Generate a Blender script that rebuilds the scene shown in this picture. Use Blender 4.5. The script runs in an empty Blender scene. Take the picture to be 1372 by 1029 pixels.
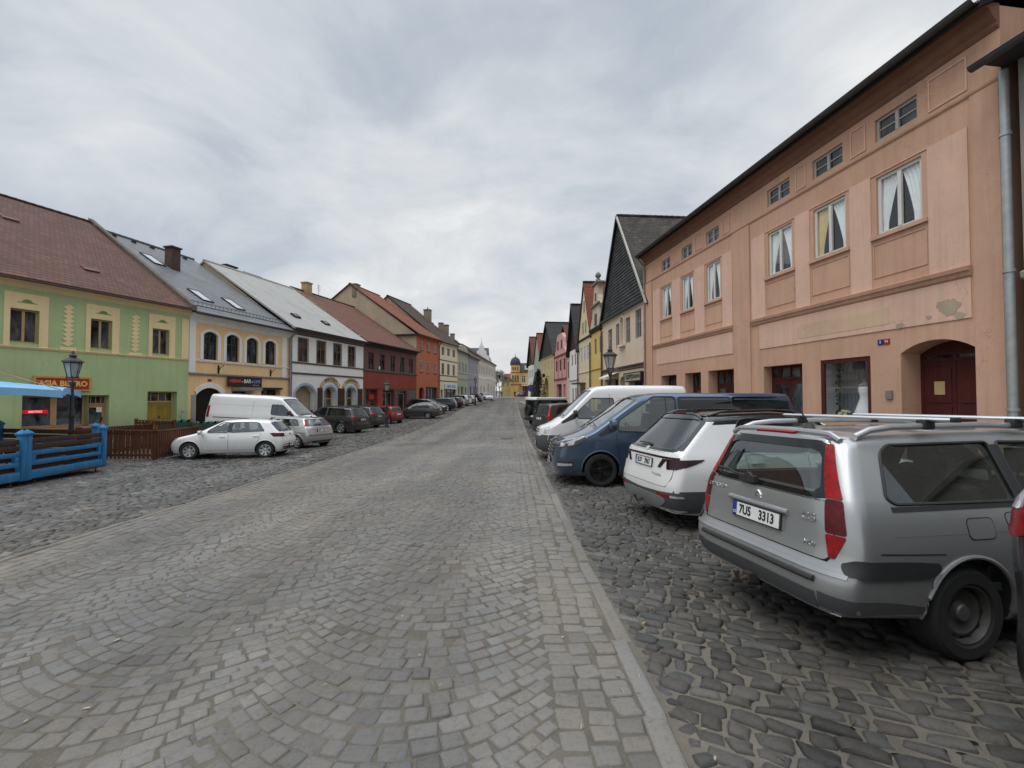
import bpy, bmesh, math, random
import numpy as np
from mathutils import Vector, Matrix
from mathutils.bvhtree import BVHTree
R = math.radians
random.seed(7)
rng = np.random.default_rng(11)
S = bpy.context.scene
COL = S.collection

# ------------------------------------------------------------------ materials
def nt(name):
    m = bpy.data.materials.new(name); m.use_nodes = True
    t = m.node_tree
    return m, t, t.nodes, t.links, t.nodes['Principled BSDF']

def ramp(N, stops):
    r = N.new('ShaderNodeValToRGB'); e = r.color_ramp.elements
    while len(e) < len(stops): e.new(.5)
    for k, (p, c) in enumerate(stops):
        e[k].position = p
        e[k].color = (c, c, c, 1) if isinstance(c, (int, float)) else (*c[:3], 1)
    return r

def mixc(N, Lk, a, b, fac, mode='MIX'):
    x = N.new('ShaderNodeMix'); x.data_type = 'RGBA'; x.blend_type = mode
    for i, v in ((0, fac), (6, a), (7, b)):
        if hasattr(v, 'is_output'): Lk.new(v, x.inputs[i])
        elif isinstance(v, (int, float)): x.inputs[i].default_value = v
        else: x.inputs[i].default_value = (*v[:3], 1)
    return x.outputs[2]

def noise(N, Lk, vec, scale, detail=4, rough=.6, dist=0):
    n = N.new('ShaderNodeTexNoise'); n.inputs['Scale'].default_value = scale
    n.inputs['Detail'].default_value = detail; n.inputs['Roughness'].default_value = rough
    n.inputs['Distortion'].default_value = dist
    if vec is not None: Lk.new(vec, n.inputs['Vector'])
    return n.outputs['Fac']

def mapping(N, Lk, src, scale=(1, 1, 1), rot=(0, 0, 0)):
    mp = N.new('ShaderNodeMapping'); mp.inputs['Scale'].default_value = scale
    mp.inputs['Rotation'].default_value = rot
    Lk.new(src, mp.inputs['Vector']); return mp.outputs['Vector']

def sc(c, k): return tuple(min(1, v * k) for v in c)

_M = {}
def plaster(name, c, dirt=.35, var=.16, bump=.12, rough=.92, patch=0.0, patchc=None):
    """old lime render: blotches, rain streaks, grime rising from the foot of the wall"""
    if name in _M: return _M[name]
    m, t, N, Lk, P = nt(name)
    tc = N.new('ShaderNodeTexCoord'); o = tc.outputs['Object']
    f1 = noise(N, Lk, o, .55, 6, .65)
    a = mixc(N, Lk, sc(c, 1 - var), sc(c, 1 + var * .8), ramp_f(N, Lk, f1, .3, .7))
    st = noise(N, Lk, mapping(N, Lk, o, (5, 5, .25)), 1.0, 5, .7)
    a = mixc(N, Lk, a, sc(c, .62), mulf(N, Lk, ramp_f(N, Lk, st, .46, .78), dirt * 1.35))
    sx = N.new('ShaderNodeSeparateXYZ'); Lk.new(o, sx.inputs[0])
    mr = N.new('ShaderNodeMapRange'); mr.inputs[1].default_value = 1.1; mr.inputs[2].default_value = -.6
    Lk.new(sx.outputs[2], mr.inputs[0])
    f3 = noise(N, Lk, o, 2.6, 5, .7)
    mm = N.new('ShaderNodeMath'); mm.operation = 'MULTIPLY'; Lk.new(mr.outputs[0], mm.inputs[0]); Lk.new(f3, mm.inputs[1])
    a = mixc(N, Lk, a, (.16, .13, .11), mulf(N, Lk, mm.outputs[0], 1.5))
    cr = N.new('ShaderNodeTexVoronoi'); cr.feature = 'DISTANCE_TO_EDGE'; cr.inputs['Scale'].default_value = .55
    dv = N.new('ShaderNodeVectorMath'); dv.operation = 'ADD'; nz = N.new('ShaderNodeTexNoise'); nz.inputs['Scale'].default_value = 3; nz.inputs['Detail'].default_value = 6; Lk.new(o, nz.inputs['Vector']); Lk.new(o, dv.inputs[0]); Lk.new(nz.outputs['Color'], dv.inputs[1])
    Lk.new(dv.outputs[0], cr.inputs['Vector'])      # hairline cracks, only here and there
    ck = N.new('ShaderNodeMath'); ck.operation = 'MULTIPLY'; Lk.new(ramp_f(N, Lk, cr.outputs['Distance'], .006, .001), ck.inputs[0]); Lk.new(ramp_f(N, Lk, noise(N, Lk, o, .8, 2, .5), .5, .6), ck.inputs[1])
    a = mixc(N, Lk, a, sc(c, .5), mulf(N, Lk, ck.outputs[0], .55))
    g5 = noise(N, Lk, o, 7, 8, .75); a = mixc(N, Lk, a, sc(c, .8), mulf(N, Lk, ramp_f(N, Lk, g5, .5, .72), dirt))
    if patch:
        f4 = noise(N, Lk, o, .9, 8, .6, .6)
        a = mixc(N, Lk, a, patchc or sc(c, 1.35), mulf(N, Lk, ramp_f(N, Lk, f4, .66, .7), patch))
    Lk.new(a, P.inputs['Base Color']); P.inputs['Roughness'].default_value = rough
    P.inputs['Specular IOR Level'].default_value = .2
    b = N.new('ShaderNodeBump'); b.inputs['Strength'].default_value = bump; b.inputs['Distance'].default_value = .03
    Lk.new(noise(N, Lk, o, 14, 8, .7), b.inputs['Height']); Lk.new(b.outputs[0], P.inputs['Normal'])
    _M[name] = m; return m

def ramp_f(N, Lk, f, lo, hi):
    mr = N.new('ShaderNodeMapRange'); mr.inputs[1].default_value = lo; mr.inputs[2].default_value = hi
    Lk.new(f, mr.inputs[0]); return mr.outputs[0]
def mulf(N, Lk, f, k):
    mm = N.new('ShaderNodeMath'); mm.operation = 'MULTIPLY'; mm.inputs[1].default_value = k
    Lk.new(f, mm.inputs[0]); return mm.outputs[0]

def plain(name, c, rough=.6, metal=0., var=.12, scale=6, bump=0., coat=0., spec=.4, emit=0):
    if name in _M: return _M[name]
    m, t, N, Lk, P = nt(name)
    tc = N.new('ShaderNodeTexCoord')
    f = noise(N, Lk, tc.outputs['Object'], scale, 5, .65)
    Lk.new(mixc(N, Lk, sc(c, 1 - var), sc(c, 1 + var), ramp_f(N, Lk, f, .3, .7)), P.inputs['Base Color'])
    P.inputs['Roughness'].default_value = rough; P.inputs['Metallic'].default_value = metal
    P.inputs['Specular IOR Level'].default_value = spec; P.inputs['Coat Weight'].default_value = coat
    P.inputs['Coat Roughness'].default_value = .04
    if emit:
        P.inputs['Emission Color'].default_value = (*c, 1); P.inputs['Emission Strength'].default_value = emit
    if bump:
        b = N.new('ShaderNodeBump'); b.inputs['Strength'].default_value = bump; b.inputs['Distance'].default_value = .01
        Lk.new(noise(N, Lk, tc.outputs['Object'], scale * 6, 6, .7), b.inputs['Height']); Lk.new(b.outputs[0], P.inputs['Normal'])
    _M[name] = m; return m

def wood(name, c, rough=.7):
    if name in _M: return _M[name]
    m, t, N, Lk, P = nt(name)
    tc = N.new('ShaderNodeTexCoord')
    f = noise(N, Lk, mapping(N, Lk, tc.outputs['Object'], (14, 14, 1.2)), 1.5, 6, .7, .4)
    g = noise(N, Lk, tc.outputs['Object'], 2.2, 4, .6)
    a = mixc(N, Lk, sc(c, .6), sc(c, 1.25), ramp_f(N, Lk, f, .3, .7))
    a = mixc(N, Lk, a, sc(c, .55), mulf(N, Lk, ramp_f(N, Lk, g, .5, .8), .6))
    Lk.new(a, P.inputs['Base Color']); P.inputs['Roughness'].default_value = rough
    P.inputs['Specular IOR Level'].default_value = .25
    _M[name] = m; return m

def darkglass(name, c=(.036, .041, .046), rough=.05):
    """window panes of unlit rooms: dark, mirror-like, slightly uneven"""
    if name in _M: return _M[name]
    m, t, N, Lk, P = nt(name)
    tc = N.new('ShaderNodeTexCoord'); o = tc.outputs['Object']
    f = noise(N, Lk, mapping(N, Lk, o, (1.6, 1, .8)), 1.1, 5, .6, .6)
    Lk.new(mixc(N, Lk, sc(c, .25), sc(c, 3.2), ramp_f(N, Lk, f, .42, .68)), P.inputs['Base Color'])  # paler and darker blotches in the colour stand in for reflections
    P.inputs['Roughness'].default_value = rough; P.inputs['Specular IOR Level'].default_value = .55
    b = N.new('ShaderNodeBump'); b.inputs['Strength'].default_value = .04; b.inputs['Distance'].default_value = .05
    Lk.new(noise(N, Lk, o, 1.6, 2, .5), b.inputs['Height']); Lk.new(b.outputs[0], P.inputs['Normal'])
    _M[name] = m; return m

def clearglass(name, tint=(.78, .84, .82), refl=.10, rough=.02):
    """thin glass sheet: tinted see-through with Fresnel reflection"""
    if name in _M: return _M[name]
    m, t, N, Lk, P = nt(name); N.remove(P)
    out = N['Material Output']
    tr = N.new('ShaderNodeBsdfTransparent'); tr.inputs[0].default_value = (*tint, 1)
    gl = N.new('ShaderNodeBsdfGlossy'); gl.inputs['Roughness'].default_value = rough
    gl.inputs[0].default_value = (.95, .98, 1, 1)
    fr = N.new('ShaderNodeFresnel'); ge = N.new('ShaderNodeNewGeometry'); io = N.new('ShaderNodeMapRange'); io.inputs[3].default_value = 1.5; io.inputs[4].default_value = 1 / 1.5
    Lk.new(ge.outputs['Backfacing'], io.inputs[0]); Lk.new(io.outputs[0], fr.inputs[0])      # the same reflection from either side of the sheet
    ad = N.new('ShaderNodeMath'); ad.operation = 'ADD'; ad.use_clamp = True; ad.inputs[1].default_value = refl - .04
    Lk.new(fr.outputs[0], ad.inputs[0])
    mx = N.new('ShaderNodeMixShader'); Lk.new(ad.outputs[0], mx.inputs[0]); Lk.new(tr.outputs[0], mx.inputs[1]); Lk.new(gl.outputs[0], mx.inputs[2])
    Lk.new(mx.outputs[0], out.inputs[0])
    _M[name] = m; return m

def tiles(name, c, c2, mortar, bw=.19, rh=.17, rough=.85, bump=.8, moss=.0, mossc=(.05, .05, .03), metal=0., squash=0, course=.75):
    """roof covering in metres of UV: courses along the slope"""
    if name in _M: return _M[name]
    m, t, N, Lk, P = nt(name)
    tc = N.new('ShaderNodeTexCoord'); uv = tc.outputs['UV']; o = tc.outputs['Object']
    br = N.new('ShaderNodeTexBrick'); br.offset = .5
    br.inputs['Scale'].default_value = 1; br.inputs['Brick Width'].default_value = bw; br.inputs['Row Height'].default_value = rh
    br.inputs['Mortar Size'].default_value = .006; br.inputs['Mortar Smooth'].default_value = .4; br.inputs['Bias'].default_value = 0
    br.inputs['Color1'].default_value = (*c, 1); br.inputs['Color2'].default_value = (*c2, 1); br.inputs['Mortar'].default_value = (*mortar, 1)
    Lk.new(uv, br.inputs['Vector'])
    f = noise(N, Lk, o, .7, 6, .7); g = noise(N, Lk, o, 5, 4, .7)
    a = mixc(N, Lk, br.outputs[0], sc(c, .55), mulf(N, Lk, ramp_f(N, Lk, f, .42, .72), .65))
    a = mixc(N, Lk, a, sc(c2, 1.35), mulf(N, Lk, ramp_f(N, Lk, g, .6, .75), .45))
    rs = N.new('ShaderNodeSeparateXYZ'); Lk.new(uv, rs.inputs[0])       # shadow line of each course, painted into the colour of the one below
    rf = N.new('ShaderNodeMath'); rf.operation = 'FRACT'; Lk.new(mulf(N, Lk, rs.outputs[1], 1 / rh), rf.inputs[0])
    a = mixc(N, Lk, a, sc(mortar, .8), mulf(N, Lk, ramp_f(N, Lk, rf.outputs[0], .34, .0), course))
    if moss: a = mixc(N, Lk, a, mossc, mulf(N, Lk, ramp_f(N, Lk, noise(N, Lk, o, 1.7, 7, .75), .48, .62), moss))
    Lk.new(a, P.inputs['Base Color']); P.inputs['Roughness'].default_value = rough; P.inputs['Metallic'].default_value = metal
    P.inputs['Specular IOR Level'].default_value = .25
    sx = N.new('ShaderNodeSeparateXYZ'); Lk.new(uv, sx.inputs[0])
    fr = N.new('ShaderNodeMath'); fr.operation = 'DIVIDE'; fr.inputs[1].default_value = rh; Lk.new(sx.outputs[1], fr.inputs[0])
    fm = N.new('ShaderNodeMath'); fm.operation = 'FRACT'; Lk.new(fr.outputs[0], fm.inputs[0])
    iv = N.new('ShaderNodeMath'); iv.operation = 'SUBTRACT'; iv.inputs[0].default_value = 1; Lk.new(fm.outputs[0], iv.inputs[1])
    ad = N.new('ShaderNodeMath'); ad.operation = 'ADD'; Lk.new(iv.outputs[0], ad.inputs[0])
    ml = mulf(N, Lk, br.outputs[1], -.5); Lk.new(ml, ad.inputs[1])
    a2 = N.new('ShaderNodeMath'); a2.operation = 'ADD'; Lk.new(ad.outputs[0], a2.inputs[0]); Lk.new(mulf(N, Lk, noise(N, Lk, o, 9, 3, .6), .5), a2.inputs[1])
    b = N.new('ShaderNodeBump'); b.inputs['Strength'].default_value = bump; b.inputs['Distance'].default_value = .03
    Lk.new(a2.outputs[0], b.inputs['Height']); Lk.new(b.outputs[0], P.inputs['Normal'])
    _M[name] = m; return m

def carpaint(name, c, metal=.0, rough=.35, dirt=.15):
    if name in _M: return _M[name]
    m, t, N, Lk, P = nt(name)
    tc = N.new('ShaderNodeTexCoord'); o = tc.outputs['Object']
    sx = N.new('ShaderNodeSeparateXYZ'); Lk.new(o, sx.inputs[0])
    mr = N.new('ShaderNodeMapRange'); mr.inputs[1].default_value = .75; mr.inputs[2].default_value = .15; Lk.new(sx.outputs[2], mr.inputs[0])
    f = noise(N, Lk, o, 7, 6, .7)
    mm = N.new('ShaderNodeMath'); mm.operation = 'MULTIPLY'; Lk.new(mr.outputs[0], mm.inputs[0]); Lk.new(f, mm.inputs[1])
    ad = N.new('ShaderNodeMath'); ad.operation = 'ADD'; Lk.new(mulf(N, Lk, mm.outputs[0], dirt * 4), ad.inputs[0]); Lk.new(mulf(N, Lk, ramp_f(N, Lk, noise(N, Lk, o, 2.2, 6, .7), .45, .8), dirt * .5), ad.inputs[1])
    ad.use_clamp = True
    Lk.new(mixc(N, Lk, c, (.13, .115, .10), ad.outputs[0]), P.inputs['Base Color'])
    P.inputs['Metallic'].default_value = metal
    mr2 = N.new('ShaderNodeMapRange'); mr2.inputs[3].default_value = rough; mr2.inputs[4].default_value = rough + .35
    Lk.new(ad.outputs[0], mr2.inputs[0]); Lk.new(mr2.outputs[0], P.inputs['Roughness'])
    P.inputs['Coat Weight'].default_value = .8
    mr3 = N.new('ShaderNodeMapRange'); mr3.inputs[3].default_value = .05; mr3.inputs[4].default_value = .3
    Lk.new(ad.outputs[0], mr3.inputs[0]); Lk.new(mr3.outputs[0], P.inputs['Coat Roughness'])
    _M[name] = m; return m

# ------------------------------------------------------------------ mesh builder
class MB:
    def __init__(s): s.v = []; s.f = []; s.uv = []; s.mi = []; s.cur = 0
    def add(s, vs, fs, uvs=None):
        b = len(s.v); s.v += [tuple(p) for p in vs]
        for k, f in enumerate(fs):
            s.f.append(tuple(b + i for i in f)); s.uv.append(uvs[k] if uvs else None); s.mi.append(s.cur)
        return s
    def box(s, x0, x1, y0, y1, z0, z1):
        v = [(x0, y0, z0), (x1, y0, z0), (x1, y1, z0), (x0, y1, z0), (x0, y0, z1), (x1, y0, z1), (x1, y1, z1), (x0, y1, z1)]
        return s.add(v, [(3, 2, 1, 0), (4, 5, 6, 7), (0, 1, 5, 4), (1, 2, 6, 5), (2, 3, 7, 6), (3, 0, 4, 7)])
    def quad(s, a, b, c, d, uv=None): return s.add([a, b, c, d], [(0, 1, 2, 3)], [uv] if uv else None)
    def poly(s, pts, uv=None): return s.add(pts, [tuple(range(len(pts)))], [uv] if uv else None)
    def prism(s, pts, axis, a, b):
        """extrude a 2-D polygon along axis ('x': pts are y,z; 'y': x,z; 'z': x,y)"""
        n = len(pts)
        mk = {'x': lambda p, t: (t, p[0], p[1]), 'y': lambda p, t: (p[0], t, p[1]), 'z': lambda p, t: (p[0], p[1], t)}[axis]
        v = [mk(p, a) for p in pts] + [mk(p, b) for p in pts]
        fs = [tuple(range(n))[::-1], tuple(range(n, 2 * n))] + [(i, (i + 1) % n, n + (i + 1) % n, n + i) for i in range(n)]
        return s.add(v, fs)
    def lathe(s, prof, n=16, c=(0, 0, 0), ax='z', sx=1., sy=1., rot=0., caps=True):
        v = []; fs = []; k = len(prof)
        for i in range(n):
            a = 2 * math.pi * i / n + rot
            for r, h in prof:
                p = (r * math.cos(a) * sx, r * math.sin(a) * sy, h)
                if ax == 'y': p = (p[0], p[2], p[1])
                elif ax == 'x': p = (p[2], p[0], p[1])
                v.append((c[0] + p[0], c[1] + p[1], c[2] + p[2]))
        for i in range(n):
            j = (i + 1) % n
            for q in range(k - 1): fs.append((i * k + q, j * k + q, j * k + q + 1, i * k + q + 1))
        s.add(v, fs)
        if caps and prof[0][0] > 1e-5: s.f.append(tuple(len(s.v) - n * k + i * k for i in range(n))[::-1]); s.uv.append(None); s.mi.append(s.cur)
        if caps and prof[-1][0] > 1e-5: s.f.append(tuple(len(s.v) - n * k + i * k + k - 1 for i in range(n))); s.uv.append(None); s.mi.append(s.cur)
        return s
    def tube(s, pts, r, n=8, closed=False, taper=None):
        P = [Vector(p) for p in pts]; m = len(P); v = []; fs = []
        up = Vector((0, 0, 1))
        for i, p in enumerate(P):
            if closed: d = P[(i + 1) % m] - P[i - 1]
            else: d = P[min(i + 1, m - 1)] - P[max(i - 1, 0)]
            d = d.normalized() if d.length > 1e-9 else Vector((1, 0, 0))
            u = up if abs(d.z) < .95 else Vector((1, 0, 0))
            a = d.cross(u).normalized(); b = a.cross(d)
            rr = r if taper is None else r * (1 + (taper - 1) * i / max(1, m - 1))
            for k in range(n):
                t = 2 * math.pi * k / n; v.append(p + a * (rr * math.cos(t)) + b * (rr * math.sin(t)))
        for i in range(m if closed else m - 1):
            j = (i + 1) % m
            for k in range(n): fs.append((i * n + k, i * n + (k + 1) % n, j * n + (k + 1) % n, j * n + k))
        if not closed: fs += [tuple(range(n))[::-1], tuple(range((m - 1) * n, m * n))]
        return s.add(v, fs)
    def build(s, name, mats, parent=None, smooth=False, angle=40, loc=None, rz=None, bevel=0):
        me = bpy.data.meshes.new(name)
        me.from_pydata(s.v, [], s.f)
        if any(u for u in s.uv):
            L = me.uv_layers.new(name='UVMap')
            for p, u in zip(me.polygons, s.uv):
                if u:
                    for li, c in zip(p.loop_indices, u): L.data[li].uv = c
        if not isinstance(mats, (list, tuple)): mats = [mats]
        for m in mats: me.materials.append(m)
        if len(mats) > 1: me.polygons.foreach_set('material_index', s.mi)
        me.update()
        return link(name, me, parent, smooth, angle, loc, rz, bevel)

def link(name, me, parent=None, smooth=False, angle=40, loc=None, rz=None, bevel=0):
    if bevel:
        bm = bmesh.new(); bm.from_mesh(me)
        bmesh.ops.remove_doubles(bm, verts=bm.verts, dist=1e-5)
        es = [e for e in bm.edges if len(e.link_faces) == 2 and e.calc_face_angle(0) > R(28)]
        bmesh.ops.bevel(bm, geom=es, offset=bevel, segments=2, affect='EDGES', profile=.5, clamp_overlap=True)
        bm.to_mesh(me); bm.free()
    if smooth or bevel:
        me.shade_smooth()
        me.set_sharp_from_angle(angle=R(angle))
    o = bpy.data.objects.new(name, me); COL.objects.link(o)
    if parent: o.parent = parent
    if loc is not None: o.location = loc
    if rz is not None: o.rotation_euler.z = rz
    return o

def tag(o, label=None, cat=None, group=None, kind=None):
    if label: o['label'] = label
    if cat: o['category'] = cat
    if group: o['group'] = group
    if kind: o['kind'] = kind
    return o

def thing(name, label, cat, loc=(0, 0, 0), rz=0, group=None):
    o = bpy.data.objects.new(name, None); COL.objects.link(o)
    o.location = loc; o.rotation_euler = (0, 0, rz); o.empty_display_size = .2
    return tag(o, label, cat, group)

def copy_tree(o, parent=None):
    c = o.copy(); COL.objects.link(c); c.parent = parent
    for ch in list(o.children): copy_tree(ch, c)
    return c

def text_mesh(s, size, depth=.004, bold=.0, xscale=1., shear=0, align='CENTER', curve_r=None):
    """lettering as mesh in the local x/z plane, facing -y"""
    cu = bpy.data.curves.new('lettering', 'FONT'); cu.body = s; cu.size = size; cu.extrude = depth / 2; cu.offset = bold
    cu.align_x = align; cu.align_y = 'CENTER'; cu.shear = shear; cu.resolution_u = 3
    ob = bpy.data.objects.new('lettering', cu); COL.objects.link(ob)
    me = bpy.data.meshes.new_from_object(ob.evaluated_get(bpy.context.evaluated_depsgraph_get()))
    bpy.data.objects.remove(ob); bpy.data.curves.remove(cu)
    for v in me.vertices:
        x, y, z = v.co
        x *= xscale
        if curve_r:
            a = x / curve_r; rr = curve_r + y
            v.co = (rr * math.sin(a), -z, rr * math.cos(a) - curve_r)
        else: v.co = (x, -z, y)
    me.update(); return me

def text(name, s, size, mat, parent, loc, rz=0, **kw):
    me = text_mesh(s, size, **kw); me.materials.clear(); me.materials.append(mat)
    o = bpy.data.objects.new(name, me); COL.objects.link(o); o.parent = parent; o.location = loc; o.rotation_euler.z = rz
    return o

# ------------------------------------------------------------------ terrain
_LY = [(-60, .9), (0, 0), (10, -.17), (22, -.385), (35, -.40), (44, -.30), (56, .06), (68, .36), (80, .74), (100, 1.12), (125, 1.46), (170, 2.2), (400, 6)]
_LX = [(-60, -.05), (-16.5, -.05), (-11, -.30), (-6.2, -.16), (-1, 0), (60, 0)]
def _sm(tab, k):
    x = np.linspace(tab[0][0], tab[-1][0], 4000); y = np.interp(x, [a for a, b in tab], [b for a, b in tab])
    n = max(1, int(k / (x[1] - x[0]))); ker = np.ones(n) / n
    yy = np.convolve(np.pad(y, (n, n), mode='edge'), ker, 'same')[n:-n]
    return x, yy
_ty, _tx = _sm(_LY, 6), _sm(_LX, 2)
def gz(x, y):
    """height of the ground; works on arrays"""
    fade = np.clip((60 - np.asarray(y, float)) / 25, 0, 1)
    return np.interp(y, *_ty) + np.interp(x, *_tx) * fade
def gzf(x, y): return float(gz(x, y))
# ------------------------------------------------------------------ ground, paving
def ground_mat():
    m, t, N, Lk, P = nt('bedding_sand')
    tc = N.new('ShaderNodeTexCoord'); o = tc.outputs['Object']
    a = mixc(N, Lk, (.095, .086, .072), (.165, .148, .120), ramp_f(N, Lk, noise(N, Lk, o, 1.3, 6, .7), .35, .7))
    a = mixc(N, Lk, a, (.30, .25, .19), mulf(N, Lk, ramp_f(N, Lk, noise(N, Lk, o, 90, 3, .6), .58, .75), .6))
    Lk.new(a, P.inputs['Base Color']); P.inputs['Roughness'].default_value = .95; P.inputs['Specular IOR Level'].default_value = .15
    b = N.new('ShaderNodeBump'); b.inputs['Strength'].default_value = .6; b.inputs['Distance'].default_value = .01
    Lk.new(noise(N, Lk, o, 70, 5, .7), b.inputs['Height']); Lk.new(b.outputs[0], P.inputs['Normal'])
    return m

def stone_mat(name, rough=.75, speck=.5, spec=.35, bumps=.5):
    m, t, N, Lk, P = nt(name)
    tc = N.new('ShaderNodeTexCoord'); o = tc.outputs['Object']
    at = N.new('ShaderNodeAttribute'); at.attribute_name = 'tone'
    a = at.outputs[0]
    f = noise(N, Lk, o, 190, 4, .75); g = noise(N, Lk, o, 30, 7, .75); h = noise(N, Lk, o, .35, 5, .6)
    a = mixc(N, Lk, a, mixc(N, Lk, a, (1.7, 1.68, 1.65), 1, 'MULTIPLY'), mulf(N, Lk, ramp_f(N, Lk, f, .55, .75), speck))
    a = mixc(N, Lk, a, mixc(N, Lk, a, (.52, .52, .53), 1, 'MULTIPLY'), mulf(N, Lk, ramp_f(N, Lk, g, .5, .75), .8))
    a = mixc(N, Lk, a, mixc(N, Lk, a, (1.35, 1.27, 1.16), 1, 'MULTIPLY'), ramp_f(N, Lk, h, .4, .65))
    a = mixc(N, Lk, a, mixc(N, Lk, a, (.62, .62, .64), 1, 'MULTIPLY'), mulf(N, Lk, ramp_f(N, Lk, noise(N, Lk, o, .9, 6, .65, .5), .55, .75), .55))
    tr = noise(N, Lk, mapping(N, Lk, o, (.9, .05, 1)), 1.0, 3, .5)      # lanes polished and darkened by tyres
    a = mixc(N, Lk, a, mixc(N, Lk, a, (.78, .77, .76), 1, 'MULTIPLY'), ramp_f(N, Lk, tr, .45, .62))
    oil = noise(N, Lk, o, .55, 7, .7, .8); a = mixc(N, Lk, a, mixc(N, Lk, a, (.5, .49, .48), 1, 'MULTIPLY'), ramp_f(N, Lk, oil, .64, .72))
    Lk.new(a, P.inputs['Base Color']); P.inputs['Specular IOR Level'].default_value = spec
    Lk.new(mixc(N, Lk, rough - .12, rough + .15, g) if False else ramp_r(N, Lk, g, rough), P.inputs['Roughness'])
    b = N.new('ShaderNodeBump'); b.inputs['Strength'].default_value = bumps; b.inputs['Distance'].default_value = .012
    Lk.new(noise(N, Lk, o, 34, 6, .75), b.inputs['Height']); Lk.new(b.outputs[0], P.inputs['Normal'])
    return m
def ramp_r(N, Lk, f, rough):
    mr = N.new('ShaderNodeMapRange'); mr.inputs[1].default_value = .3; mr.inputs[2].default_value = .7
    mr.inputs[3].default_value = rough - .15; mr.inputs[4].default_value = rough + .15
    Lk.new(f, mr.inputs[0]); return mr.outputs[0]

def ground_sheet():
    xs = np.concatenate([np.linspace(-400, -40, 10), np.linspace(-36, 36, 145), np.linspace(40, 400, 10)])
    ys = np.concatenate([np.linspace(-60, -8, 8), np.linspace(-6, 130, 200), np.linspace(135, 700, 24)])
    X, Y = np.meshgrid(xs, ys); Z = gz(X, Y)
    nx, ny = len(xs), len(ys)
    v = np.stack([X, Y, Z], -1).reshape(-1, 3)
    f = [(j * nx + i, j * nx + i + 1, (j + 1) * nx + i + 1, (j + 1) * nx + i) for j in range(ny - 1) for i in range(nx - 1)]
    me = bpy.data.meshes.new('ground'); me.from_pydata(v.tolist(), [], f); me.materials.append(ground_mat())
    me.shade_smooth()
    tag(link('ground', me), kind='structure')
ground_sheet()

def stones(name, cx, cy, hx, hy, ang, tone, mat, cut=.25, jit=.12, h=.022, dome=.006, tilt=.004, wear=.15, lod=0, sink=.006):
    """one paving of individually cut stones; every array has one entry per stone"""
    n = len(cx)
    base = np.array([[1, -1 + cut], [1, 1 - cut], [1 - cut, 1], [-1 + cut, 1], [-1, 1 - cut], [-1, -1 + cut], [-1 + cut, -1], [1 - cut, -1]])
    if lod: base = np.array([[1, -1], [1, 1], [-1, 1], [-1, -1]])
    k = len(base)
    q = base[None] + rng.uniform(-jit, jit, (n, k, 2))
    # neighbouring corner points wander together so that edges stay fairly straight
    cj = rng.uniform(-jit, jit, (n, 4, 2))
    if not lod:
        for c in range(4): q[:, 2 * c:2 * c + 2] += cj[:, c:c + 1]
    ca, sa = np.cos(ang)[:, None], np.sin(ang)[:, None]
    def ring(s, z):
        ux = q[:, :, 0] * (hx[:, None] - s); uy = q[:, :, 1] * (hy[:, None] - s)
        px = cx[:, None] + ux * ca - uy * sa; py = cy[:, None] + ux * sa + uy * ca
        tx, ty = tl[:, :1], tl[:, 1:]
        pz = gz(px, py) + z[:, None] + (ux * tx + uy * ty) - sink
        return np.stack([px, py, pz], -1)
    tl = rng.normal(0, tilt * 4, (n, 2)); hh = h + rng.normal(0, .0035, n)
    rings = [ring(0, hh * 0 - .012), ring(.004, hh * .55), ring(.013, hh)] if not lod else [ring(0, hh * 0 - .012), ring(.006, hh)]
    if not lod: rings.append(ring(np.minimum(hx, hy)[:, None].mean() * .5, hh + dome))
    nr = len(rings)
    V = np.concatenate(rings, 1)            # n, nr*k, 3
    nv = nr * k
    faces = []
    for r in range(nr - 1):
        for i in range(k):
            faces.append((r * k + i, r * k + (i + 1) % k, (r + 1) * k + (i + 1) % k, (r + 1) * k + i))
    FQ = np.array(faces); cap = np.arange((nr - 1) * k, nr * k)
    off = (np.arange(n) * nv)[:, None]
    quads = (FQ[None] + off[:, :, None]).reshape(n, -1)        # n, nq*4
    caps = cap[None] + off
    loops = np.concatenate([quads, caps], 1).reshape(-1)
    per = [4] * len(FQ) + [k]
    tot = np.tile(per, n); start = np.concatenate([[0], np.cumsum(tot)[:-1]])
    me = bpy.data.meshes.new(name)
    me.vertices.add(n * nv); me.vertices.foreach_set('co', V.reshape(-1).astype(np.float32))
    me.loops.add(len(loops)); me.loops.foreach_set('vertex_index', loops.astype(np.int32))
    me.polygons.add(len(tot)); me.polygons.foreach_set('loop_start', start.astype(np.int32)); me.polygons.foreach_set('loop_total', tot.astype(np.int32))
    me.update(calc_edges=True); me.validate()
    at = me.color_attributes.new('tone', 'FLOAT_COLOR', 'POINT')
    cc = np.ones((n, nv, 4), np.float32)
    cc[:, :, :3] = tone[:, None, :]
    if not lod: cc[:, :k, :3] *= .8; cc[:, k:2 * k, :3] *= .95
    at.data.foreach_set('color', cc.reshape(-1))
    me.shade_smooth(); me.set_sharp_from_angle(angle=R(50))
    me.materials.append(mat)
    return tag(link(name, me), kind='structure')

def tones(n, base, sd=.14, warm=.04, odd=.06, oddk=.55):
    g = np.exp(rng.normal(0, sd, n)); w = rng.normal(0, warm, n)
    t = np.stack([base[0] * g * (1 + w), base[1] * g, base[2] * g * (1 - w)], -1)
    o = rng.random(n) < odd; t[o] *= oddk
    return t

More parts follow.
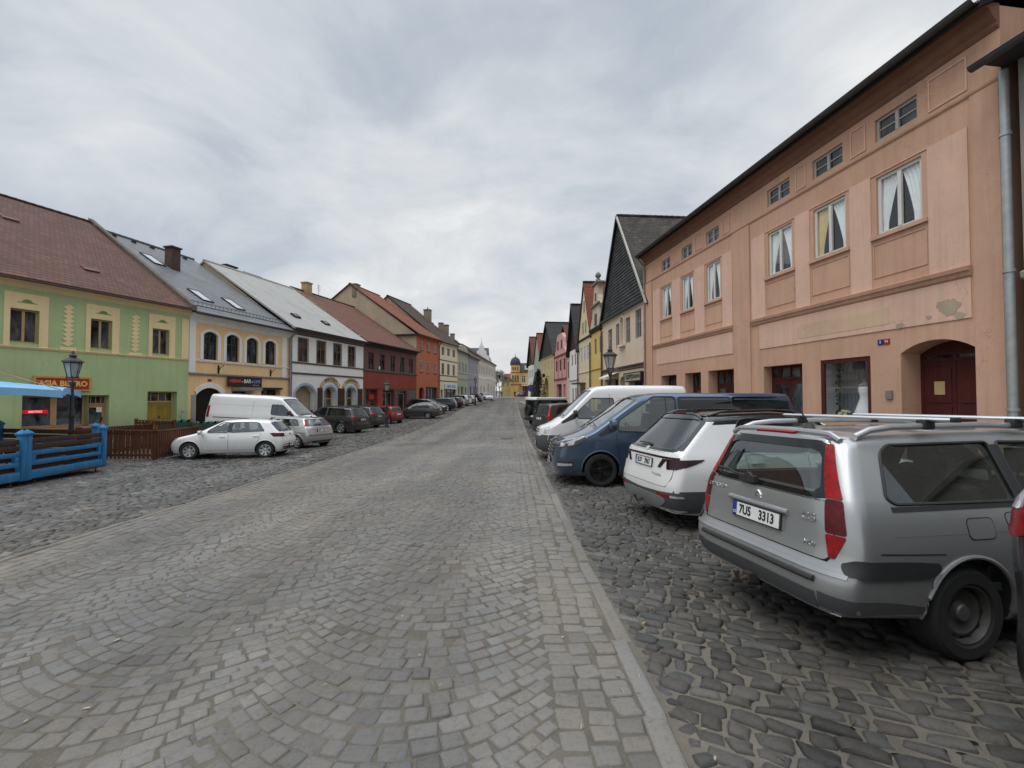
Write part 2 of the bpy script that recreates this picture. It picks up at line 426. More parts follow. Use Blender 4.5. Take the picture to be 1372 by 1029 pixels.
ROADL, ROADR = -6.2, .72
def road():
    L = []
    cols = [(.24, -1.63), (-1.63, -3.50), (-3.50, -5.37)]
    for y in np.arange(-2.5, 112, .129):
        for c, (b, a) in enumerate(cols):
            xc = (a + b) / 2; w = (b - a) / 2; sag = .46
            # walk along the arc
            xs = np.linspace(-1, 1, 60); yy = -sag * (1 - xs ** 2)
            arc = np.concatenate([[0], np.cumsum(np.hypot(np.diff(xs * w), np.diff(yy)))])
            n = int(round(arc[-1] / rng.uniform(.134, .160)))
            cuts = np.cumsum(rng.uniform(.8, 1.2, n)); cuts = np.concatenate([[0], cuts]) / cuts[-1] * arc[-1]
            mid = (cuts[:-1] + cuts[1:]) / 2
            u = np.interp(mid, arc, xs); sl = 2 * sag * u / w
            for k in range(n):
                co = 1 / math.sqrt(1 + sl[k] ** 2)
                L.append((xc + u[k] * w, y - sag * (1 - u[k] ** 2) + rng.normal(0, .006), (cuts[k + 1] - cuts[k]) / 2 - .0035, .129 / 2 * (co ** .8) - .003, math.atan(sl[k]), 0))
    for x0, nc in ((.24, 3), (-6.2, 5)):
        wd = .50 / 3 if nc == 3 else .83 / 5
        for c in range(nc):
            y = -2.5 + rng.uniform(0, .15)
            while y < 112:
                d = rng.uniform(.115, .185)
                L.append((x0 + (c + .5) * wd + rng.normal(0, .010), y + d / 2, wd / 2 - .0045, d / 2 - .004, rng.normal(0, .08), 1)); y += d
    A = np.array(L)
    t = tones(len(A), (.150, .145, .138), .065, .012, .03, .8)
    t[A[:, 5] == 1] *= (.99, .97, .945)
    near = A[:, 1] < 20; A[:, 0] += rng.normal(0, .004, len(A))
    sm = stone_mat('granite_setts', .72)
    for nm, k, lod in (('road', near, 0), ('road', ~near, 1)):
        B = A[k]
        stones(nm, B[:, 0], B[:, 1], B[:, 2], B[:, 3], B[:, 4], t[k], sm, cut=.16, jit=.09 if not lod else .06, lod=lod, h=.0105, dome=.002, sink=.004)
    # flush granite kerb lines on both edges of the carriageway
    for x, w in ((.812, .14), (-6.29, .13)):
        B = []; y = -2.5
        while y < 112:
            d = rng.uniform(.55, 1.15)
            B.append((x + rng.normal(0, .01), y + d / 2, w / 2 - .004, d / 2 - .006, rng.normal(0, .012))); y += d
        B = np.array(B)
        stones('kerb', B[:, 0], B[:, 1], B[:, 2], B[:, 3], B[:, 4], tones(len(B), (.150, .144, .135), .10, .02, 0), sm, cut=.07, jit=.05, h=.015, dome=.001)
road()

def cobbles(name, x0, x1, y0, y1, rot, base, near_y, mat, ln=.19, wd=.125, wob=.35, odd=.05):
    """rows of rough field cobbles; rows meander, stones vary in length"""
    L = []
    c, s = math.cos(rot), math.sin(rot)
    cxm, cym = (x0 + x1) / 2, (y0 + y1) / 2; rad = math.hypot(x1 - x0, y1 - y0) / 2 + .5
    v = -rad
    while v < rad:
        d = wd * rng.uniform(.86, 1.16); u = -rad + rng.uniform(0, ln)
        while u < rad:
            l = ln * rng.choice([.6, .8, 1, 1.1, 1.3], p=[.15, .25, .3, .2, .1]) * rng.uniform(.88, 1.12)
            um = u + l / 2
            vv = v + wob * math.sin(um * .9 + v * .35) * .35 + wob * .5 * math.sin(um * .37 + 1.7 + v * .2)
            sl = wob * .35 * .9 * math.cos(um * .9 + v * .35) + wob * .5 * .37 * math.cos(um * .37 + 1.7 + v * .2)
            x = cxm + um * c - vv * s; y = cym + um * s + vv * c
            if x0 < x < x1 and y0 < y < y1:
                L.append((x, y, l / 2 - rng.uniform(.004, .014), d / 2 - rng.uniform(.004, .012), rot + sl + rng.normal(0, .09)))
            u += l
        v += d
    A = np.array(L); t = tones(len(A), base, .20, .03, odd, 1.5)
    near = A[:, 1] < near_y
    for k, lod in ((near, 0), (~near, 1)):
        B = A[k]
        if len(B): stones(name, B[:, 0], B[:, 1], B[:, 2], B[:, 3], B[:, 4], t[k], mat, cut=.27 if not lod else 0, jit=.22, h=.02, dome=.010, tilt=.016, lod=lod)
cm = stone_mat('basalt_cobbles', .58, .45, .4, .8)
cobbles('cobbled_pavement', .93, 7.4, .5, 9.0, R(-24), (.058, .0555, .052), 9, cm, wob=.5)
cobbles('cobbled_pavement', .95, 6.0, 9.0, 60, R(-8), (.070, .067, .063), 13, cm, wob=.4)
cobbles('cobbled_pavement', -17.0, -6.41, 3.5, 62, R(3), (.098, .095, .091), 14, cm, ln=.2, wd=.14, wob=.35)

def kerb_fill():
    y = np.arange(.4, 30, .105); n = len(y)
    stones('cobbled_pavement', .955 + rng.normal(0, .012, n), y + rng.normal(0, .012, n), rng.uniform(.035, .058, n), rng.uniform(.03, .05, n), rng.normal(0, .5, n), tones(n, (.058, .057, .056), .2, .03), cm, cut=.4, jit=.2, h=.013, dome=.007)
kerb_fill()

def far_paving():
    """compacted paving beyond the individually laid stones"""
    m, t, N, Lk, P = nt('far_setts')
    tc = N.new('ShaderNodeTexCoord'); o = tc.outputs['Object']
    a = mixc(N, Lk, (.13, .128, .122), (.24, .232, .22), ramp_f(N, Lk, noise(N, Lk, o, 3, 8, .8), .3, .7))
    Lk.new(a, P.inputs['Base Color']); P.inputs['Roughness'].default_value = .85
    mb = MB()
    for j in range(30):
        y0, y1 = 112 + j * 3, 112 + j * 3 + 3
        for i in range(8):
            x0, x1 = -14 + i * 4, -10 + i * 4
            mb.quad((x0, y0, gzf(x0, y0) + .012), (x1, y0, gzf(x1, y0) + .012), (x1, y1, gzf(x1, y1) + .012), (x0, y1, gzf(x0, y1) + .012))
    tag(mb.build('road', m), kind='structure')
far_paving()
# ------------------------------------------------------------------ building kit
# a house has its own frame: x to the right along the facade (seen from the street), y into the house, z up
def frame_of(A, B):
    d = Vector((B[0] - A[0], B[1] - A[1])); return d.length, math.atan2(d.y, d.x)

def arc_pts(x0, x1, zs, rise, n=10):
    """points of a segmental arch from x0 to x1, springing at zs"""
    w = (x1 - x0) / 2; xc = (x0 + x1) / 2
    rad = (w * w + rise * rise) / (2 * rise); a = math.asin(min(1, w / rad))
    if rise > w: rad = None
    out = []
    for i in range(n + 1):
        if rad is None: t = math.pi * (1 - i / n); out.append((xc + w * math.cos(t), zs + rise * math.sin(t)))
        else:
            t = -a + 2 * a * i / n; out.append((xc + rad * math.sin(t), zs + rise - rad + rad * math.cos(t)))
    return out

def facade(mb, L, z0, z1, ops, y=0., x_start=0.):
    """wall sheet with real recessed openings; op = (x0, x1, z0, z1, depth, arch_rise)"""
    xs = sorted({x_start, L, *[o[0] for o in ops], *[o[1] for o in ops]})
    zs = sorted({z0, z1, *[o[2] for o in ops], *[o[3] for o in ops]})
    xs = [x for x in xs if x_start <= x <= L]; zs = [z for z in zs if z0 <= z <= z1]
    for i in range(len(xs) - 1):
        for j in range(len(zs) - 1):
            cx, cz = (xs[i] + xs[i + 1]) / 2, (zs[j] + zs[j + 1]) / 2
            if any(o[0] < cx < o[1] and o[2] < cz < o[3] for o in ops): continue
            mb.quad((xs[i], y, zs[j]), (xs[i + 1], y, zs[j]), (xs[i + 1], y, zs[j + 1]), (xs[i], y, zs[j + 1]))
    for o in ops:
        a, b, c, d, dp, rise = (*o, 0)[:6]
        top = [(a, d), (b, d)]
        if rise:
            top = arc_pts(a, b, d - rise, rise)
            for p, q in zip(top[:-1], top[1:]):
                mb.quad((p[0], y, p[1]), (q[0], y, q[1]), (q[0], y, d), (p[0], y, d))
        if dp > 0:
            path = [(a, c)] + top + [(b, c)]
            for p, q in zip(path, path[1:] + path[:1]):
                mb.quad((p[0], y, p[1]), (p[0], y + dp, p[1]), (q[0], y + dp, q[1]), (q[0], y, q[1]))

def window(par, o, frame, pane, mull=1, trans=(), fw=.06, bar=.045, sill=None, sillm=None, surround=None, surm=None, curtain=None, name='window', inner=.0, glaz=()):
    """a casement set into opening o: frame (thing's part) with pane, sill, surround as its pieces"""
    x0, x1, z0, z1, dp, rise = (*o, 0)[:6]
    y = dp - .03; t = .05
    m = MB()
    zs = z1 - rise
    m.box(x0, x0 + fw, y - t, y, z0, zs); m.box(x1 - fw, x1, y - t, y, z0, zs); m.box(x0 + fw, x1 - fw, y - t, y, z0, z0 + fw)
    if rise:
        A = arc_pts(x0, x1, zs, rise); Bp = arc_pts(x0 + fw, x1 - fw, zs, rise - fw * .8)
        for p, q, r_, s_ in zip(A[:-1], A[1:], Bp[:-1], Bp[1:]):
            m.add([(p[0], y - t, p[1]), (q[0], y - t, q[1]), (s_[0], y - t, s_[1]), (r_[0], y - t, r_[1])], [(0, 3, 2, 1)])
            m.add([(r_[0], y - t, r_[1]), (s_[0], y - t, s_[1]), (s_[0], y, s_[1]), (r_[0], y, r_[1])], [(0, 1, 2, 3)])
    else: m.box(x0 + fw, x1 - fw, y - t, y, z1 - fw, z1)
    W = x1 - x0; zt = z1 - (rise * .35 if rise else fw)
    for k in range(mull):
        xm = x0 + W * (k + 1) / (mull + 1); m.box(xm - bar, xm + bar, y - t - .012, y - .004, z0 + fw, zt - .002)
    for f in trans:
        zm = z0 + (z1 - z0) * f; m.box(x0 + fw, x1 - fw, y - t - .008, y - .006, zm - bar * .8, zm + bar * .8)
    for f in glaz:
        zm = z0 + (z1 - z0) * f; m.box(x0 + fw, x1 - fw, y - t + .012, y - .008, zm - .014, zm + .014)
    w = m.build(name, frame, par)
    pm = MB(); pts = [(x0, z0), (x1, z0)] + (arc_pts(x0, x1, zs, rise)[::-1] if rise else [(x1, z1), (x0, z1)])
    pm.poly([(px, y - .014, pz) for px, pz in pts]); pm.build('pane', pane, w)
    if sill:
        ov, h, pr = sill; MB().box(x0 - ov, x1 + ov, -pr, dp - .085, z0 - h, z0).build('sill', sillm, w)
    if surround:
        sw, pr = surround; s = MB()
        if rise:
            A = arc_pts(x0 - sw, x1 + sw, zs, rise + sw * .9); Bp = arc_pts(x0, x1, zs, rise)
            for p, q, r_, s_ in zip(A[:-1], A[1:], Bp[:-1], Bp[1:]):
                s.add([(p[0], -pr, p[1]), (q[0], -pr, q[1]), (s_[0], -pr, s_[1]), (r_[0], -pr, r_[1]), (p[0], 0.01, p[1]), (q[0], .01, q[1]), (s_[0], .01, s_[1]), (r_[0], .01, r_[1])],
                      [(0, 3, 2, 1), (0, 1, 5, 4), (3, 7, 6, 2)])
        else: s.box(x0 - sw, x1 + sw, -pr, .01, z1, z1 + sw)
        s.box(x0 - sw, x0, -pr, .01, z0, zs); s.box(x1, x1 + sw, -pr, .01, z0, zs)
        s.build('surround', surm, w)
    return w

def curtain_mesh(x0, x1, z0, z1, y, side, pull=.6, n=26, tie=.45):
    """a gathered curtain half: pleats, drawn aside towards the sill"""
    v = []; f = []; rows = 12
    for j in range(rows + 1):
        t = j / rows; z = z1 - (z1 - z0) * t
        k = 1 - pull * min(1, t / .85) ** .8
        for i in range(n + 1):
            u = i / n; ww = (x1 - x0) * k
            x = x0 + u * ww if side < 0 else x1 - u * ww
            v.append((x, y + .022 * math.sin(u * 30 + .6 * math.sin(t * 3)) * (.7 + .2 * t), z))
    for j in range(rows):
        for i in range(n): f.append((j * (n + 1) + i, j * (n + 1) + i + 1, (j + 1) * (n + 1) + i + 1, (j + 1) * (n + 1) + i))
    return MB().add(v, f)

def gable_roof_par(par, L, D, ze, zr, mat, over=.4, side=.12, th=.14, bargem=None, back=None, yr=None, hip=0, xs=0):
    """roof with its ridge along the street; hip cuts the far end of the ridge short"""
    yr = D if yr is None else yr          # ridge distance behind the facade
    m = MB(); yb = 2 * yr
    k = (zr - ze) / yr; e0 = (-over, ze - over * k * .55)
    sl = math.hypot(yr + over, zr - e0[1])
    x0, x1 = xs - side, L + side
    up = lambda p: (p[0], p[1], p[2] + th)
    a, b, c, d = (x0, e0[0], e0[1]), (x1, e0[0], e0[1]), (x1, yr, zr), (x0, yr, zr)
    m.quad(up(a), up(b), up(c), up(d), [(x0, 0), (x1, 0), (x1, sl), (x0, sl)])
    a2, b2 = (x0, yb, ze), (x1, yb, ze)
    m.quad(up(b2), up(a2), up(d), up(c), [(x0, 0), (x1, 0), (x1, sl), (x0, sl)])
    m.quad(a, d, c, b); m.quad(a2, b2, c, d)
    for p, q in ((b, a), (d, a), (b, c), (d, a2), (c, b2)): m.quad(p, q, up(q), up(p), [(0, 0)] * 4)
    r = m.build('roof', mat, par)
    rd = MB()
    n = int((x1 - x0) / .38)
    for i in range(n):
        xa = x0 + (x1 - x0) * i / n; xb = x0 + (x1 - x0) * (i + 1) / n
        rd.lathe([(.115, xa), (.135, xb + .03)], 8, (0, yr, zr + th - .02), 'x')
    rd.build('ridge', mat, r)
    return r

def gutter(par, L, y, z, mat, r=.075, x0=0.):
    m = MB(); n = 8; v = []; f = []
    for i, x in enumerate((x0, L)):
        for k in range(n + 1):
            a = math.pi + math.pi * k / n; v.append((x, y + r * math.cos(a), z + r * math.sin(a)))
    for k in range(n): f.append((k, k + 1, n + 2 + k, n + 1 + k))
    m.add(v, f); m.tube([(x0, y - r, z), (L, y - r, z)], .012, 6)
    return m.build('gutter', mat, par)

def downpipe(par, x, y, z0, z1, mat, r=.05, yeave=None):
    m = MB(); pts = [(x, y, z0), (x, y, z1 - .5)]
    if yeave is not None: pts += [(x, y, z1 - .45), (x, yeave, z1 - .06), (x, yeave, z1)]
    m.tube(pts, r, 10)
    for k in range(3):
        z = z0 + (z1 - z0) * (.2 + .3 * k); m.lathe([(r * 1.25, -.03), (r * 1.25, .03)], 10, (x, y, z))
    return m.build('downpipe', mat, par, True)

def skylight(par, roof, x, t, yr, ze, zr, over, th, w, h, frame, glass, lift=.07):
    """roof window lying in the roof slope; t = height along the slope 0..1"""
    k = (zr - ze) / yr; al = math.atan(k); dy, dz = math.cos(al), math.sin(al)
    e0 = ze - over * k * .55; al = math.atan((zr - e0) / (yr + over)); dy, dz = math.cos(al), math.sin(al)
    y0 = yr * t; z0 = e0 + (y0 + over) * (zr - e0) / (yr + over) + th + .01
    P = lambda u, v, n: (x + u, y0 + v * dy - n * dz, z0 + v * dz + n * dy)
    m = MB(); fw = .06
    for a, b, c, d in ((-w / 2, w / 2, 0, fw), (-w / 2, w / 2, h - fw, h), (-w / 2, -w / 2 + fw, fw, h - fw), (w / 2 - fw, w / 2, fw, h - fw)):
        v = [P(a, c, 0), P(b, c, 0), P(b, d, 0), P(a, d, 0), P(a, c, lift), P(b, c, lift), P(b, d, lift), P(a, d, lift)]
        m.add(v, [(4, 5, 6, 7), (0, 1, 5, 4), (1, 2, 6, 5), (2, 3, 7, 6), (3, 0, 4, 7)])
    o = m.build('skylight', frame, par)
    g = MB(); g.quad(P(-w / 2, 0, lift - .02), P(w / 2, 0, lift - .02), P(w / 2, h, lift - .02), P(-w / 2, h, lift - .02)); g.build('pane', glass, o)
    return o

def chimney(par, x, y, z0, z1, w, d, mat, capm, pots=0):
    m = MB(); m.box(x - w / 2, x + w / 2, y - d / 2, y + d / 2, z0, z1)
    c = m.build('chimney', mat, par, bevel=.01)
    k = MB(); k.box(x - w / 2 - .07, x + w / 2 + .07, y - d / 2 - .07, y + d / 2 + .07, z1, z1 + .1)
    for i in range(pots): k.lathe([(.1, z1 + .1), (.08, z1 + .45)], 10, (x + (i - (pots - 1) / 2) * .3, y, 0))
    k.build('chimney_cap', capm, c); return c

def door(par, o, leafm, framem, panels=2, leaves=1, glass=None, topl=None, handle=True, ydp=None, name='door', fw=.07):
    """panelled door set back in opening o; topl = height of the leaf, a fanlight fills the rest"""
    x0, x1, z0, z1, dp, rise = (*o, 0)[:6]
    y = dp - .04; zs = z1 - rise; m = MB(); top = topl or zs
    m.box(x0, x0 + fw, y - .06, y, z0, zs); m.box(x1 - fw, x1, y - .06, y, z0, zs)
    if rise:
        m.poly([(px, y - .02, pz) for px, pz in arc_pts(x0, x1, zs, rise)])
        m.box(x0 + fw, x1 - fw, y - .06, y, zs - fw, zs)
    else: m.box(x0 + fw, x1 - fw, y - .06, y, z1 - fw, z1)
    if topl and topl < zs - .05: m.box(x0 + fw, x1 - fw, y - .065, y, top, top + fw)
    d = m.build(name, framem, par)
    lw = (x1 - x0 - 2 * fw) / leaves
    for k in range(leaves):
        a = x0 + fw + k * lw; b = a + lw - (.012 if k < leaves - 1 else 0)
        l = MB(); l.box(a, b, y - .045, y - .005, z0 + .01, top - (0 if topl else fw))
        H = top - z0
        for q in range(panels):
            za, zb = z0 + .12 + (H - .2) * q / panels, z0 + .04 + (H - .2) * (q + 1) / panels
            if glass and q >= 1: continue
            l.box(a + .09, b - .09, y - .062, y - .044, za, zb)
        lf = l.build('leaf', leafm, d)
        if glass:
            g = MB(); g.quad((a + .09, y - .05, z0 + .5), (b - .09, y - .05, z0 + .5), (b - .09, y - .05, top - .15), (a + .09, y - .05, top - .15)); g.build('door_pane', glass, d)
    if topl and topl < zs - .05:
        g = MB(); g.quad((x0 + fw, y - .03, top + fw), (x1 - fw, y - .03, top + fw), (x1 - fw, y - .03, zs), (x0 + fw, y - .03, zs)); g.build('fanlight', GL, d)
        bb = MB()
        for k in range(1, 4): xx = x0 + (x1 - x0) * k / 4; bb.box(xx - .02, xx + .02, y - .055, y - .035, top + fw, zs - fw)
        bb.build('fanlight_bar', framem, d)
    if handle:
        h = MB(); hx = x1 - fw - .08 if leaves == 1 else x0 + fw + lw + .06
        h.tube([(hx, y - .06, z0 + 1.02), (hx, y - .1, z0 + 1.02), (hx - .11, y - .1, z0 + 1.02)], .011, 6); h.box(hx - .02, hx + .02, y - .068, y - .06, z0 + .93, z0 + 1.1)
        h.build('handle', IRON, d)
    return d

def trim(par, name, mat, *boxes, bevel=0):
    m = MB()
    for b in boxes: m.box(*b)
    return m.build(name, mat, par, bevel=bevel)

def cornice(par, L, z, prof, mat, x0=0., name='cornice'):
    """moulded band: prof = [(projection, height)...] from bottom to top"""
    m = MB(); pts = [(.005, z + prof[0][1])] + [(-p, z + h) for p, h in prof] + [(.005, z + prof[-1][1])]
    m.prism(pts, 'x', x0, L); return m.build(name, mat, par)

def gable_wall_par(mb, x, D2, ze, zr, z0=-1.2):
    """end wall under a street-parallel roof"""
    mb.poly([(x, 0.012, z0), (x, 2 * D2 - .012, z0), (x, 2 * D2 - .012, ze), (x, D2, zr), (x, .012, ze)])

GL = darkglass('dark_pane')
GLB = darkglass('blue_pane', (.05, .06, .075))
IRON = plain('black_iron', (.018, .018, .019), .55, .3)
ZINC = plain('zinc', (.30, .31, .32), .5, .6, .2, 3)
DZINC = plain('dark_zinc', (.075, .075, .078), .55, .4, .25, 3)
COPPER = plain('painted_gutter', (.16, .085, .07), .6, .1, .2, 3)
CONC = plain('concrete', (.24, .23, .21), .95, 0, .2, 3, .3)
WHITE = plain('white_paint', (.72, .71, .68), .55, 0, .06)
BRICK = plain('old_brick', (.062, .036, .030), .9, 0, .35, 9, .5)

def house(name, label, A, B, ze, ops, wallm, D=8., zr=None, group=None, z0=-1.4, walls=True, gab=(1, 1), gabm=None, nof=False):
    L, rz = frame_of(A, B)
    h = thing(name, label, 'house', (A[0], A[1], 0), rz, group)
    m = MB(); facade(m, L, z0, ze, ops)
    if walls:
        zr_ = zr or ze
        MB().quad((L, 2 * D, z0), (0, 2 * D, z0), (0, 2 * D, ze), (L, 2 * D, ze)).build('back_wall', wallm, h)
    m.build('wall', wallm, h)
    if walls and zr is not None:
        for x in (.012, L - .012): g = MB(); gable_wall_par(g, x, D, ze, zr); g.build('gable_wall', gabm or wallm, h)
    return h, L

HG = 'town houses on the left of the street'
HGR = 'town houses on the right of the street'
# ------------------------------------------------------------------ left row of houses
G0 = (-22.18, 14.35); G1 = (-18.38, 25.41); Y1 = (-16.58, 33.28); W1 = (-14.22, 42.76); R1 = (-11.41, 53.34); O1 = (-9.82, 60.07); C1 = (-8.10, 66.44)
GG = (-7.18, 73); PU = (-6.15, 82); PA = (-5.3, 91); PB = (-3.9, 106)

def green_house():
    wm = plaster('green_render', (.42, .52, .27), .28, .11); cr = plaster('cream_trim', (.80, .64, .36), .2, .08)
    fr = plain('cream_frame', (.40, .29, .14), .6)
    shop = (4.78, 7.86, .36, 1.8, .35); shopdoor = (7.08, 7.86, -.32, 1.8, .35)
    w = [(4.33, 5.25, 4.0, 5.43, .2), (7.08, 7.95, 4.0, 5.43, .2), (9.77, 10.62, 3.97, 5.35, .2), (1.35, 2.25, 4.0, 5.43, .2)]
    yd = (9.6, 11.1, -.4, 2.0, .45)
    ops = w + [(4.78, 7.08, .36, 1.8, .35), (7.08, 7.9, -.35, 1.8, .35), yd]
    h, L = house('green_house', 'green rendered house with cream window surrounds and red tiled roof', G0, G1, 6.75, ops, wm, 9, 12.7, HG, gabm=CONC)
    for o in w:
        q = window(h, o, fr, GL, 1, (), .07)
        x0, x1 = o[0] - .19, o[1] + .30
        trim(q, 'surround', cr, (x0, o[0] - .0, -.03, .01, 3.84, 6.1), (o[1] + .0, x1, -.03, .01, 3.84, 6.1), (o[0], o[1], -.031, .01, o[3], 6.1))
        xm = (x0 + x1) / 2
        m = MB(); m.prism([(xm + .17 * math.cos(t), 5.72 + .14 * math.sin(t)) for t in [math.pi * i / 10 for i in range(11)]], 'y', -.045, -.02)
        m.prism([(xm - .34, 5.70), (xm + .34, 5.70), (xm + .2, 5.735), (xm - .2, 5.735)], 'y', -.05, -.02)
        m.build('ornament', plaster('green_ornament', (.17, .27, .09), .1), q)
    for xm, n in ((6.25, 9), (8.97, 9), (3.3, 9)):        # columns of stucco lozenges between the windows
        m = MB()
        for k in range(n):
            z = 4.05 + k * .205
            m.prism([(xm - .21, z + .08), (xm - .02, z - .05), (xm + .21, z + .1), (xm + .02, z + .23)], 'y', -.03 - .004 * (k % 2), .01)
        m.box(xm - .3, xm + .3, -.035, .01, 3.86, 3.97)
        m.build('lozenge_column', cr, h)
    cornice(h, L, 3.74, [(.02, 0), (.05, .04), (.08, .1), (.03, .12)], cr, name='string_course')
    trim(h, 'corner_pilaster', cr, (L - .42, L - .03, -.035, .01, 3.87, 6.1))
    cornice(h, L, 6.32, [(.02, 0), (.06, .08), (.10, .16), (.24, .3), (.34, .42)], cr)
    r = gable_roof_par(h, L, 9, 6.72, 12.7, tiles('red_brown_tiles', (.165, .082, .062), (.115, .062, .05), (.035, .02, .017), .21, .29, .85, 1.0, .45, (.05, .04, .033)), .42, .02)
    gutter(h, L, -.48, 6.62, COPPER)
    trim(h, 'verge', CONC, )if False else None
    v = MB(); k = (12.7 - 6.72) / 9
    v.add([(L - .16, -.45, 6.55), (L + .1, -.45, 6.55), (L + .1, 9, 12.98), (L - .16, 9, 12.98), (L - .16, -.45, 6.9), (L + .1, -.45, 6.9), (L + .1, 9, 13.08), (L - .16, 9, 13.08)], [(0, 3, 2, 1), (4, 5, 6, 7), (0, 1, 5, 4), (1, 2, 6, 5), (2, 3, 7, 6), (3, 0, 4, 7)])
    v.build('verge', plain('verge_tiles', (.12, .10, .085), .9, 0, .3, 4, .4), h)
    for x, t in ((6.6, .62), (7.9, .17), (4.6, .46)): skylight(h, r, x, t, 9, 6.72, 12.7, .42, .14, .62, .45, COPPER, plain('hatch_cover', (.12, .07, .055), .6), .09)
    chimney(h, 3.9, 5.2, 8, 11.5, .5, .6, BRICK, CONC)
    s = window(h, (4.78, 7.08, .36, 1.8, .35), plain('shop_frame_wood', (.38, .235, .13), .6), GL, 1, (), .1, .11, name='shop_window')
    d = door(h, shopdoor[:0] + (7.08, 7.9, -.35, 1.8, .35), plain('shop_frame_wood', (0, 0, 0)), plain('shop_frame_wood', (0, 0, 0)), 2, 1, GL, 1.35)
    trim(d, 'paper_notice', WHITE, (7.52, 7.74, .252, .258, .98, 1.22))
    trim(s, 'shop_sill', plain('shop_frame_wood', (0, 0, 0)), (4.7, 7.1, -.04, .28, .28, .36))
    dd = door(h, yd, wood('ochre_door', (.33, .22, .05)), plaster('cream_reveal', (.56, .41, .17), .2), 2, 2, None, 1.42)
    trim(h, 'meter_box', plain('grey_plastic', (.35, .35, .34), .5), (11.32, 11.5, -.05, .01, .45, .75), (11.36, 11.46, -.04, .01, .88, 1.0))
    # sign boards
    sg = thing('shop_sign', 'red restaurant sign board with yellow letters on the green house', 'sign', h.location, h.rotation_euler.z)
    MB().box(5.08, 7.12, -.09, -.002, 1.99, 2.64).build('board', plain('sign_frame_gold', (.55, .30, .10), .5), sg)
    MB().box(5.17, 7.03, -.1, -.088, 2.07, 2.56).build('panel', plain('sign_red', (.30, .028, .018), .45), sg)
    text('lettering', 'ASIA BISTRO', .33, plain('sign_yellow', (.80, .50, .12), .5), sg, (6.1, -.105, 2.31), bold=.012, xscale=.93)
    led = thing('led_sign', 'red illuminated letter strip behind the bistro window', 'sign', h.location, h.rotation_euler.z)
    MB().box(4.9, 5.72, .235, .262, 1.0, 1.15).build('panel', plain('led_red', (.75, .004, .03), .4, emit=.35), led)
    text('lettering', 'BISTRO', .12, plain('led_white', (1, .55, .6), .4, emit=.9), led, (5.31, .23, 1.075), xscale=1.15)
green_house()

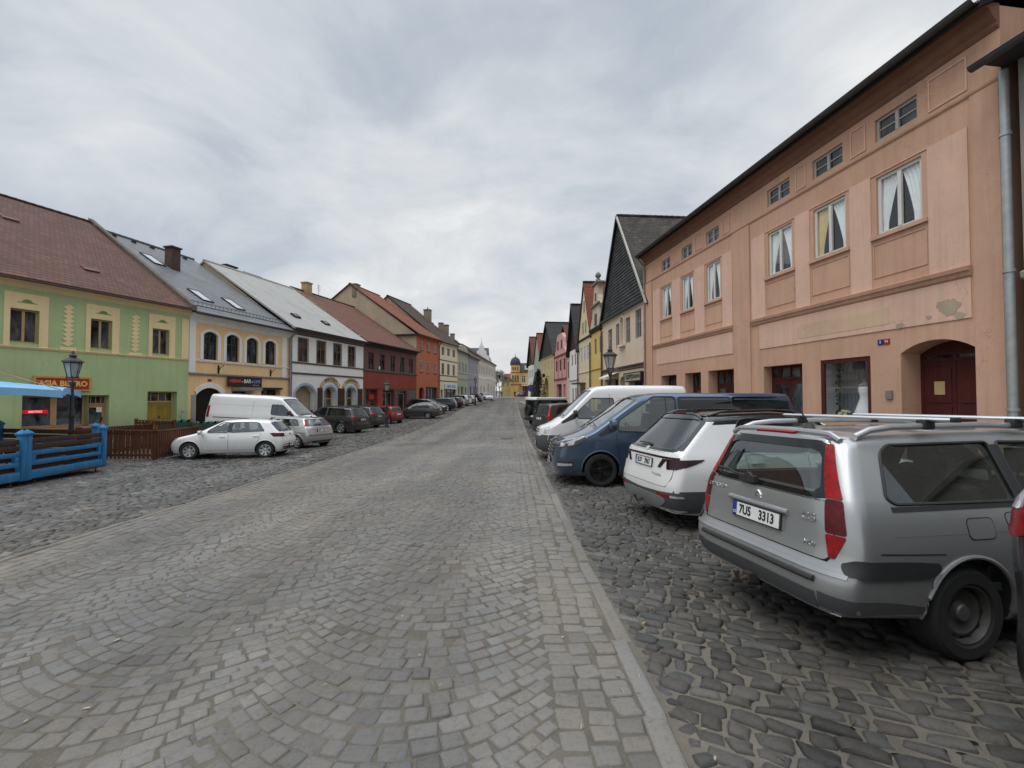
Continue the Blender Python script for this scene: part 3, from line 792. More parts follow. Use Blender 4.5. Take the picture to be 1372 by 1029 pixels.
def yellow_house():
    wm = plaster('apricot_render', (.80, .545, .29), .25, .10); wh = plaster('white_trim', (.76, .745, .71), .3, .06)
    fr = plain('black_frame', (.02, .02, .022), .5)
    ws = [(.9, 1.88, 3.92, 5.6, .18, .22), (2.5, 3.48, 3.92, 5.63, .18, .22), (4.07, 5.05, 3.93, 5.62, .18, .22), (5.68, 6.67, 3.95, 5.62, .18, .22)]
    arch = (.48, 2.25, -.5, 2.24, .14, .42); rs = (5.4, 7.2, -.4, 2.22, .5); md = (3.0, 4.4, -.4, 2.05, .45)
    h, L = house('yellow_house', 'apricot house with white arched window surrounds and dark slate roof', G1, Y1, 6.35, ws + [arch, rs, md], wm, 9, 12.45, HG, gabm=CONC)
    for o in ws: window(h, o, fr, GL, 1, (.62,), .075, .05, surround=(.2, .05), surm=wh)
    cornice(h, L, 3.73, [(.02, 0), (.06, .03), (.09, .12), (.03, .14)], wh, .36, 'window_sill_band')
    cornice(h, L, 2.96, [(.02, 0), (.09, .03), (.12, .12), (.04, .15)], plaster('grey_trim', (.33, .31, .28), .3))
    trim(h, 'pilaster', wh, (.0, .38, -.06, .01, 3.12, 6.1)); trim(h, 'pilaster', wh, (7.28, 7.72, -.06, .01, 3.12, 6.1))
    trim(h, 'pilaster_base', wh, (.02, .28, -.1, -.058, 2.4, 2.9)) if False else None
    cornice(h, L, 6.0, [(.02, 0), (.08, .08), (.14, .2), (.36, .42), (.44, .52)], wh)
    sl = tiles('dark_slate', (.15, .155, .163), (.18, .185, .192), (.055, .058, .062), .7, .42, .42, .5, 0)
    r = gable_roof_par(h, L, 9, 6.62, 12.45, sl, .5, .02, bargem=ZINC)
    gutter(h, L, -.56, 6.5, DZINC)
    for x, t in ((2.3, .13), (4.7, .12), (2.6, .60)): skylight(h, r, x, t, 9, 6.62, 12.45, .5, .14, .78, 1.5, plain('skylight_frame', (.02, .02, .022), .5), plain('painted_sky_glass', (.5, .52, .55), .03, 0, .05, spec=1.0))  # pale base colour of the panes stands in for reflected sky
    m = MB()                                    # snow guard along the eaves
    for y, z in ((.25, .30), (.25, .5)):
        k = (12.45 - 6.62) / 9; m.tube([(.1, y, 6.62 + y * k + z), (L - .1, y, 6.62 + y * k + z)], .018, 6)
    for i in range(27): x = .15 + i * .295; m.tube([(x, .25, 6.9), (x, .25, 7.32)], .012, 5)
    m.build('snow_guard', DZINC, h)
    for i in range(6): MB().box(.6 + i * 1.25, .8 + i * 1.25, 8.35, 8.65, 12.2, 12.36).build('roof_vent', IRON, h)
    chimney(h, 3.6, 5.6, 9, 11.75, .62, .62, BRICK, plain('chimney_cap_dark', (.05, .04, .038), .9), 0)
    dd = door(h, arch, wood('dark_gateway', (.012, .009, .008)), wood('dark_gateway', (0, 0, 0)), 3, 2, None, None, False, name='gate')  # near-black leaves stand in for the shade of an open passage
    s = MB()                                    # white arched hood over the gateway
    A = arc_pts(.4, 2.48, 2.05, .5); Bp = arc_pts(.48, 2.25, 1.82, .42)
    for p, q, a, b in zip(A[:-1], A[1:], Bp[:-1], Bp[1:]):
        s.add([(p[0], -.05, p[1]), (q[0], -.05, q[1]), (b[0], -.05, b[1]), (a[0], -.05, a[1]), (p[0], .01, p[1]), (q[0], .01, q[1])], [(0, 3, 2, 1), (0, 1, 5, 4)])
    s.build('arch_surround', wh, h)
    trim(h, 'gate_jamb', plaster('grey_trim', (0, 0, 0)), (.2, .47, -.045, .01, -.8, 1.82))
    door(h, md, wood('shop_dark', (.05, .04, .035)), plain('black_frame', (0, 0, 0)), 2, 2, GL, 1.6)
    window(h, (5.4, 7.2, .2, 2.22, .5), plain('black_frame', (0, 0, 0)), GL, 2, (), .08, name='shop_window')
    trim(h, 'shop_base', wm, (5.4, 7.2, .3, .49, -.6, .2))
    trim(h, 'canopy', CONC, (2.95, 4.75, -.7, -.002, 2.1, 2.3)); trim(h, 'canopy_edge', plain('black_frame', (0, 0, 0)), (5.3, 7.3, -.12, -.002, 2.22, 2.34))
    trim(h, 'house_number', plain('plate_red', (.12, .03, .02), .5), (1.24, 1.5, -.025, -.002, 2.62, 2.76))
    for x in (1.95, 6.2):                       # wrought-iron flag brackets
        m = MB(); m.box(x - .04, x + .04, -.06, -.002, 3.12, 3.62); m.tube([(x, -.05, 3.4), (x, -.42, 3.62)], .02, 6); m.tube([(x, -.05, 3.25), (x, -.2, 3.5)], .014, 6)
        m.build('flag_bracket', IRON, h)
    downpipe(h, L - .02, -.13, -.6, 6.5, ZINC, .06, -.56)
    sg = thing('shop_sign', 'black bar sign with red, white and blue letters over the yellow house shop', 'sign', h.location, h.rotation_euler.z)
    MB().box(2.5, 5.27, -.16, -.125, 2.36, 2.97).build('board', plain('sign_black', (.02, .018, .018), .4), sg)
    for s_, x, c, sz in (('HERNA', 3.08, (.62, .07, .06), .28), ('-', 3.62, (.7, .7, .7), .3), ('BAR', 4.02, (.62, .68, .60), .33), ('-', 4.42, (.7, .7, .7), .3), ('CAFE', 4.8, (.16, .22, .62), .27)):
        text('lettering', s_, sz, plain('letters_' + s_ + str(x), c, .4), sg, (x, -.165, 2.7), bold=.012, shear=.15, xscale=.95)
    text('lettering', 'NON STOP', .1, plain('letters_small', (.6, .6, .6), .4), sg, (4.75, -.165, 2.46))
yellow_house()

def white_house():
    wm = plaster('white_render', (.80, .785, .755), .3, .05); br = plain('brown_trim', (.085, .06, .05), .7, 0, .2)
    fr = wood('brown_frame', (.16, .095, .045)); blue = plaster('blue_reveal', (.36, .43, .53), .25, .08)
    ws = [(.93, 2.02, 4.38, 6.22, .14), (3.07, 4.17, 4.38, 6.24, .14), (5.23, 6.33, 4.38, 6.26, .14), (7.33, 8.42, 4.38, 6.26, .14)]
    gate = (.66, 2.9, -.6, 2.58, .55, .55); a1 = (4.0, 5.6, -.5, 2.52, .5, .42); a2 = (7.0, 8.6, -.5, 2.55, .5, .42)
    h, L = house('white_house', 'white house with brown bands and pale sheet metal roof', Y1, W1, 6.75, ws + [gate, a1, a2], wm, 8, 12.35, HG, gabm=plaster('tan_gable', (.40, .33, .24), .35))
    for o in ws: window(h, o, fr, GL, 1, (.64,), .07, .05, surround=(.07, .02), surm=plain('grey_brown_trim', (.27, .22, .18), .8))
    trim(h, 'string_course', br, (0, L, -.05, .01, 4.24, 4.36)); trim(h, 'string_course', br, (0, L, -.06, .01, 3.42, 3.55))
    cornice(h, L, 6.42, [(.02, 0), (.1, .1), (.16, .22), (.3, .36), (.38, .46)], plain('brown_eaves', (.13, .105, .095), .8))
    roofm = tin_roof()
    r = gable_roof_par(h, L, 8, 6.95, 12.35, roofm, .5, .1)
    gutter(h, L, -.58, 6.86, DZINC)
    for x, t in ((2.2, .14), (5.9, .14)): skylight(h, r, x, t, 8, 6.95, 12.35, .5, .14, .7, .55, IRON, GL, .12)
    chimney(h, 3.4, 9.2, 11, 13.0, 1.1, .6, plain('rusty_chimney', (.12, .085, .065), .9), IRON); chimney(h, 5.4, 9.0, 11, 12.75, 2.0, .6, plain('rusty_chimney', (0, 0, 0)), IRON)
    door(h, gate, wood('tan_gate', (.40, .31, .21)), wood('tan_gate', (0, 0, 0)), 4, 2, None, None, False, name='gate')
    def archband(nm, x0, x1, zs, rise, wd, m, pr):
        A = arc_pts(x0 - wd, x1 + wd, zs, rise + wd, 16); Bp = arc_pts(x0, x1, zs, rise, 16); s = MB()
        for p, q, a, b in zip(A[:-1], A[1:], Bp[:-1], Bp[1:]):
            s.add([(p[0], -pr, p[1]), (q[0], -pr, q[1]), (b[0], -pr, b[1]), (a[0], -pr, a[1]), (p[0], .01, p[1]), (q[0], .01, q[1])], [(0, 3, 2, 1), (0, 1, 5, 4)])
        s.box(x0 - wd, x0, -pr, .01, -.6, zs); s.box(x1, x1 + wd, -pr, .01, -.6, zs)
        return s.build(nm, m, h)
    archband('gate_surround', .66, 2.9, 2.03, .55, .2, blue, .05)
    for o in (a1, a2):
        archband('window_surround', o[0], o[1], o[3] - .42, .42, .2, blue, .05)
        q = window(h, (o[0], o[1], .3, o[3], .5, .42), plain('cream_frame', (.55, .45, .27), .6), GL, 1, (.55,), .13, .06, name='shop_window')
        trim(h, 'window_base', blue, (o[0], o[1], .25, .49, -.7, .3))
    for x0, x1 in ((3.2, 3.78), (5.86, 6.78), (8.86, 9.62)):
        m = MB(); m.box(x0, x1, -.06, -.002, .0, 2.42)
        for k in range(3): m.box(x0 + .03, x1 - .03, -.085, -.058, .3 + k * .9, .42 + k * .9)
        m.build('shutter', wood('shutter_wood', (.075, .035, .018)), h)
    for nm, xc in (('VINOTEKA', 4.8), ('CUKRARNA', 7.8)):
        sg = thing('arched_sign', 'arched beige ' + ('left' if xc < 6 else 'right') + ' shop lettering above a blue window arch of the white house', 'sign', h.location, h.rotation_euler.z)
        A = arc_pts(xc - 1.35, xc + 1.35, 2.62, .72, 18); Bp = arc_pts(xc - 1.05, xc + 1.05, 2.40, .58, 18); s = MB()
        for p, q, a, b in zip(A[:-1], A[1:], Bp[:-1], Bp[1:]):
            s.add([(p[0], -.075, p[1]), (q[0], -.075, q[1]), (b[0], -.075, b[1]), (a[0], -.075, a[1]), (p[0], -.052, p[1]), (q[0], -.052, q[1]), (b[0], -.052, b[1]), (a[0], -.052, a[1])], [(0, 3, 2, 1), (0, 1, 5, 4), (2, 3, 7, 6)])
        s.build('panel', plain('beige_sign', (.52, .40, .22), .7), sg)
        text('lettering', nm, .36, plain('brown_letters', (.13, .07, .03), .6), sg, (xc, -.085, 3.17), bold=.012, curve_r=1.72, xscale=1.0)
    downpipe(h, .1, -.1, -.6, 6.86, DZINC, .055, -.58)

def tin_roof():
    m, t, N, Lk, P = nt('sheet_metal_roof')
    tc = N.new('ShaderNodeTexCoord'); uv = tc.outputs['UV']; o = tc.outputs['Object']
    sx = N.new('ShaderNodeSeparateXYZ'); Lk.new(uv, sx.inputs[0])
    dv = mulf(N, Lk, sx.outputs[0], 1 / .62)
    fm = N.new('ShaderNodeMath'); fm.operation = 'FRACT'; Lk.new(dv, fm.inputs[0])
    pk = N.new('ShaderNodeMath'); pk.operation = 'GREATER_THAN'; pk.inputs[1].default_value = .93; Lk.new(fm.outputs[0], pk.inputs[0])
    a = mixc(N, Lk, (.30, .295, .275), (.375, .365, .345), ramp_f(N, Lk, noise(N, Lk, mapping(N, Lk, uv, (1.6, .22, 1)), 1, 5, .7), .3, .7))
    a = mixc(N, Lk, a, (.17, .15, .12), mulf(N, Lk, ramp_f(N, Lk, noise(N, Lk, o, .9, 7, .7), .52, .75), .6))
    a = mixc(N, Lk, a, (.16, .15, .14), pk.outputs[0])
    Lk.new(a, P.inputs['Base Color']); P.inputs['Roughness'].default_value = .6; P.inputs['Metallic'].default_value = .15
    b = N.new('ShaderNodeBump'); b.inputs['Strength'].default_value = .8; b.inputs['Distance'].default_value = .03; Lk.new(pk.outputs[0], b.inputs['Height']); Lk.new(b.outputs[0], P.inputs['Normal'])
    return m
white_house()

def red_house():
    wm = plaster('oxblood_render', (.165, .085, .075), .3, .12); lo = plaster('red_render', (.27, .065, .05), .3, .15)
    fr = plain('dark_brown_frame', (.035, .02, .018), .6); gm = plain('ledge_grey', (.13, .10, .09), .8)
    ws = [(.85 + k * 2.06, 1.8 + k * 2.06, 4.4, 6.02, .16) for k in range(5)]
    h, L = house('oxblood_house', 'dark oxblood house with red shopfront band and brown tiled roof', W1, R1, 6.95, ws + [(.4, 5.9, -.4, 2.4, .5), (6.7, 8.6, -.4, 2.3, .5)], wm, 8.4, 12.6, HG, gabm=plaster('tan_gable', (0, 0, 0)))
    for o in ws: window(h, o, fr, GL, 1, (.66,), .07, .05, sill=(.08, .08, .06), sillm=fr)
    cornice(h, L, 4.1, [(.03, 0), (.1, .06), (.14, .2), (.05, .26)], gm)
    m = MB(); facade(m, L, 2.5, 4.1, [], -.03); m.build('shop_band', lo, h)
    trim(h, 'shutter_box', plain('roller_shutter', (.12, .10, .095), .6), (9.0, 10.7, -.02, .01, -.6, 2.38))
    window(h, (.4, 2.6, .2, 2.4, .5), lo, GL, 1, (.8,), .1, .06, name='shop_window'); window(h, (3.6, 5.9, .2, 2.4, .5), plain('shop_frame_pale', (.32, .20, .18), .6), GL, 1, (.85,), .1, .06, name='shop_window')
    trim(h, 'shop_base', lo, (.4, 5.9, .25, .47, -.6, .2)); trim(h, 'shop_pier', lo, (2.6, 3.6, .02, .47, .2, 2.4))
    trim(h, 'poster', plain('poster_red', (.55, .03, .03), .5), (1.5, 2.4, .3, .36, 1.4, 1.9)); trim(h, 'white_sign', WHITE, (2.62, 2.86, -.08, -.05, 4.42, 4.75))
    door(h, (6.7, 8.6, -.4, 2.3, .5), fr, WHITE, 2, 2, GL, 2.0)
    cornice(h, L, 6.55, [(.02, 0), (.08, .1), (.3, .34), (.36, .42)], fr)
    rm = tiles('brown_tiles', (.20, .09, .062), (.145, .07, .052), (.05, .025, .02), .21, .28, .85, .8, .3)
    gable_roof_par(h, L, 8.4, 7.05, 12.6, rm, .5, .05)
    gutter(h, L, -.56, 6.94, DZINC)
    m = MB(); k = (12.6 - 7.05) / 8.4
    for i in range(16):      # crumbling parapet of the party wall
        y = .3 + i * .5; m.box(-.22, .22, y, y + .47, 7 + y * k, 7.3 + y * k + .12 * rng.random())
    m.build('parapet', plaster('tan_gable', (0, 0, 0)), h)
    chimney(h, 2.2, 8.3, 12, 13.6, .8, .7, plain('yellow_brick', (.36, .24, .12), .9), CONC)
    m = MB(); m.tube([(4.2, 8.4, 12.6), (4.2, 8.4, 14.0)], .03, 6)
    for k in range(4): m.tube([(3.9, 8.4, 13.3 + k * .18), (4.5, 8.4, 13.3 + k * .18)], .014, 5)
    m.build('aerial', ZINC, h)
red_house()

def orange_house():
    wm = plaster('brick_red_render', (.48, .16, .09), .3, .1); fr = plain('pink_frame', (.55, .40, .36), .6)
    ws = [(.9 + a * 2.16, 1.75 + a * 2.16, z, z + (1.4 if z < 6 else 1.05), .1) for a in range(3) for z in (4.7, 7.36)]
    h, L = house('orange_house', 'three storey brick red house with tan gable end and red roof', R1, O1, 9.1, ws + [(.8, 2.2, -.2, 2.8, .4, .35), (2.75, 6.5, -.2, 2.85, .3)], wm, 9, 15.6, HG, gabm=plaster('tan_gable', (0, 0, 0)))
    for o in ws: window(h, o, fr, GLB, 1, (), .09, .05, sill=(.05, .06, .08), sillm=plain('dark_brown_frame', (0, 0, 0)))
    dk = wood('dark_red_door', (.055, .015, .012))
    door(h, (.8, 2.2, -.2, 2.8, .4, .35), dk, dk, 3, 1, None, None, False); window(h, (2.75, 6.5, -.2, 2.85, .3), dk, GL, 3, (), .12, .1, name='shop_window')
    cornice(h, L, 8.85, [(.02, 0), (.2, .14), (.32, .3)], wm)
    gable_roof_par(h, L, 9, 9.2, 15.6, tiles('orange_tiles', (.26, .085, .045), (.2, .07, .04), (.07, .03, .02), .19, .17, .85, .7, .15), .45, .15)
    trim(h, 'eaves_board', IRON, (-.25, .2, -.5, 3.5, 9.0, 9.15))
    gutter(h, L, -.5, 9.05, DZINC)
    chimney(h, .4, 8.4, 14, 15.6, .9, .6, plain('tan_chimney', (.2, .16, .12), .9), CONC)
    downpipe(h, L - .1, -.12, -.4, 9, DZINC, .06, -.5)
orange_house()

def cream_house():
    wm = plaster('cream_render', (.78, .70, .50), .25, .07); fr = plain('grey_frame', (.25, .23, .2), .7)
    ws = [(.9 + a * 1.92, 1.74 + a * 1.92, z, z + (1.55 if z < 6 else 1.08), .12) for a in range(3) for z in (4.66, 7.35)]
    h, L = house('cream_house', 'three storey cream house with dark roof and blue lettered shop sign', O1, C1, 9.0, ws + [(1.8, 6.1, .1, 2.65, .3), (.6, 1.4, .0, 2.6, .3)], wm, 7.8, 15.6, HG, gabm=plaster('tan_gable', (0, 0, 0)))
    for o in ws: window(h, o, fr, GL, 1, (.66,), .06, .04)
    br = plain('brown_trim', (0, 0, 0))
    for z in (4.5, 6.6, 3.75): trim(h, 'string_course', br, (.0, L, -.04, .01, z, z + .1))
    window(h, (1.8, 6.1, .1, 2.65, .3), plain('shop_brown', (.09, .05, .045), .6), GL, 2, (), .1, .09, name='shop_window'); door(h, (.6, 1.4, .0, 2.6, .3), fr, fr, 3, 1, None, 2.1, False)
    cornice(h, L, 8.75, [(.02, 0), (.2, .15), (.3, .3)], wm)
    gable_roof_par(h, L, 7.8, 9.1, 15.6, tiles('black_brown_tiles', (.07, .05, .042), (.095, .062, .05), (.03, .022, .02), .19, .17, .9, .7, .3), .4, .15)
    trim(h, 'chimney_side', plaster('tan_gable', (0, 0, 0)), (5.4, 6.3, 5.5, 6.5, 11, 14.3)) if False else None
    chimney(h, 6.0, 4.6, 11, 14.6, .9, .9, plain('tan_chimney', (0, 0, 0)), CONC, 1); chimney(h, 6.4, 2.6, 10, 12.6, .6, .6, plain('tan_chimney', (0, 0, 0)), CONC)
    sg = thing('shop_sign', 'white shop sign with blue letters on the cream house', 'sign', h.location, h.rotation_euler.z)
    MB().box(1.79, 6.2, -.12, -.03, 2.7, 3.42).build('board', plain('sign_white', (.62, .66, .70), .5), sg)
    text('lettering', 'OBUV - KOZE', .5, plain('sign_blue', (.06, .12, .32), .5), sg, (4.0, -.125, 3.05), bold=.015)
cream_house()

def far_left():
    def simple(nm, label, A, B, ze, c, rows, n, ww, roofc, zr, D, bands=(), doors=(), frame=(.5, .49, .46), x0=.9, lower=None, dsh=.12):
        wm = plaster(nm + '_render', c, .25, .08); fr = plain(nm + '_frame', frame, .7)
        L, _ = frame_of(A, B); zg = gzf((A[0] + B[0]) / 2, (A[1] + B[1]) / 2)
        ws = [(x0 + k * (L - 2 * x0 - ww) / max(1, n - 1), x0 + k * (L - 2 * x0 - ww) / max(1, n - 1) + ww, z, z + hh, .12) for k in range(n) for z, hh in rows]
        ds = [(a, b, zg, zg + hh, .3) for a, b, hh in doors]
        h, L = house(nm, label, A, B, ze, ws + ds, wm, D, zr, HG, gabm=wm)
        for o in ws: window(h, o, fr, GLB, 1, (), .09, .05)
        for o in ds: door(h, o, wood('far_door', (.09, .06, .05)), fr, 2, 1 if o[1] - o[0] < 1.6 else 2, GL, None, False)
        for z, hgt, m in bands: trim(h, 'string_course', m, (0, L, -.05, .01, z, z + hgt))
        cornice(h, L, ze - .35, [(.02, 0), (.22, .22), (.32, .36)], wm)
        gable_roof_par(h, L, D, ze, zr, tiles('black_brown_tiles', (0, 0, 0), (0, 0, 0), (0, 0, 0)) if roofc is None else roofc, .35, .12)
        return h, L
    br = plain('brown_trim', (0, 0, 0)); gy = plaster('grey_trim', (0, 0, 0)); wh = plaster('white_trim', (0, 0, 0))
    h, L = simple('sage_house', 'sage green house beside the cream three storey one', C1, GG, 8.5, (.40, .43, .33), [(5.35, 1.5)], 3, .95, None, 13.6, 6, [(5.15, .1, gy), (4.25, .12, gy)], [(.2, 1.1, 2.7), (2.1, 3.5, 2.75), (4.7, 5.5, 2.7)])
    s = MB(); s.prism([(x, z) for x, z in [(.3, 8.5), (6.3, 8.5)] + [(3.3 + 3.0 * math.cos(t), 8.5 + 1.1 * math.sin(t)) for t in [math.pi * i / 12 for i in range(1, 12)]]], 'y', -.12, .3)
    s.build('attic_gable', plaster('stone_gable', (.42, .39, .32), .4), h)
    chimney(h, 5.8, 3.5, 10, 13.2, .8, .8, plain('tan_chimney', (0, 0, 0)), CONC)
    h, L = simple('lilac_house', 'lilac grey house with white window frames', GG, PU, 8.3, (.33, .30, .345), [(5.45, 1.25)], 4, 1.1, None, 12.8, 6, [(4.5, .12, gy)], [(1.6, 2.7, 2.6), (4.4, 5.6, 2.7), (6.9, 8.0, 2.6)], (.62, .61, .6))
    chimney(h, 2.5, 4.5, 10, 13.0, .7, .7, plain('tan_chimney', (0, 0, 0)), CONC); chimney(h, 7.5, 4.5, 10, 12.9, .7, .7, plain('tan_chimney', (0, 0, 0)), CONC)
    h, L = simple('pale_house', 'pale stone coloured house with white upper windows', PU, PA, 8.8, (.58, .53, .45), [(5.85, 1.6)], 4, 1.0, None, 12.8, 6, [(5.05, .3, wh), (7.8, .15, wh)], [(2.2, 3.3, 2.7), (6, 7.2, 2.7)], (.6, .58, .52))
    h, L = simple('corner_house', 'pale corner house at the far left end of the row', PA, PB, 8.9, (.56, .51, .43), [(6.1, 1.6)], 5, 1.2, None, 12.2, 5, [(5.3, .3, wh), (8.0, .15, wh)], [(2.5, 3.8, 3.2), (7, 8.2, 2.7), (11.5, 12.7, 2.7)], (.6, .58, .52))
    # ornate white gable rising behind the row, with a blue slate roof
    b = thing('gabled_town_hall', 'slate roofed building with ornate white gable behind the left row', 'house', (-8.9, 97, 0), 0)
    g = MB(); pr = [(-.6, 8), (3.9, 8), (3.9, 10.4), (3.4, 10.6), (3.3, 11.4), (2.9, 11.7), (2.75, 12.5), (2.5, 12.8), (2.4, 13.3), (2.2, 13.3), (2.1, 12.8), (1.85, 12.5), (1.7, 11.7), (1.3, 11.4), (1.2, 10.6), (-.6, 10.4)]
    g.prism(pr, 'y', -.3, .2); g.lathe([(.02, 13.3), (.16, 13.5), (.05, 13.8), (.02, 14.5)], 8, (2.3, 0, 0)); g.build('gable', plaster('white_render', (0, 0, 0)), b)
    MB().box(-1.5, 4, .2, 9, 5, 10.3).build('wall', plaster('pale_house_render', (0, 0, 0)), b)
    MB().prism([(.2, 10.2), (9, 10.2), (4.6, 12.6)], 'x', -2.2, 3.6).build('roof', tiles('blue_slate', (.09, .11, .14), (.11, .13, .16), (.05, .05, .06), .4, .25, .6, .3), b)
far_left()
# ------------------------------------------------------------------ right row of houses
PF = (7.30, 24.29); PN = (9.3704, 8.4245)      # far and near corner of the salmon house
RB = [(6.64, 32.7), (6.42, 36.3), (6.15, 41.2), (5.92, 45.8), (5.85, 47.6), (5.15, 54.5), (4.05, 63.5), (3.45, 70), (2.8, 78)]

def salmon_house():
    lt = plaster('salmon_render', (.69, .455, .35), .34, .11, .16, .92, .3, (.70, .46, .35)); dk = plaster('terracotta_render', (.58, .355, .25), .38, .12, .16, .92, .25, (.56, .34, .24))
    fr = plain('white_window', (.66, .65, .62), .5, 0, .05); red = wood('dark_red_frame', (.080, .017, .014)); gl = clearglass('old_window_glass', (.95, .97, .97), .075)
    w1 = [(1.86, 2.84), (3.88, 4.84), (5.9, 6.86), (9.56, 10.62), (11.46, 12.54), (13.42, 14.5)]
    up = [(a, b, 5.72 if i > 2 else 5.62, 7.17, .13) for i, (a, b) in enumerate(w1)]
    at = [(a + .0, b - .06, 8.06 if i > 2 else 7.98, 8.62 if i > 2 else 8.53, .14) for i, (a, b) in enumerate(w1)]
    shopw = (11.62, 13.17, 1.15, 2.78, .10); arch = (13.94, 15.45, -.2, 3.0, .62, .24)
    low = [(1.75, 3.3, -.3, 2.77, .5), (4.07, 5.39, -.3, 2.78, .5), (5.95, 7.7, -.3, 2.79, .5), (9.26, 10.95, -.2, 2.75, .40)]
    h, L = house('salmon_house', 'long salmon pink house with lace curtains in white windows and arched gateway', PF, PN, 9.3, up + at + low + [shopw, arch], dk, 6, None, HGR)
    for x in (.012, L - .012): MB().quad((x, .012, -1.4), (x, 12, -1.4), (x, 12, 9.3), (x, .012, 9.3)).build('side_wall', dk, h)
    # paler wall fields between the terracotta pilasters, around each window; each is a plaster skin 22 mm proud
    def field(x0, x1, z0, z1, holes, nm='wall_field', m=lt, y=-.022):
        q = MB(); facade(q, x1, z0, z1, holes, y, x0)
        for a, b, c, d in ((x0, x1, z0, z0), (x0, x1, z1, z1)): q.quad((a, y, c), (b, y, c), (b, 0, c), (a, 0, c))
        for x in (x0, x1): q.quad((x, y, z0), (x, 0, z0), (x, 0, z1), (x, y, z1))
        return q.build(nm, m, h)
    for (x0, x1, k) in ((.92, 7.62, up[:3]), (8.74, 15.42, up[3:])):
        field(x0, x1, 4.42, 7.26, [(o[0] - .14, o[1] + .14, 4.44, 7.24, .022, 0) for o in k])
        field(x0 + .35, x1, 3.36, 4.18, [])
    trim(h, 'repair_patch', plaster('pale_patch', (.62, .44, .31), .2), (10.8, 13.7, -.028, -.018, 3.5, 3.9))
    for x, z, a in ((15.0, 3.66, .27), (13.95, 3.42, .10), (14.6, 3.5, .07), (15.2, 3.44, .12)):
        m = MB(); n = 60; q = [2 * math.pi * i / n for i in range(n)]; m.poly([(x + a * (.75 + .16 * math.sin(2 * p + x) + .09 * math.sin(5 * p + 1) + .05 * math.sin(11 * p)) * math.cos(p), -.027, z + a * .8 * (.8 + .15 * math.sin(3 * p) + .08 * math.sin(7 * p + x) + .04 * math.sin(13 * p)) * math.sin(p)) for p in q])
        m.build('bare_plaster', plaster('bare_plaster', (.42, .34, .25), .4, .25, .5), h)
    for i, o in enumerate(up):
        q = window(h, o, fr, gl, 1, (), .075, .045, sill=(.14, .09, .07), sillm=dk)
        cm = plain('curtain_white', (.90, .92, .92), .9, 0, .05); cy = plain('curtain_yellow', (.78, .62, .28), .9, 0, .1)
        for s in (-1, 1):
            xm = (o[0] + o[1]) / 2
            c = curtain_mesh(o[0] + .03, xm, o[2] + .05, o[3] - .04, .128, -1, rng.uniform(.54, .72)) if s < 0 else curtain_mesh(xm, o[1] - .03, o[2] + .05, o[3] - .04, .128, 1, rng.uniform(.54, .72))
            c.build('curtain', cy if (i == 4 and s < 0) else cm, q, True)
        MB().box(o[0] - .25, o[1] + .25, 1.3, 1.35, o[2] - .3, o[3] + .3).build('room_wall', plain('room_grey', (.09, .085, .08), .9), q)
        zl = 4.62
        pm = MB(); x0, x1, z0, z1 = o[0] - .1, o[1] + .1, zl + .06, o[2] - .2
        for a, b, c, d in ((x0, x1, z0, z0 + .025), (x0, x1, z1 - .025, z1), (x0, x0 + .025, z0 + .025, z1 - .025), (x1 - .025, x1, z0 + .025, z1 - .025)): pm.box(a, b, -.016, .006, c, d)
        pm.build('parapet_panel', dk, q)
    for o in at:
        q = window(h, o, plain('attic_frame', (.42, .40, .37), .7), GL, 1, (), .06, .04, glaz=(.5,))
    for k in range(6):                         # sunk panels between the attic windows
        xa = at[k][1] + .25; xb = (at[k + 1][0] - .25) if k < 5 else xa + .75
        if k == 2: xb = xa + .45
        pm = MB(); z0, z1 = 8.02, 8.72
        for a, b, c, d in ((xa, xb, z0, z0 + .03), (xa, xb, z1 - .03, z1), (xa, xa + .03, z0 + .03, z1 - .03), (xb - .03, xb, z0 + .03, z1 - .03)): pm.box(a, b, -.022, .006, c, d)
        pm.build('attic_panel', lt, h)
    for x0, x1 in ((.9, 7.66), (8.72, 15.44)):
        cornice(h, x1, 4.2, [(.022, 0), (.05, .03), (.07, .10), (.11, .12), (.13, .2), (.03, .22)], dk, x0)
    cornice(h, L, 7.84, [(.01, 0), (.04, .03), (.05, .07), (.01, .09)], dk, 0, 'attic_string')
    for x0, x1 in ((7.72, 8.66), (.05, .82), (15.5, 15.98)): trim(h, 'pilaster', dk, (x0, x1, -.05, .004, -1.0, 7.82))
    cornice(h, L, 8.86, [(.02, 0), (.06, .06), (.06, .12), (.14, .2), (.22, .34), (.40, .40), (.46, .47)], plaster('brown_cornice', (.22, .115, .075), .3))
    gutter(h, L, -.54, 9.36, DZINC, .09)
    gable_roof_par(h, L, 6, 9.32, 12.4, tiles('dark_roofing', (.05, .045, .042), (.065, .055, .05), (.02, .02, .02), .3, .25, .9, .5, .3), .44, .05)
    # ground floor openings
    for i, o in enumerate(low):
        if i in (0, 2): door(h, o, red, red, 3, 2, GL, 2.2, False)
        elif i == 1: door(h, o, red, red, 3, 1, GL, 2.15, False)
        else:
            d = door(h, o, red, red, 3, 2, GL, 2.3, False)
    sw = window(h, shopw, red, clearglass('shop_glass', (.95, .97, .97), .09), 0, (), .11, name='shop_window')
    b = MB(); x0, x1 = 11.4, 13.4
    b.quad((x0, .82, .3), (x1, .82, .3), (x1, .82, 3.2), (x0, .82, 3.2)); b.quad((x0, .12, .9), (x1, .12, .9), (x1, .82, .9), (x0, .82, .9)); b.quad((x0, .12, .9), (x0, .82, .9), (x0, .82, 3.2), (x0, .12, 3.2)); b.quad((x1, .12, .9), (x1, .82, .9), (x1, .82, 3.2), (x1, .12, 3.2))
    b.build('display_room', plain('display_wall', (.88, .90, .88), .9, 0, .05), sw)
    c = MB(); v = []; f = []
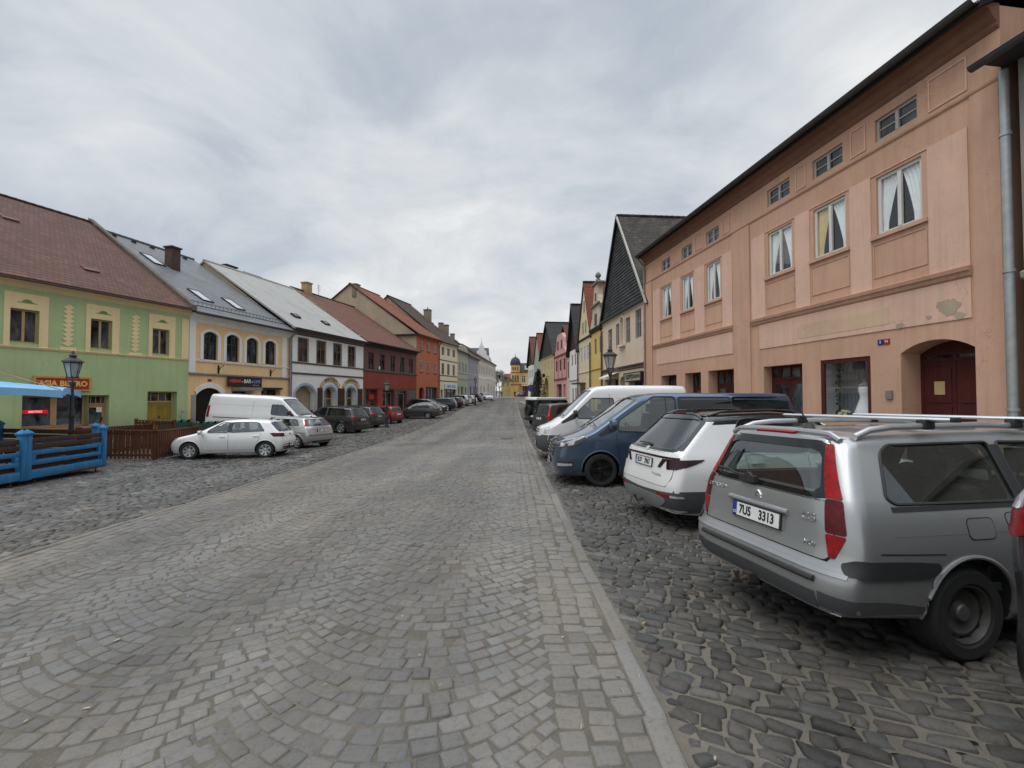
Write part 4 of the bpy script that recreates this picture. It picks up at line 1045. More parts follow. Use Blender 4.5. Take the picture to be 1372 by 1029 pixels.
    for j in range(2):
        for i in range(61): u = i / 60; v.append((11.5 + u * .85, .70 + .04 * math.sin(u * 42), .95 + j * 1.8))
    c.add(v, [(i, i + 1, 62 + i, 61 + i) for i in range(60)]); c.build('grey_drape', plain('grey_drape', (.26, .28, .31), .9), sw, True)
    # wedding dress on a bust, bouquet and a leafy garland in the display
    t = thing('dress_form', 'white wedding dress on a bust in the shop window', 'dress', h.location, h.rotation_euler.z)
    MB().lathe([(.34, .93), (.30, 1.15), (.2, 1.45), (.115, 1.72), (.13, 1.82), (.155, 1.95), (.13, 2.02)], 26, (12.52, .5, 0)).build('gown', plain('satin', (.92, .92, .92), .5, 0, .03), t, True)
    MB().lathe([(.13, 2.0), (.15, 2.06), (.05, 2.13), (.045, 2.2), (.0, 2.22)], 16, (12.52, .5, 0)).build('bust', plain('grey_plastic', (0, 0, 0)), t, True)
    t = thing('bouquet', 'bouquet of cream flowers in the shop window', 'flowers', h.location, h.rotation_euler.z)
    m = MB(); l = MB()
    for i in range(26):
        a, b_ = rng.uniform(0, 6.28), rng.uniform(0, 1); p = (11.98 + .22 * b_ * math.cos(a), .42 + .15 * b_ * math.sin(a), 1.18 + .16 * (1 - b_ * b_) + rng.uniform(-.03, .03))
        m.lathe([(.005, -.03), (.045, -.01), (.05, .02), (.02, .035)], 7, p)
        q = Vector(p) + Vector((rng.uniform(-.08, .08), rng.uniform(-.06, .06), -.05)); l.poly([q, q + Vector((.06, .01, .03)), q + Vector((.1, 0, -.02)), q + Vector((.05, -.02, -.03))])
    l.lathe([(.07, .9), (.09, 1.14)], 10, (11.98, .42, 0))
    m.build('blossom', plain('cream_petals', (.68, .64, .48), .8), t, True); l.build('greenery', plain('leaf_green', (.03, .055, .02), .7), t)
    t = thing('leaf_garland', 'hanging garland of dark leaves in the shop window', 'garland', h.location, h.rotation_euler.z)
    m = MB(); m.tube([(11.84, .35, 1.1), (11.86, .35, 1.8), (11.82, .35, 2.7)], .01, 5)
    for i in range(60):
        z = 1.1 + i * .026; a = rng.uniform(0, 6.28); p = Vector((11.84, .35, z)); d = Vector((math.cos(a), math.sin(a) * .5, rng.uniform(-.3, .5))) * .11; e = Vector((-d.z, 0, d.x)) * .3
        m.poly([p, p + d * .5 + e, p + d, p + d * .5 - e])
    m.build('foliage', plain('leaf_green', (0, 0, 0)), t)
    # arched gateway with a plank door
    d = door(h, arch, red, red, 3, 2, None, 2.55, True, name='gate')
    trim(d, 'paper_notice', plain('yellowed_paper', (.48, .36, .17), .8), (14.25, 14.47, .505, .511, 1.80, 2.10))
    trim(h, 'letter_box', plain('steel_box', (.30, .29, .27), .45, .6), (13.58, 13.74, -.05, .004, 1.70, 1.90))
    n = trim(h, 'number_plate', plain('enamel_blue', (.02, .03, .16), .35), (13.39, 13.535, -.02, .002, 3.02, 3.15)); n2 = trim(h, 'number_plate', plain('enamel_red', (.30, .025, .025), .35), (13.545, 13.69, -.02, .002, 3.02, 3.15))
    text('digits', '5', .1, WHITE, n, (13.46, -.023, 3.085)); text('digits', '94', .1, WHITE, n2, (13.617, -.023, 3.085), xscale=.9)
    downpipe(h, .02, -.1, -.5, 9.3, plain('old_pipe', (.30, .20, .15), .7), .055, -.5)
    downpipe(h, L + .12, -.12, -.2, 8.4, plain('galvanised_pipe', (.38, .40, .40), .45, .5, .15, 5), .075)
salmon_house()

def grey_house():
    """neighbour at the right edge: rough grey render, dark eaves, high wall behind"""
    u = Vector((.1294, -.9916)); A = Vector(PN) + u * .26; B = A + u * 9
    wm = plaster('grey_render', (.33, .31, .28), .45, .2, .3, .95, .5, (.44, .43, .40))
    h, L = house('grey_house', 'rough grey rendered house beside the galvanised downpipe of the salmon house', A, B, 8.1, [(3.5, 4.6, 5.4, 7, .2), (6.5, 7.6, 5.4, 7, .2)], wm, 6, 11.6, HGR)
    for o in ((3.5, 4.6, 5.4, 7, .2), (6.5, 7.6, 5.4, 7, .2)): window(h, o, WHITE, GL)
    cornice(h, L, 3.9, [(.02, 0), (.08, .04), (.1, .14), (.03, .18)], wm)
    sl = tiles('dark_roofing', (0, 0, 0), (0, 0, 0), (0, 0, 0))
    gable_roof_par(h, L, 6, 8.15, 11.6, sl, .55, .25)
    trim(h, 'soffit', plain('dark_soffit', (.035, .035, .038), .8), (-.2, L, -.5, .0, 8.02, 8.12))
    gutter(h, L, -.62, 8.02, DZINC, .09, -.3)
    w = MB(); w.box(-.3, 3, 1.2, 6, 8, 13.0); w.build('fire_wall', plaster('brown_fire_wall', (.20, .175, .15), .5, .3), h)
grey_house()

def gable_house(nm, label, A, B, ze, zr, D, wm, roofm, ops=(), gm=None, eave=None, over=.25, apex=None, front_over=.12, gops=(), trimm=None, gdepth=0):
    """house with its gable towards the street; ridge runs back from the facade"""
    L, rz = frame_of(A, B); ax = L / 2 if apex is None else apex
    h = thing(nm, label, 'house', (A[0], A[1], 0), rz, HGR)
    m = MB(); facade(m, L, -1.4, ze, list(ops))
    MB().poly([(0, D, -1.4), (L, D, -1.4), (L, D, ze), (ax, D, zr), (0, D, ze)]).build('back_wall', wm, h)
    for x in (.012, L - .012): MB().quad((x, 0, -1.4), (x, D, -1.4), (x, D, ze), (x, 0, ze)).build('side_wall', wm, h)
    m.build('wall', wm, h)
    g = MB(); g.poly([(0, -.0 + gdepth, ze), (L, gdepth, ze), (ax, gdepth, zr)]); g.build('gable', gm or wm, h)
    r = MB(); th = .13
    for x0, s in ((0, -1), (L, 1)):
        k = (zr - ze) / abs(ax - x0); xe = x0 + s * over; z0 = ze - over * k
        sl = math.hypot(ax - xe, zr - z0); yb = -front_over
        a, b, c, d = (xe, yb, z0), (xe, D, z0), (ax, D, zr), (ax, yb, zr)
        up = lambda p: (p[0] + s * th * .5, p[1], p[2] + th)
        uv = [(yb, 0), (D, 0), (D, sl), (yb, sl)]
        r.quad(a, d, c, b)
        T = (ax, yb, zr + th * 1.4), (ax, D, zr + th * 1.4)
        r.quad(up(a), up(b), T[1], T[0], uv); r.quad(a, up(a), T[0], d, [(0, 0)] * 4); r.quad(b, c, T[1], up(b), [(0, 0)] * 4); r.quad(a, b, up(b), up(a), [(0, 0)] * 4)
    rf = r.build('roof', roofm, h)
    n = int(D / .38); rd = MB()
    for i in range(n): rd.lathe([(.1, -front_over + i * .38), (.12, -front_over + i * .38 + .4)], 8, (ax, 0, zr + th * 1.3), 'y')
    rd.build('ridge', roofm, rf)
    return h, L

def slate_gable_house():
    wm = plaster('beige_render', (.66, .53, .41), .25, .09, .12, .92, .3, (.68, .52, .38)); br = plain('brown_stucco', (.17, .13, .11), .9, 0, .2)
    fr = plain('grey_window', (.28, .27, .26), .6); sh = tiles('gable_slates', (.022, .023, .025), (.045, .046, .048), (.006, .006, .006), .22, .2, .6, 1.0, .8, (.085, .085, .082))
    ws = [(1.55, 2.25, 4.85, 6.3, .12), (3.3, 3.92, 4.92, 6.42, .12), (5.2, 5.85, 5.0, 6.5, .12), (6.92, 7.68, 5.08, 6.66, .12)]
    niche = (4.2, 4.78, 5.0, 6.75, .18, .29)
    low = [(5.7, 8.3, -.3, 2.62, .45), (3.9, 4.9, -.3, 3.0, .4, .5), (2.0, 3.6, -.3, 2.9, .4), (.4, 1.5, .5, 2.9, .3)]
    h, L = gable_house('slate_gable_house', 'beige house with tall black slate gable facing the street', RB[0], PF, 7.15, 13.35, 22, wm, tiles('mossy_roof', (.05, .045, .04), (.075, .065, .058), (.025, .022, .02), .19, .17, .92, .9, .55, (.11, .105, .08)), ws + [niche] + low, plain('black_boards', (.02, .02, .021), .8), None, .35, L0(RB[0], PF) * .45)
    # slate hung gable built of overlapping courses
    ax = L * .45; s = MB(); n = 30
    for i in range(n):
        z = 7.15 + (13.2 - 7.15) * i / n; z2 = z + (13.2 - 7.15) / n + .04
        k = (z - 7.15) / 6.2; x0 = ax * k + .02; x1 = L - (L - ax) * k - .02
        if x1 - x0 < .3: break
        s.add([(x0, -.075, z), (x1, -.075, z), (x1 - .1, -.02, z2), (x0 + .1, -.02, z2)], [(0, 1, 2, 3)], [[(x0, z), (x1, z), (x1, z2), (x0, z2)]])
        s.add([(x0, -.075, z), (x1, -.075, z), (x1, 0, z), (x0, 0, z)], [(3, 2, 1, 0)])
    s.build('slate_cladding', sh, h)
    trim(h, 'verge_board', IRON, (0, L, -.2, -.08, 7.0, 7.16)); cornice(h, L, 6.88, [(.02, 0), (.05, .04), (.07, .12), (.02, .14)], plain('pale_ledge', (.5, .43, .36), .8))
    v = MB(); v.add([(L + .32, -.2, 6.75), (L + .46, -.2, 6.75), (ax + .14, -.2, 13.4), (ax, -.2, 13.4), (L + .32, -.11, 6.75), (L + .46, -.11, 6.75), (ax + .14, -.11, 13.4), (ax, -.11, 13.4)], [(0, 1, 2, 3), (0, 4, 5, 1), (1, 5, 6, 2), (2, 6, 7, 3), (3, 7, 4, 0)])
    v.build('verge', plain('pale_flashing', (.42, .41, .38), .6), h)
    v = MB(); v.add([(-.46, -.2, 6.75), (-.2, -.2, 6.75), (ax, -.2, 13.2), (ax, -.2, 13.5), (-.46, -.1, 6.75), (-.2, -.1, 6.75), (ax, -.1, 13.2), (ax, -.1, 13.5)], [(0, 1, 2, 3), (0, 4, 5, 1), (1, 5, 6, 2), (2, 6, 7, 3), (3, 7, 4, 0)]); v.build('verge', IRON, h)
    for o in ws: window(h, o, fr, GL, 1, (.6,), .06, .04, surround=(.05, .02), surm=plain('window_shadow', (.20, .15, .12), .8))
    a = MB(); A = arc_pts(4.05, 4.93, 6.46, .44, 12); Bp = arc_pts(4.2, 4.78, 6.46, .29, 12)
    for p, q, x, y in zip(A[:-1], A[1:], Bp[:-1], Bp[1:]): a.add([(p[0], -.06, p[1]), (q[0], -.06, q[1]), (y[0], -.06, y[1]), (x[0], -.06, x[1]), (p[0], .01, p[1]), (q[0], .01, q[1])], [(0, 3, 2, 1), (0, 1, 5, 4)])
    a.box(4.05, 4.2, -.06, .01, 5.0, 6.46); a.box(4.78, 4.93, -.06, .01, 5.0, 6.46); a.box(3.95, 5.03, -.2, .01, 4.86, 5.0); a.poly([(4.2, .16, 5), (4.78, .16, 5), (4.78, .16, 6.75), (4.2, .16, 6.75)])
    a.build('niche', plaster('pale_niche', (.62, .54, .44), .2), h)
    cornice(h, L, 3.34, [(.02, 0), (.06, .04), (.06, .16), (.14, .2), (.16, .26), (.03, .3)], br)
    for o in low:
        if o[0] > 5: window(h, (o[0], o[1], .3, 2.62, .45), plain('black_frame', (0, 0, 0)), GL, 2, (), .09, name='shop_window'); trim(h, 'shop_base', wm, (o[0], o[1], .2, .44, -.6, .3))
        elif o[0] == .4: window(h, o, fr, GL, 1)
        else: door(h, o, wood('dark_door', (.03, .025, .02)), fr, 3, 1, None, None, False)
    sg = thing('shop_sign', 'dark grey shop sign with black lettering under the slate gable house cornice', 'sign', h.location, h.rotation_euler.z)
    MB().prism([(5.45, 3.12), (8.42, 3.12), (8.3, 2.58), (5.65, 2.58)], 'y', -.3, -.06).build('board', plain('black_frame', (0, 0, 0)), sg); MB().box(5.72, 8.28, -.315, -.299, 2.64, 3.05).build('panel', plain('sign_khaki', (.36, .33, .27), .6), sg)
    text('lettering', '1 KUPTO', .36, IRON, sg, (6.5, -.32, 2.85), bold=.02); text('lettering', 'DOMOVU', .24, plain('sign_olive', (.06, .065, .03), .6), sg, (7.72, -.32, 2.86), bold=.02)
    t = thing('shop_awning', 'small white awning over the doorway beside the slate gable shop', 'awning', h.location, h.rotation_euler.z)
    MB().add([(2.0, -.02, 3.3), (3.8, -.02, 3.3), (3.8, -.9, 2.98), (2.0, -.9, 2.98), (2.0, -.9, 2.86), (3.8, -.9, 2.86)], [(0, 1, 2, 3), (3, 2, 5, 4)]).build('canvas', plain('awning_white', (.68, .67, .64), .8), t); [MB().tube([(x, -.02, 2.9), (x, -.88, 2.97)], .015, 6).build('arm', ZINC, t) for x in (2.0, 3.8)]
    downpipe(h, .02, -.1, -.5, 7, plain('brown_trim', (0, 0, 0)), .06)
def L0(A, B): return math.hypot(B[0] - A[0], B[1] - A[1])
slate_gable_house()

def right_rest():
    br = plain('brown_trim', (0, 0, 0)); redt = tiles('red_tiles', (.24, .07, .045), (.19, .058, .04), (.06, .025, .02), .19, .2, .85, .8, .1); dkt = tiles('dark_tiles', (.045, .046, .05), (.06, .058, .06), (.02, .02, .02), .19, .2, .8, .7, .2)
    fr = plain('white_window', (0, 0, 0)); gfr = plain('grey_frame', (0, 0, 0))
    def doors(h, L, ds, m=None):
        for o in ds: door(h, o, m or wood('far_door', (0, 0, 0)), gfr, 3, 1, GL, None, False)
    # narrow ochre house with a scrolled cream gable
    A, B = RB[1], RB[0]; wm = plaster('ochre_render', (.66, .48, .17), .2, .08); cg = plaster('cream_gable', (.56, .50, .38), .5, .15)
    ws = [(1.2, 1.8, 5.0, 6.2, .1), (2.7, 3.3, 5.0, 6.25, .1)]; L = L0(A, B)
    h, L = house('ochre_house', 'narrow ochre house with scrolled cream gable and finial', A, B, 6.85, ws + [(.5, 1.3, -.4, 2.3, .3), (2.0, 3.1, .4, 2.3, .3)], wm, 5, 8.6, HGR)
    for o in ws: window(h, o, gfr, GL, 1, (), .06, .03)
    doors(h, L, [(.5, 1.3, -.4, 2.3, .3)]); window(h, (2.0, 3.1, .4, 2.3, .3), fr, GL, 1)
    cornice(h, L, 6.7, [(.02, 0), (.1, .06), (.18, .16), (.05, .2)], br); cornice(h, L, 3.75, [(.02, 0), (.05, .03), (.05, .1), (.01, .12)], plain('ochre_band', (.40, .27, .07), .8))
    half = [(1.75, 6.9), (1.75, 7.3), (1.5, 7.6), (1.15, 7.9), (1.05, 8.4), (1.15, 8.75), (.95, 8.85), (.8, 9.1), (.62, 9.5), (.55, 10.2), (.72, 10.35), (.72, 10.5), (.45, 10.62)]
    g = MB(); g.prism([(L / 2 + x, z) for x, z in half] + [(L / 2 - x, z) for x, z in half[::-1]], 'y', -.05, .35); g.build('gable', cg, h)
    trim(h, 'gable_ledge', plain('stone_cap', (.2, .18, .15), .9), (L / 2 - 1.3, L / 2 + 1.3, -.2, -.052, 8.72, 8.85)); trim(h, 'gable_ledge', plain('stone_cap', (.2, .18, .15), .9), (L / 2 - .85, L / 2 + .85, -.2, .45, 10.36, 10.5)); g = MB(); g.lathe([(.12, 10.6), (.2, 10.75), (.1, 10.85), (.24, 11.05), (.2, 11.2), (.02, 11.4)], 10, (L / 2, .15, 0)); g.build('finial', plain('stone_cap', (.2, .18, .15), .9), h)
    for o in ((L / 2 - .35, L / 2 + .35, 7.2, 8.1),): trim(h, 'gable_window', plain('dark_trim', (.05, .045, .04), .6), (o[0], o[1], -.07, -.03, o[2], o[3]))
    trim(h, 'gable_window', plain('dark_trim', (0, 0, 0)), (L / 2 - .22, L / 2 + .22, -.07, -.03, 9.1, 9.7))
    gable_roof_par(h, L, 5, 6.95, 9.6, dkt, .2, .0)
    downpipe(h, L - .02, -.1, -.5, 6.8, br, .06)
    # pale yellow house, red tiled gable roof
    A, B = RB[2], RB[1]; wm = plaster('pale_yellow_render', (.70, .60, .38), .2, .08)
    ws = [(1.0 + k * 1.25, 1.7 + k * 1.25, 4.72, 6.03, .1) for k in range(3)]
    h, L = gable_house('pale_yellow_house', 'pale yellow gabled house with red tiled roof', A, B, 6.7, 11.5, 14, wm, redt, ws + [(.6, 2.6, -.4, 2.5, .4), (3.2, 4.2, -.4, 2.4, .3)], wm, None, .12)
    for o in ws: window(h, o, fr, GL, 1, (.6,), .07, .04, surround=(.06, .02), surm=WHITE)
    doors(h, L, [(3.2, 4.2, -.4, 2.4, .3)]); window(h, (.6, 2.6, -.4, 2.5, .4), gfr, GL, 1, name='shop_window')
    for x, z in ((1.9, 7.2), (3.0, 7.2), (2.45, 9.0)): trim(h, 'gable_window', gfr, (x - .25, x + .25, -.03, -.002, z, z + 1.0))
    cornice(h, L, 6.6, [(.02, 0), (.08, .04), (.14, .14), (.03, .18)], br); cornice(h, L, 3.75, [(.02, 0), (.06, .03), (.06, .1), (.01, .12)], fr)
    trim(h, 'canopy', br, (.4, 2.9, -.8, .0, 2.78, 2.9)); downpipe(h, L, -.1, -.5, 6.6, br, .06)
    # white house, dark steep roof
    A, B = RB[3], RB[2]; wm = plaster('white_render', (0, 0, 0)); ws = [(1.2, 1.75, 4.72, 5.8, .1), (2.75, 3.3, 4.72, 5.8, .1)]
    lo = [(1.4, 2.0, .9, 2.5, .1), (2.9, 3.5, .9, 2.5, .1)]
    h, L = gable_house('narrow_white_house', 'narrow white house with steep dark gable roof', A, B, 6.25, 10.5, 14, wm, dkt, ws + lo, wood('dark_gable_boards', (.06, .028, .02)), None, .3, None, .35)
    for o in ws + lo: window(h, o, gfr, GL, 0, (), .05)
    cornice(h, L, 3.2, [(.02, 0), (.06, .03), (.06, .08), (.01, .1)], gfr); downpipe(h, L, -.1, -.5, 6.2, br, .06)
    # sliver of beige wall
    h, L = house('beige_passage', 'narrow beige wall between the pink and white houses', RB[4], RB[3], 5.9, [(.4, 1.2, 3.6, 5.3, .1)], plaster('beige_render', (0, 0, 0)), 4, 7.0, HGR)
    window(h, (.4, 1.2, 3.6, 5.3, .1), br, GL, 0); gable_roof_par(h, L, 4, 5.95, 7.2, dkt, .2, .0)
    # pink house with curved gable
    A, B = RB[5], RB[4]; wm = plaster('rose_render', (.62, .36, .335), .2, .08); dp = plain('rose_dark', (.22, .075, .065), .8)
    ws = [(1.0 + k * 2.1, 1.9 + k * 2.1, 4.62, 5.88, .12) for k in range(3)]
    h, L = house('rose_house', 'rose pink house with bell shaped gable and dark red window frames', A, B, 6.35, ws + [(1.4, 4.2, -.1, 3.1, .4), (5.1, 6.1, -.1, 3.0, .3)], wm, 5.5, 9.8, HGR)
    for o in ws: window(h, o, plain('oxblood_frame', (.16, .035, .03), .6), GL, 1, (), .1, .05)
    half = [(2.9, 6.4), (2.75, 6.8), (2.2, 7.1), (1.9, 7.7), (1.75, 8.3), (1.2, 8.8)]
    g = MB(); g.prism([(L / 2 + x, z) for x, z in half] + [(L / 2 - x, z) for x, z in half[::-1]], 'y', -.05, .3); g.build('gable', wm, h)
    for x in (2.5, 4.5): trim(h, 'gable_window', plain('oxblood_frame', (0, 0, 0)), (x - .4, x + .4, -.075, -.04, 7.05, 8.05))
    gable_house_roof(h, L, L / 2, 6.4, 9.7, 14, tiles('brown_red_roof', (.13, .055, .042), (.17, .065, .05), (.05, .02, .02), .19, .2, .85, .7, .2))
    for z in (3.6, 6.3): trim(h, 'string_course', dp, (0, L, -.09, .01, z, z + .14))
    for x in (.1, 2.35, 4.45, 6.6): trim(h, 'pilaster_strip', dp, (x, x + .12, -.04, .01, 3.74, 6.3))
    window(h, (1.4, 4.2, -.1, 3.1, .4), plain('oxblood_frame', (0, 0, 0)), GL, 2, (.7,), .12, name='shop_window'); doors(h, L, [(5.1, 6.1, -.1, 3.0, .3)], plain('oxblood_frame', (0, 0, 0)))
    # cream house with arched gateway and steep black roof
    A, B = RB[6], RB[5]; wm = plaster('cream_yellow_render', (.58, .46, .24), .3, .1)
    ws = [(.9 + k * 2.1, 1.7 + k * 2.1, 4.95, 6.15, .12) for k in range(4)]; ar = (2.6, 5.6, .0, 4.2, .9, 1.45)
    h, L = gable_house('gateway_house', 'cream house with big arched gateway and steep black roof', A, B, 6.85, 11.3, 16, wm, tiles('black_roof', (.032, .033, .034), (.045, .045, .046), (.012, .012, .012), .19, .2, .8, .6, .4, (.07, .065, .055)), ws + [ar], wood('black_boards2', (.04, .038, .036)), None, .2, None, .25)
    for o in ws: window(h, o, fr, GL, 1, (), .08, .04)
    door(h, ar, wood('dark_gateway', (0, 0, 0)), wood('dark_gateway', (0, 0, 0)), 4, 2, None, None, False, name='gate'); cornice(h, L, 6.7, [(.02, 0), (.1, .08), (.14, .14)], fr)
    v = MB(); v.tube([(5.9, -.02, 4.2), (5.9, -.7, 4.35)], .03, 6); v.lathe([(.05, 4.1), (.16, 4.2), (.2, 4.5), (.04, 4.62)], 8, (5.9, -.7, 0)); v.build('wall_lamp', IRON, h)
    # sage house with stone buttress, then the last white one, with roofs at different heights
    A, B = RB[7], RB[6]; wm = plaster('sage_house_render', (0, 0, 0))
    h, L = gable_house('sage_gable_house', 'sage green house with brick buttress and red gable roof', A, B, 6.75, 10.9, 14, wm, redt, [(.6, 1.4, 4.9, 6.1, .1)], wm, None, .1)
    window(h, (.6, 1.4, 4.9, 6.1, .1), fr, GL)
    b = MB(); b.prism([(-1.3, 0), (0, 0), (0, 5.3), (-.25, 5.3)], 'x', 2.6, 6.0); b.build('buttress', tiles('buttress_stone', (.17, .12, .085), (.22, .16, .11), (.10, .08, .06), .4, .2, .95, .6), h)
    A, B = RB[8], RB[7]; wm = plaster('white_render', (0, 0, 0)); ws = [(1.0, 1.9, 4.7, 6.0, .1), (3.6, 4.5, 4.7, 6, .1), (6, 6.9, 4.7, 6, .1)]
    h, L = gable_house('end_white_house', 'last white house of the right row with steep dark roof', A, B, 6.8, 11.3, 14, wm, tiles('brown_red_roof', (0, 0, 0), (0, 0, 0), (0, 0, 0)), ws, wood('dark_gable_boards', (0, 0, 0)), None, .2, None, .3)
    for o in ws: window(h, o, gfr, GL)

def gable_house_roof(par, L, ax, ze, zr, D, roofm, over=.15, y0=.3):
    r = MB(); th = .13
    for x0, s in ((0, -1), (L, 1)):
        k = (zr - ze) / abs(ax - x0); xe = x0 + s * over; z0 = ze - over * k; sl = math.hypot(ax - xe, zr - z0)
        r.quad((xe, y0, z0 + th), (xe, D, z0 + th), (ax, D, zr + th), (ax, y0, zr + th), [(y0, 0), (D, 0), (D, sl), (y0, sl)]); r.quad((xe, y0, z0), (ax, y0, zr), (ax, y0, zr + th), (xe, y0, z0 + th), [(0, 0)] * 4)
    return r.build('roof', roofm, par)
right_rest()

def street_end():
    """buildings closing the view"""
    zg = gzf(2, 125)
    wm = plaster('amber_render', (.66, .44, .16), .2, .08); rd = plain('end_red_band', (.33, .09, .04), .8); fr = plain('white_window', (0, 0, 0)); sl = tiles('blue_slate', (0, 0, 0), (0, 0, 0), (0, 0, 0))
    ws = [(2.9, 4.0, 5.3, 7.4, .15), (4.5, 5.6, 5.3, 7.4, .15), (6.5, 7.5, 5.3, 7.4, .15), (8.5, 9.5, 5.3, 7.4, .15)]
    h, L = house('amber_corner_house', 'amber building with slate domed corner turret at the end of the street', (-.2, 125), (9.8, 125), 8.5, ws + [(3.2, 5.4, zg, 4.4, .3)], wm, 6, None, None, 0)
    for o in ws: window(h, o, fr, GLB, 1, (.7,), .1, .06)
    window(h, (3.2, 5.4, zg, 4.4, .3), rd, GL, 1, (), .12, name='shop_window')
    MB().prism([(-.3, 8.5), (1.8, 11.0), (10, 11.0), (12, 8.5)], 'x', .2, L).build('roof', sl, h)
    for x in (4.2, 5.4): trim(h, 'dormer', fr, (x - .45, x + .45, -.1, 1.5, 9.0, 10.1))
    for z in (4.7, 8.2): trim(h, 'string_course', rd, (2.2, L, -.15, .01, z, z + .2))
    t = MB(); t.lathe([(1.35, 0), (1.35, 10.3)], 12, (1.15, .3, 0), rot=.26); t.build('turret', wm, h)
    d = MB(); d.lathe([(1.5, 10.3), (1.5, 10.5), (1.42, 11.2), (1.15, 11.9), (.7, 12.35), (.25, 12.6), (.06, 12.8), (.05, 13.5), (0, 13.55)], 16, (1.15, .3, 0)); d.build('dome', tiles('dome_slate', (.07, .085, .11), (.09, .105, .13), (.05, .05, .06), .4, .25, .6, .3), h, True)
    for k, x in enumerate((.45, 1.15, 1.85)): MB().box(x - .2, x + .2, -1.12, -1.0, 5.5, 7.4).build('turret_window', GLB, h); MB().box(x - .18, x + .18, -1.1, -.98, 8.8, 9.7).build('turret_window', GLB, h)
    t = MB(); t.lathe([(1.45, 4.7), (1.45, 4.95)], 12, (1.15, .3, 0), rot=.26); t.lathe([(1.45, 8.1), (1.45, 8.3)], 12, (1.15, .3, 0), rot=.26); t.build('turret_band', rd, h)
    a = thing('shop_awning', 'flat white awning on the amber corner building', 'awning', (0, 0, 0)); MB().box(2.6, 5.2, 123.6, 124.9, 4.5, 4.75).build('canvas', plain('awning_white', (0, 0, 0)), a)
    zg2 = gzf(-2, 135)
    h, L = house('red_roof_house', 'small yellow house with bright red roof at the far end of the street', (-3.2, 135), (-.2, 134), 6.5, [(.4, 1.0, 4.4, 5.6, .1), (1.7, 2.3, 4.4, 5.6, .1)], plaster('far_yellow_render', (.60, .47, .2), .2), 4, 8.3)
    for o in [(.4, 1.0, 4.4, 5.6, .1), (1.7, 2.3, 4.4, 5.6, .1)]: window(h, o, fr, GLB)
    gable_roof_par(h, L, 4, 6.5, 8.3, tiles('bright_red_roof', (.34, .06, .04), (.28, .055, .04), (.1, .03, .02), .19, .2, .8, .4), .3, .2)
    h, L = house('porch_house', 'low grey brown house at the far right below the dark gables', (4.4, 112), (7.6, 106), 5.6, [(1, 2, 3, 4.4, .1)], plaster('grey_render', (0, 0, 0)), 4, 8.2); window(h, (1, 2, 3, 4.4, .1), fr, GLB); gable_roof_par(h, L, 4, 5.6, 8.2, tiles('brown_red_roof', (0, 0, 0), (0, 0, 0), (0, 0, 0)), .3, .1)
street_end()
# ------------------------------------------------------------------ vehicle kit
# vehicle frame: x forward, y to the left, z up, origin on the ground under the middle of the car
def table(pts, smooth=.05, n=700):
    p = sorted(pts); x = np.linspace(p[0][0], p[-1][0], n); y = np.interp(x, [a for a, b in p], [b for a, b in p])
    k = max(1, int(smooth / (x[1] - x[0])))
    for _ in range(2): y = np.convolve(np.pad(y, (k, k), mode='edge'), np.ones(k) / k, 'same')[k:-k]
    return x, y

TYRE = plain('tyre_rubber', (.018, .018, .018), .85, 0, .25, 9, .2)
PLASTIC = plain('black_plastic', (.028, .028, .029), .6, 0, .15, 20, .1)
GREYPL = plain('grey_bumper_plastic', (.060, .062, .065), .7, 0, .12, 12, .1)
SEAM = plain('panel_gap', (.006, .006, .006), .9)
LENSK = plain('smoked_lens', (.020, .004, .006), .12, 0, .4, 20, spec=.45)
SILVER = plain('silver_trim', (.55, .56, .57), .3, .8, .08)
CHROME = plain('chrome', (.72, .73, .74), .12, 1.0, .04)
WELL = plain('wheel_well', (.012, .012, .012), .95)
CABIN = plain('cabin_trim', (.11, .11, .105), .9)
SEATM = plain('seat_cloth', (.05, .05, .054), .95, 0, .2, 20)
CARGL = clearglass('car_glass', (.66, .76, .72), .15)
CARGLT = clearglass('car_glass_tinted', (.46, .52, .49), .12)
PRIV = plain('privacy_glass', (.008, .009, .010), .04, 0, .2, 3, spec=.6)
LENSR = plain('red_lens', (.24, .004, .007), .18, 0, .45, 22, bump=.15, spec=.3)
LENSRD = plain('dark_red_lens', (.085, .004, .006), .15, 0, .45, 22, bump=.2, spec=.35)
LENSW = plain('clear_lens', (.50, .51, .52), .1, .3, .2, 16, coat=1)
LENSD = plain('headlamp_black', (.03, .032, .035), .1, .2, .3, 14, coat=1)
PLATEW = plain('plate_white', (.70, .70, .68), .45, 0, .05)
PLATEB = plain('plate_blue', (.012, .045, .28), .4)
INK = plain('plate_ink', (.012, .012, .014), .5)

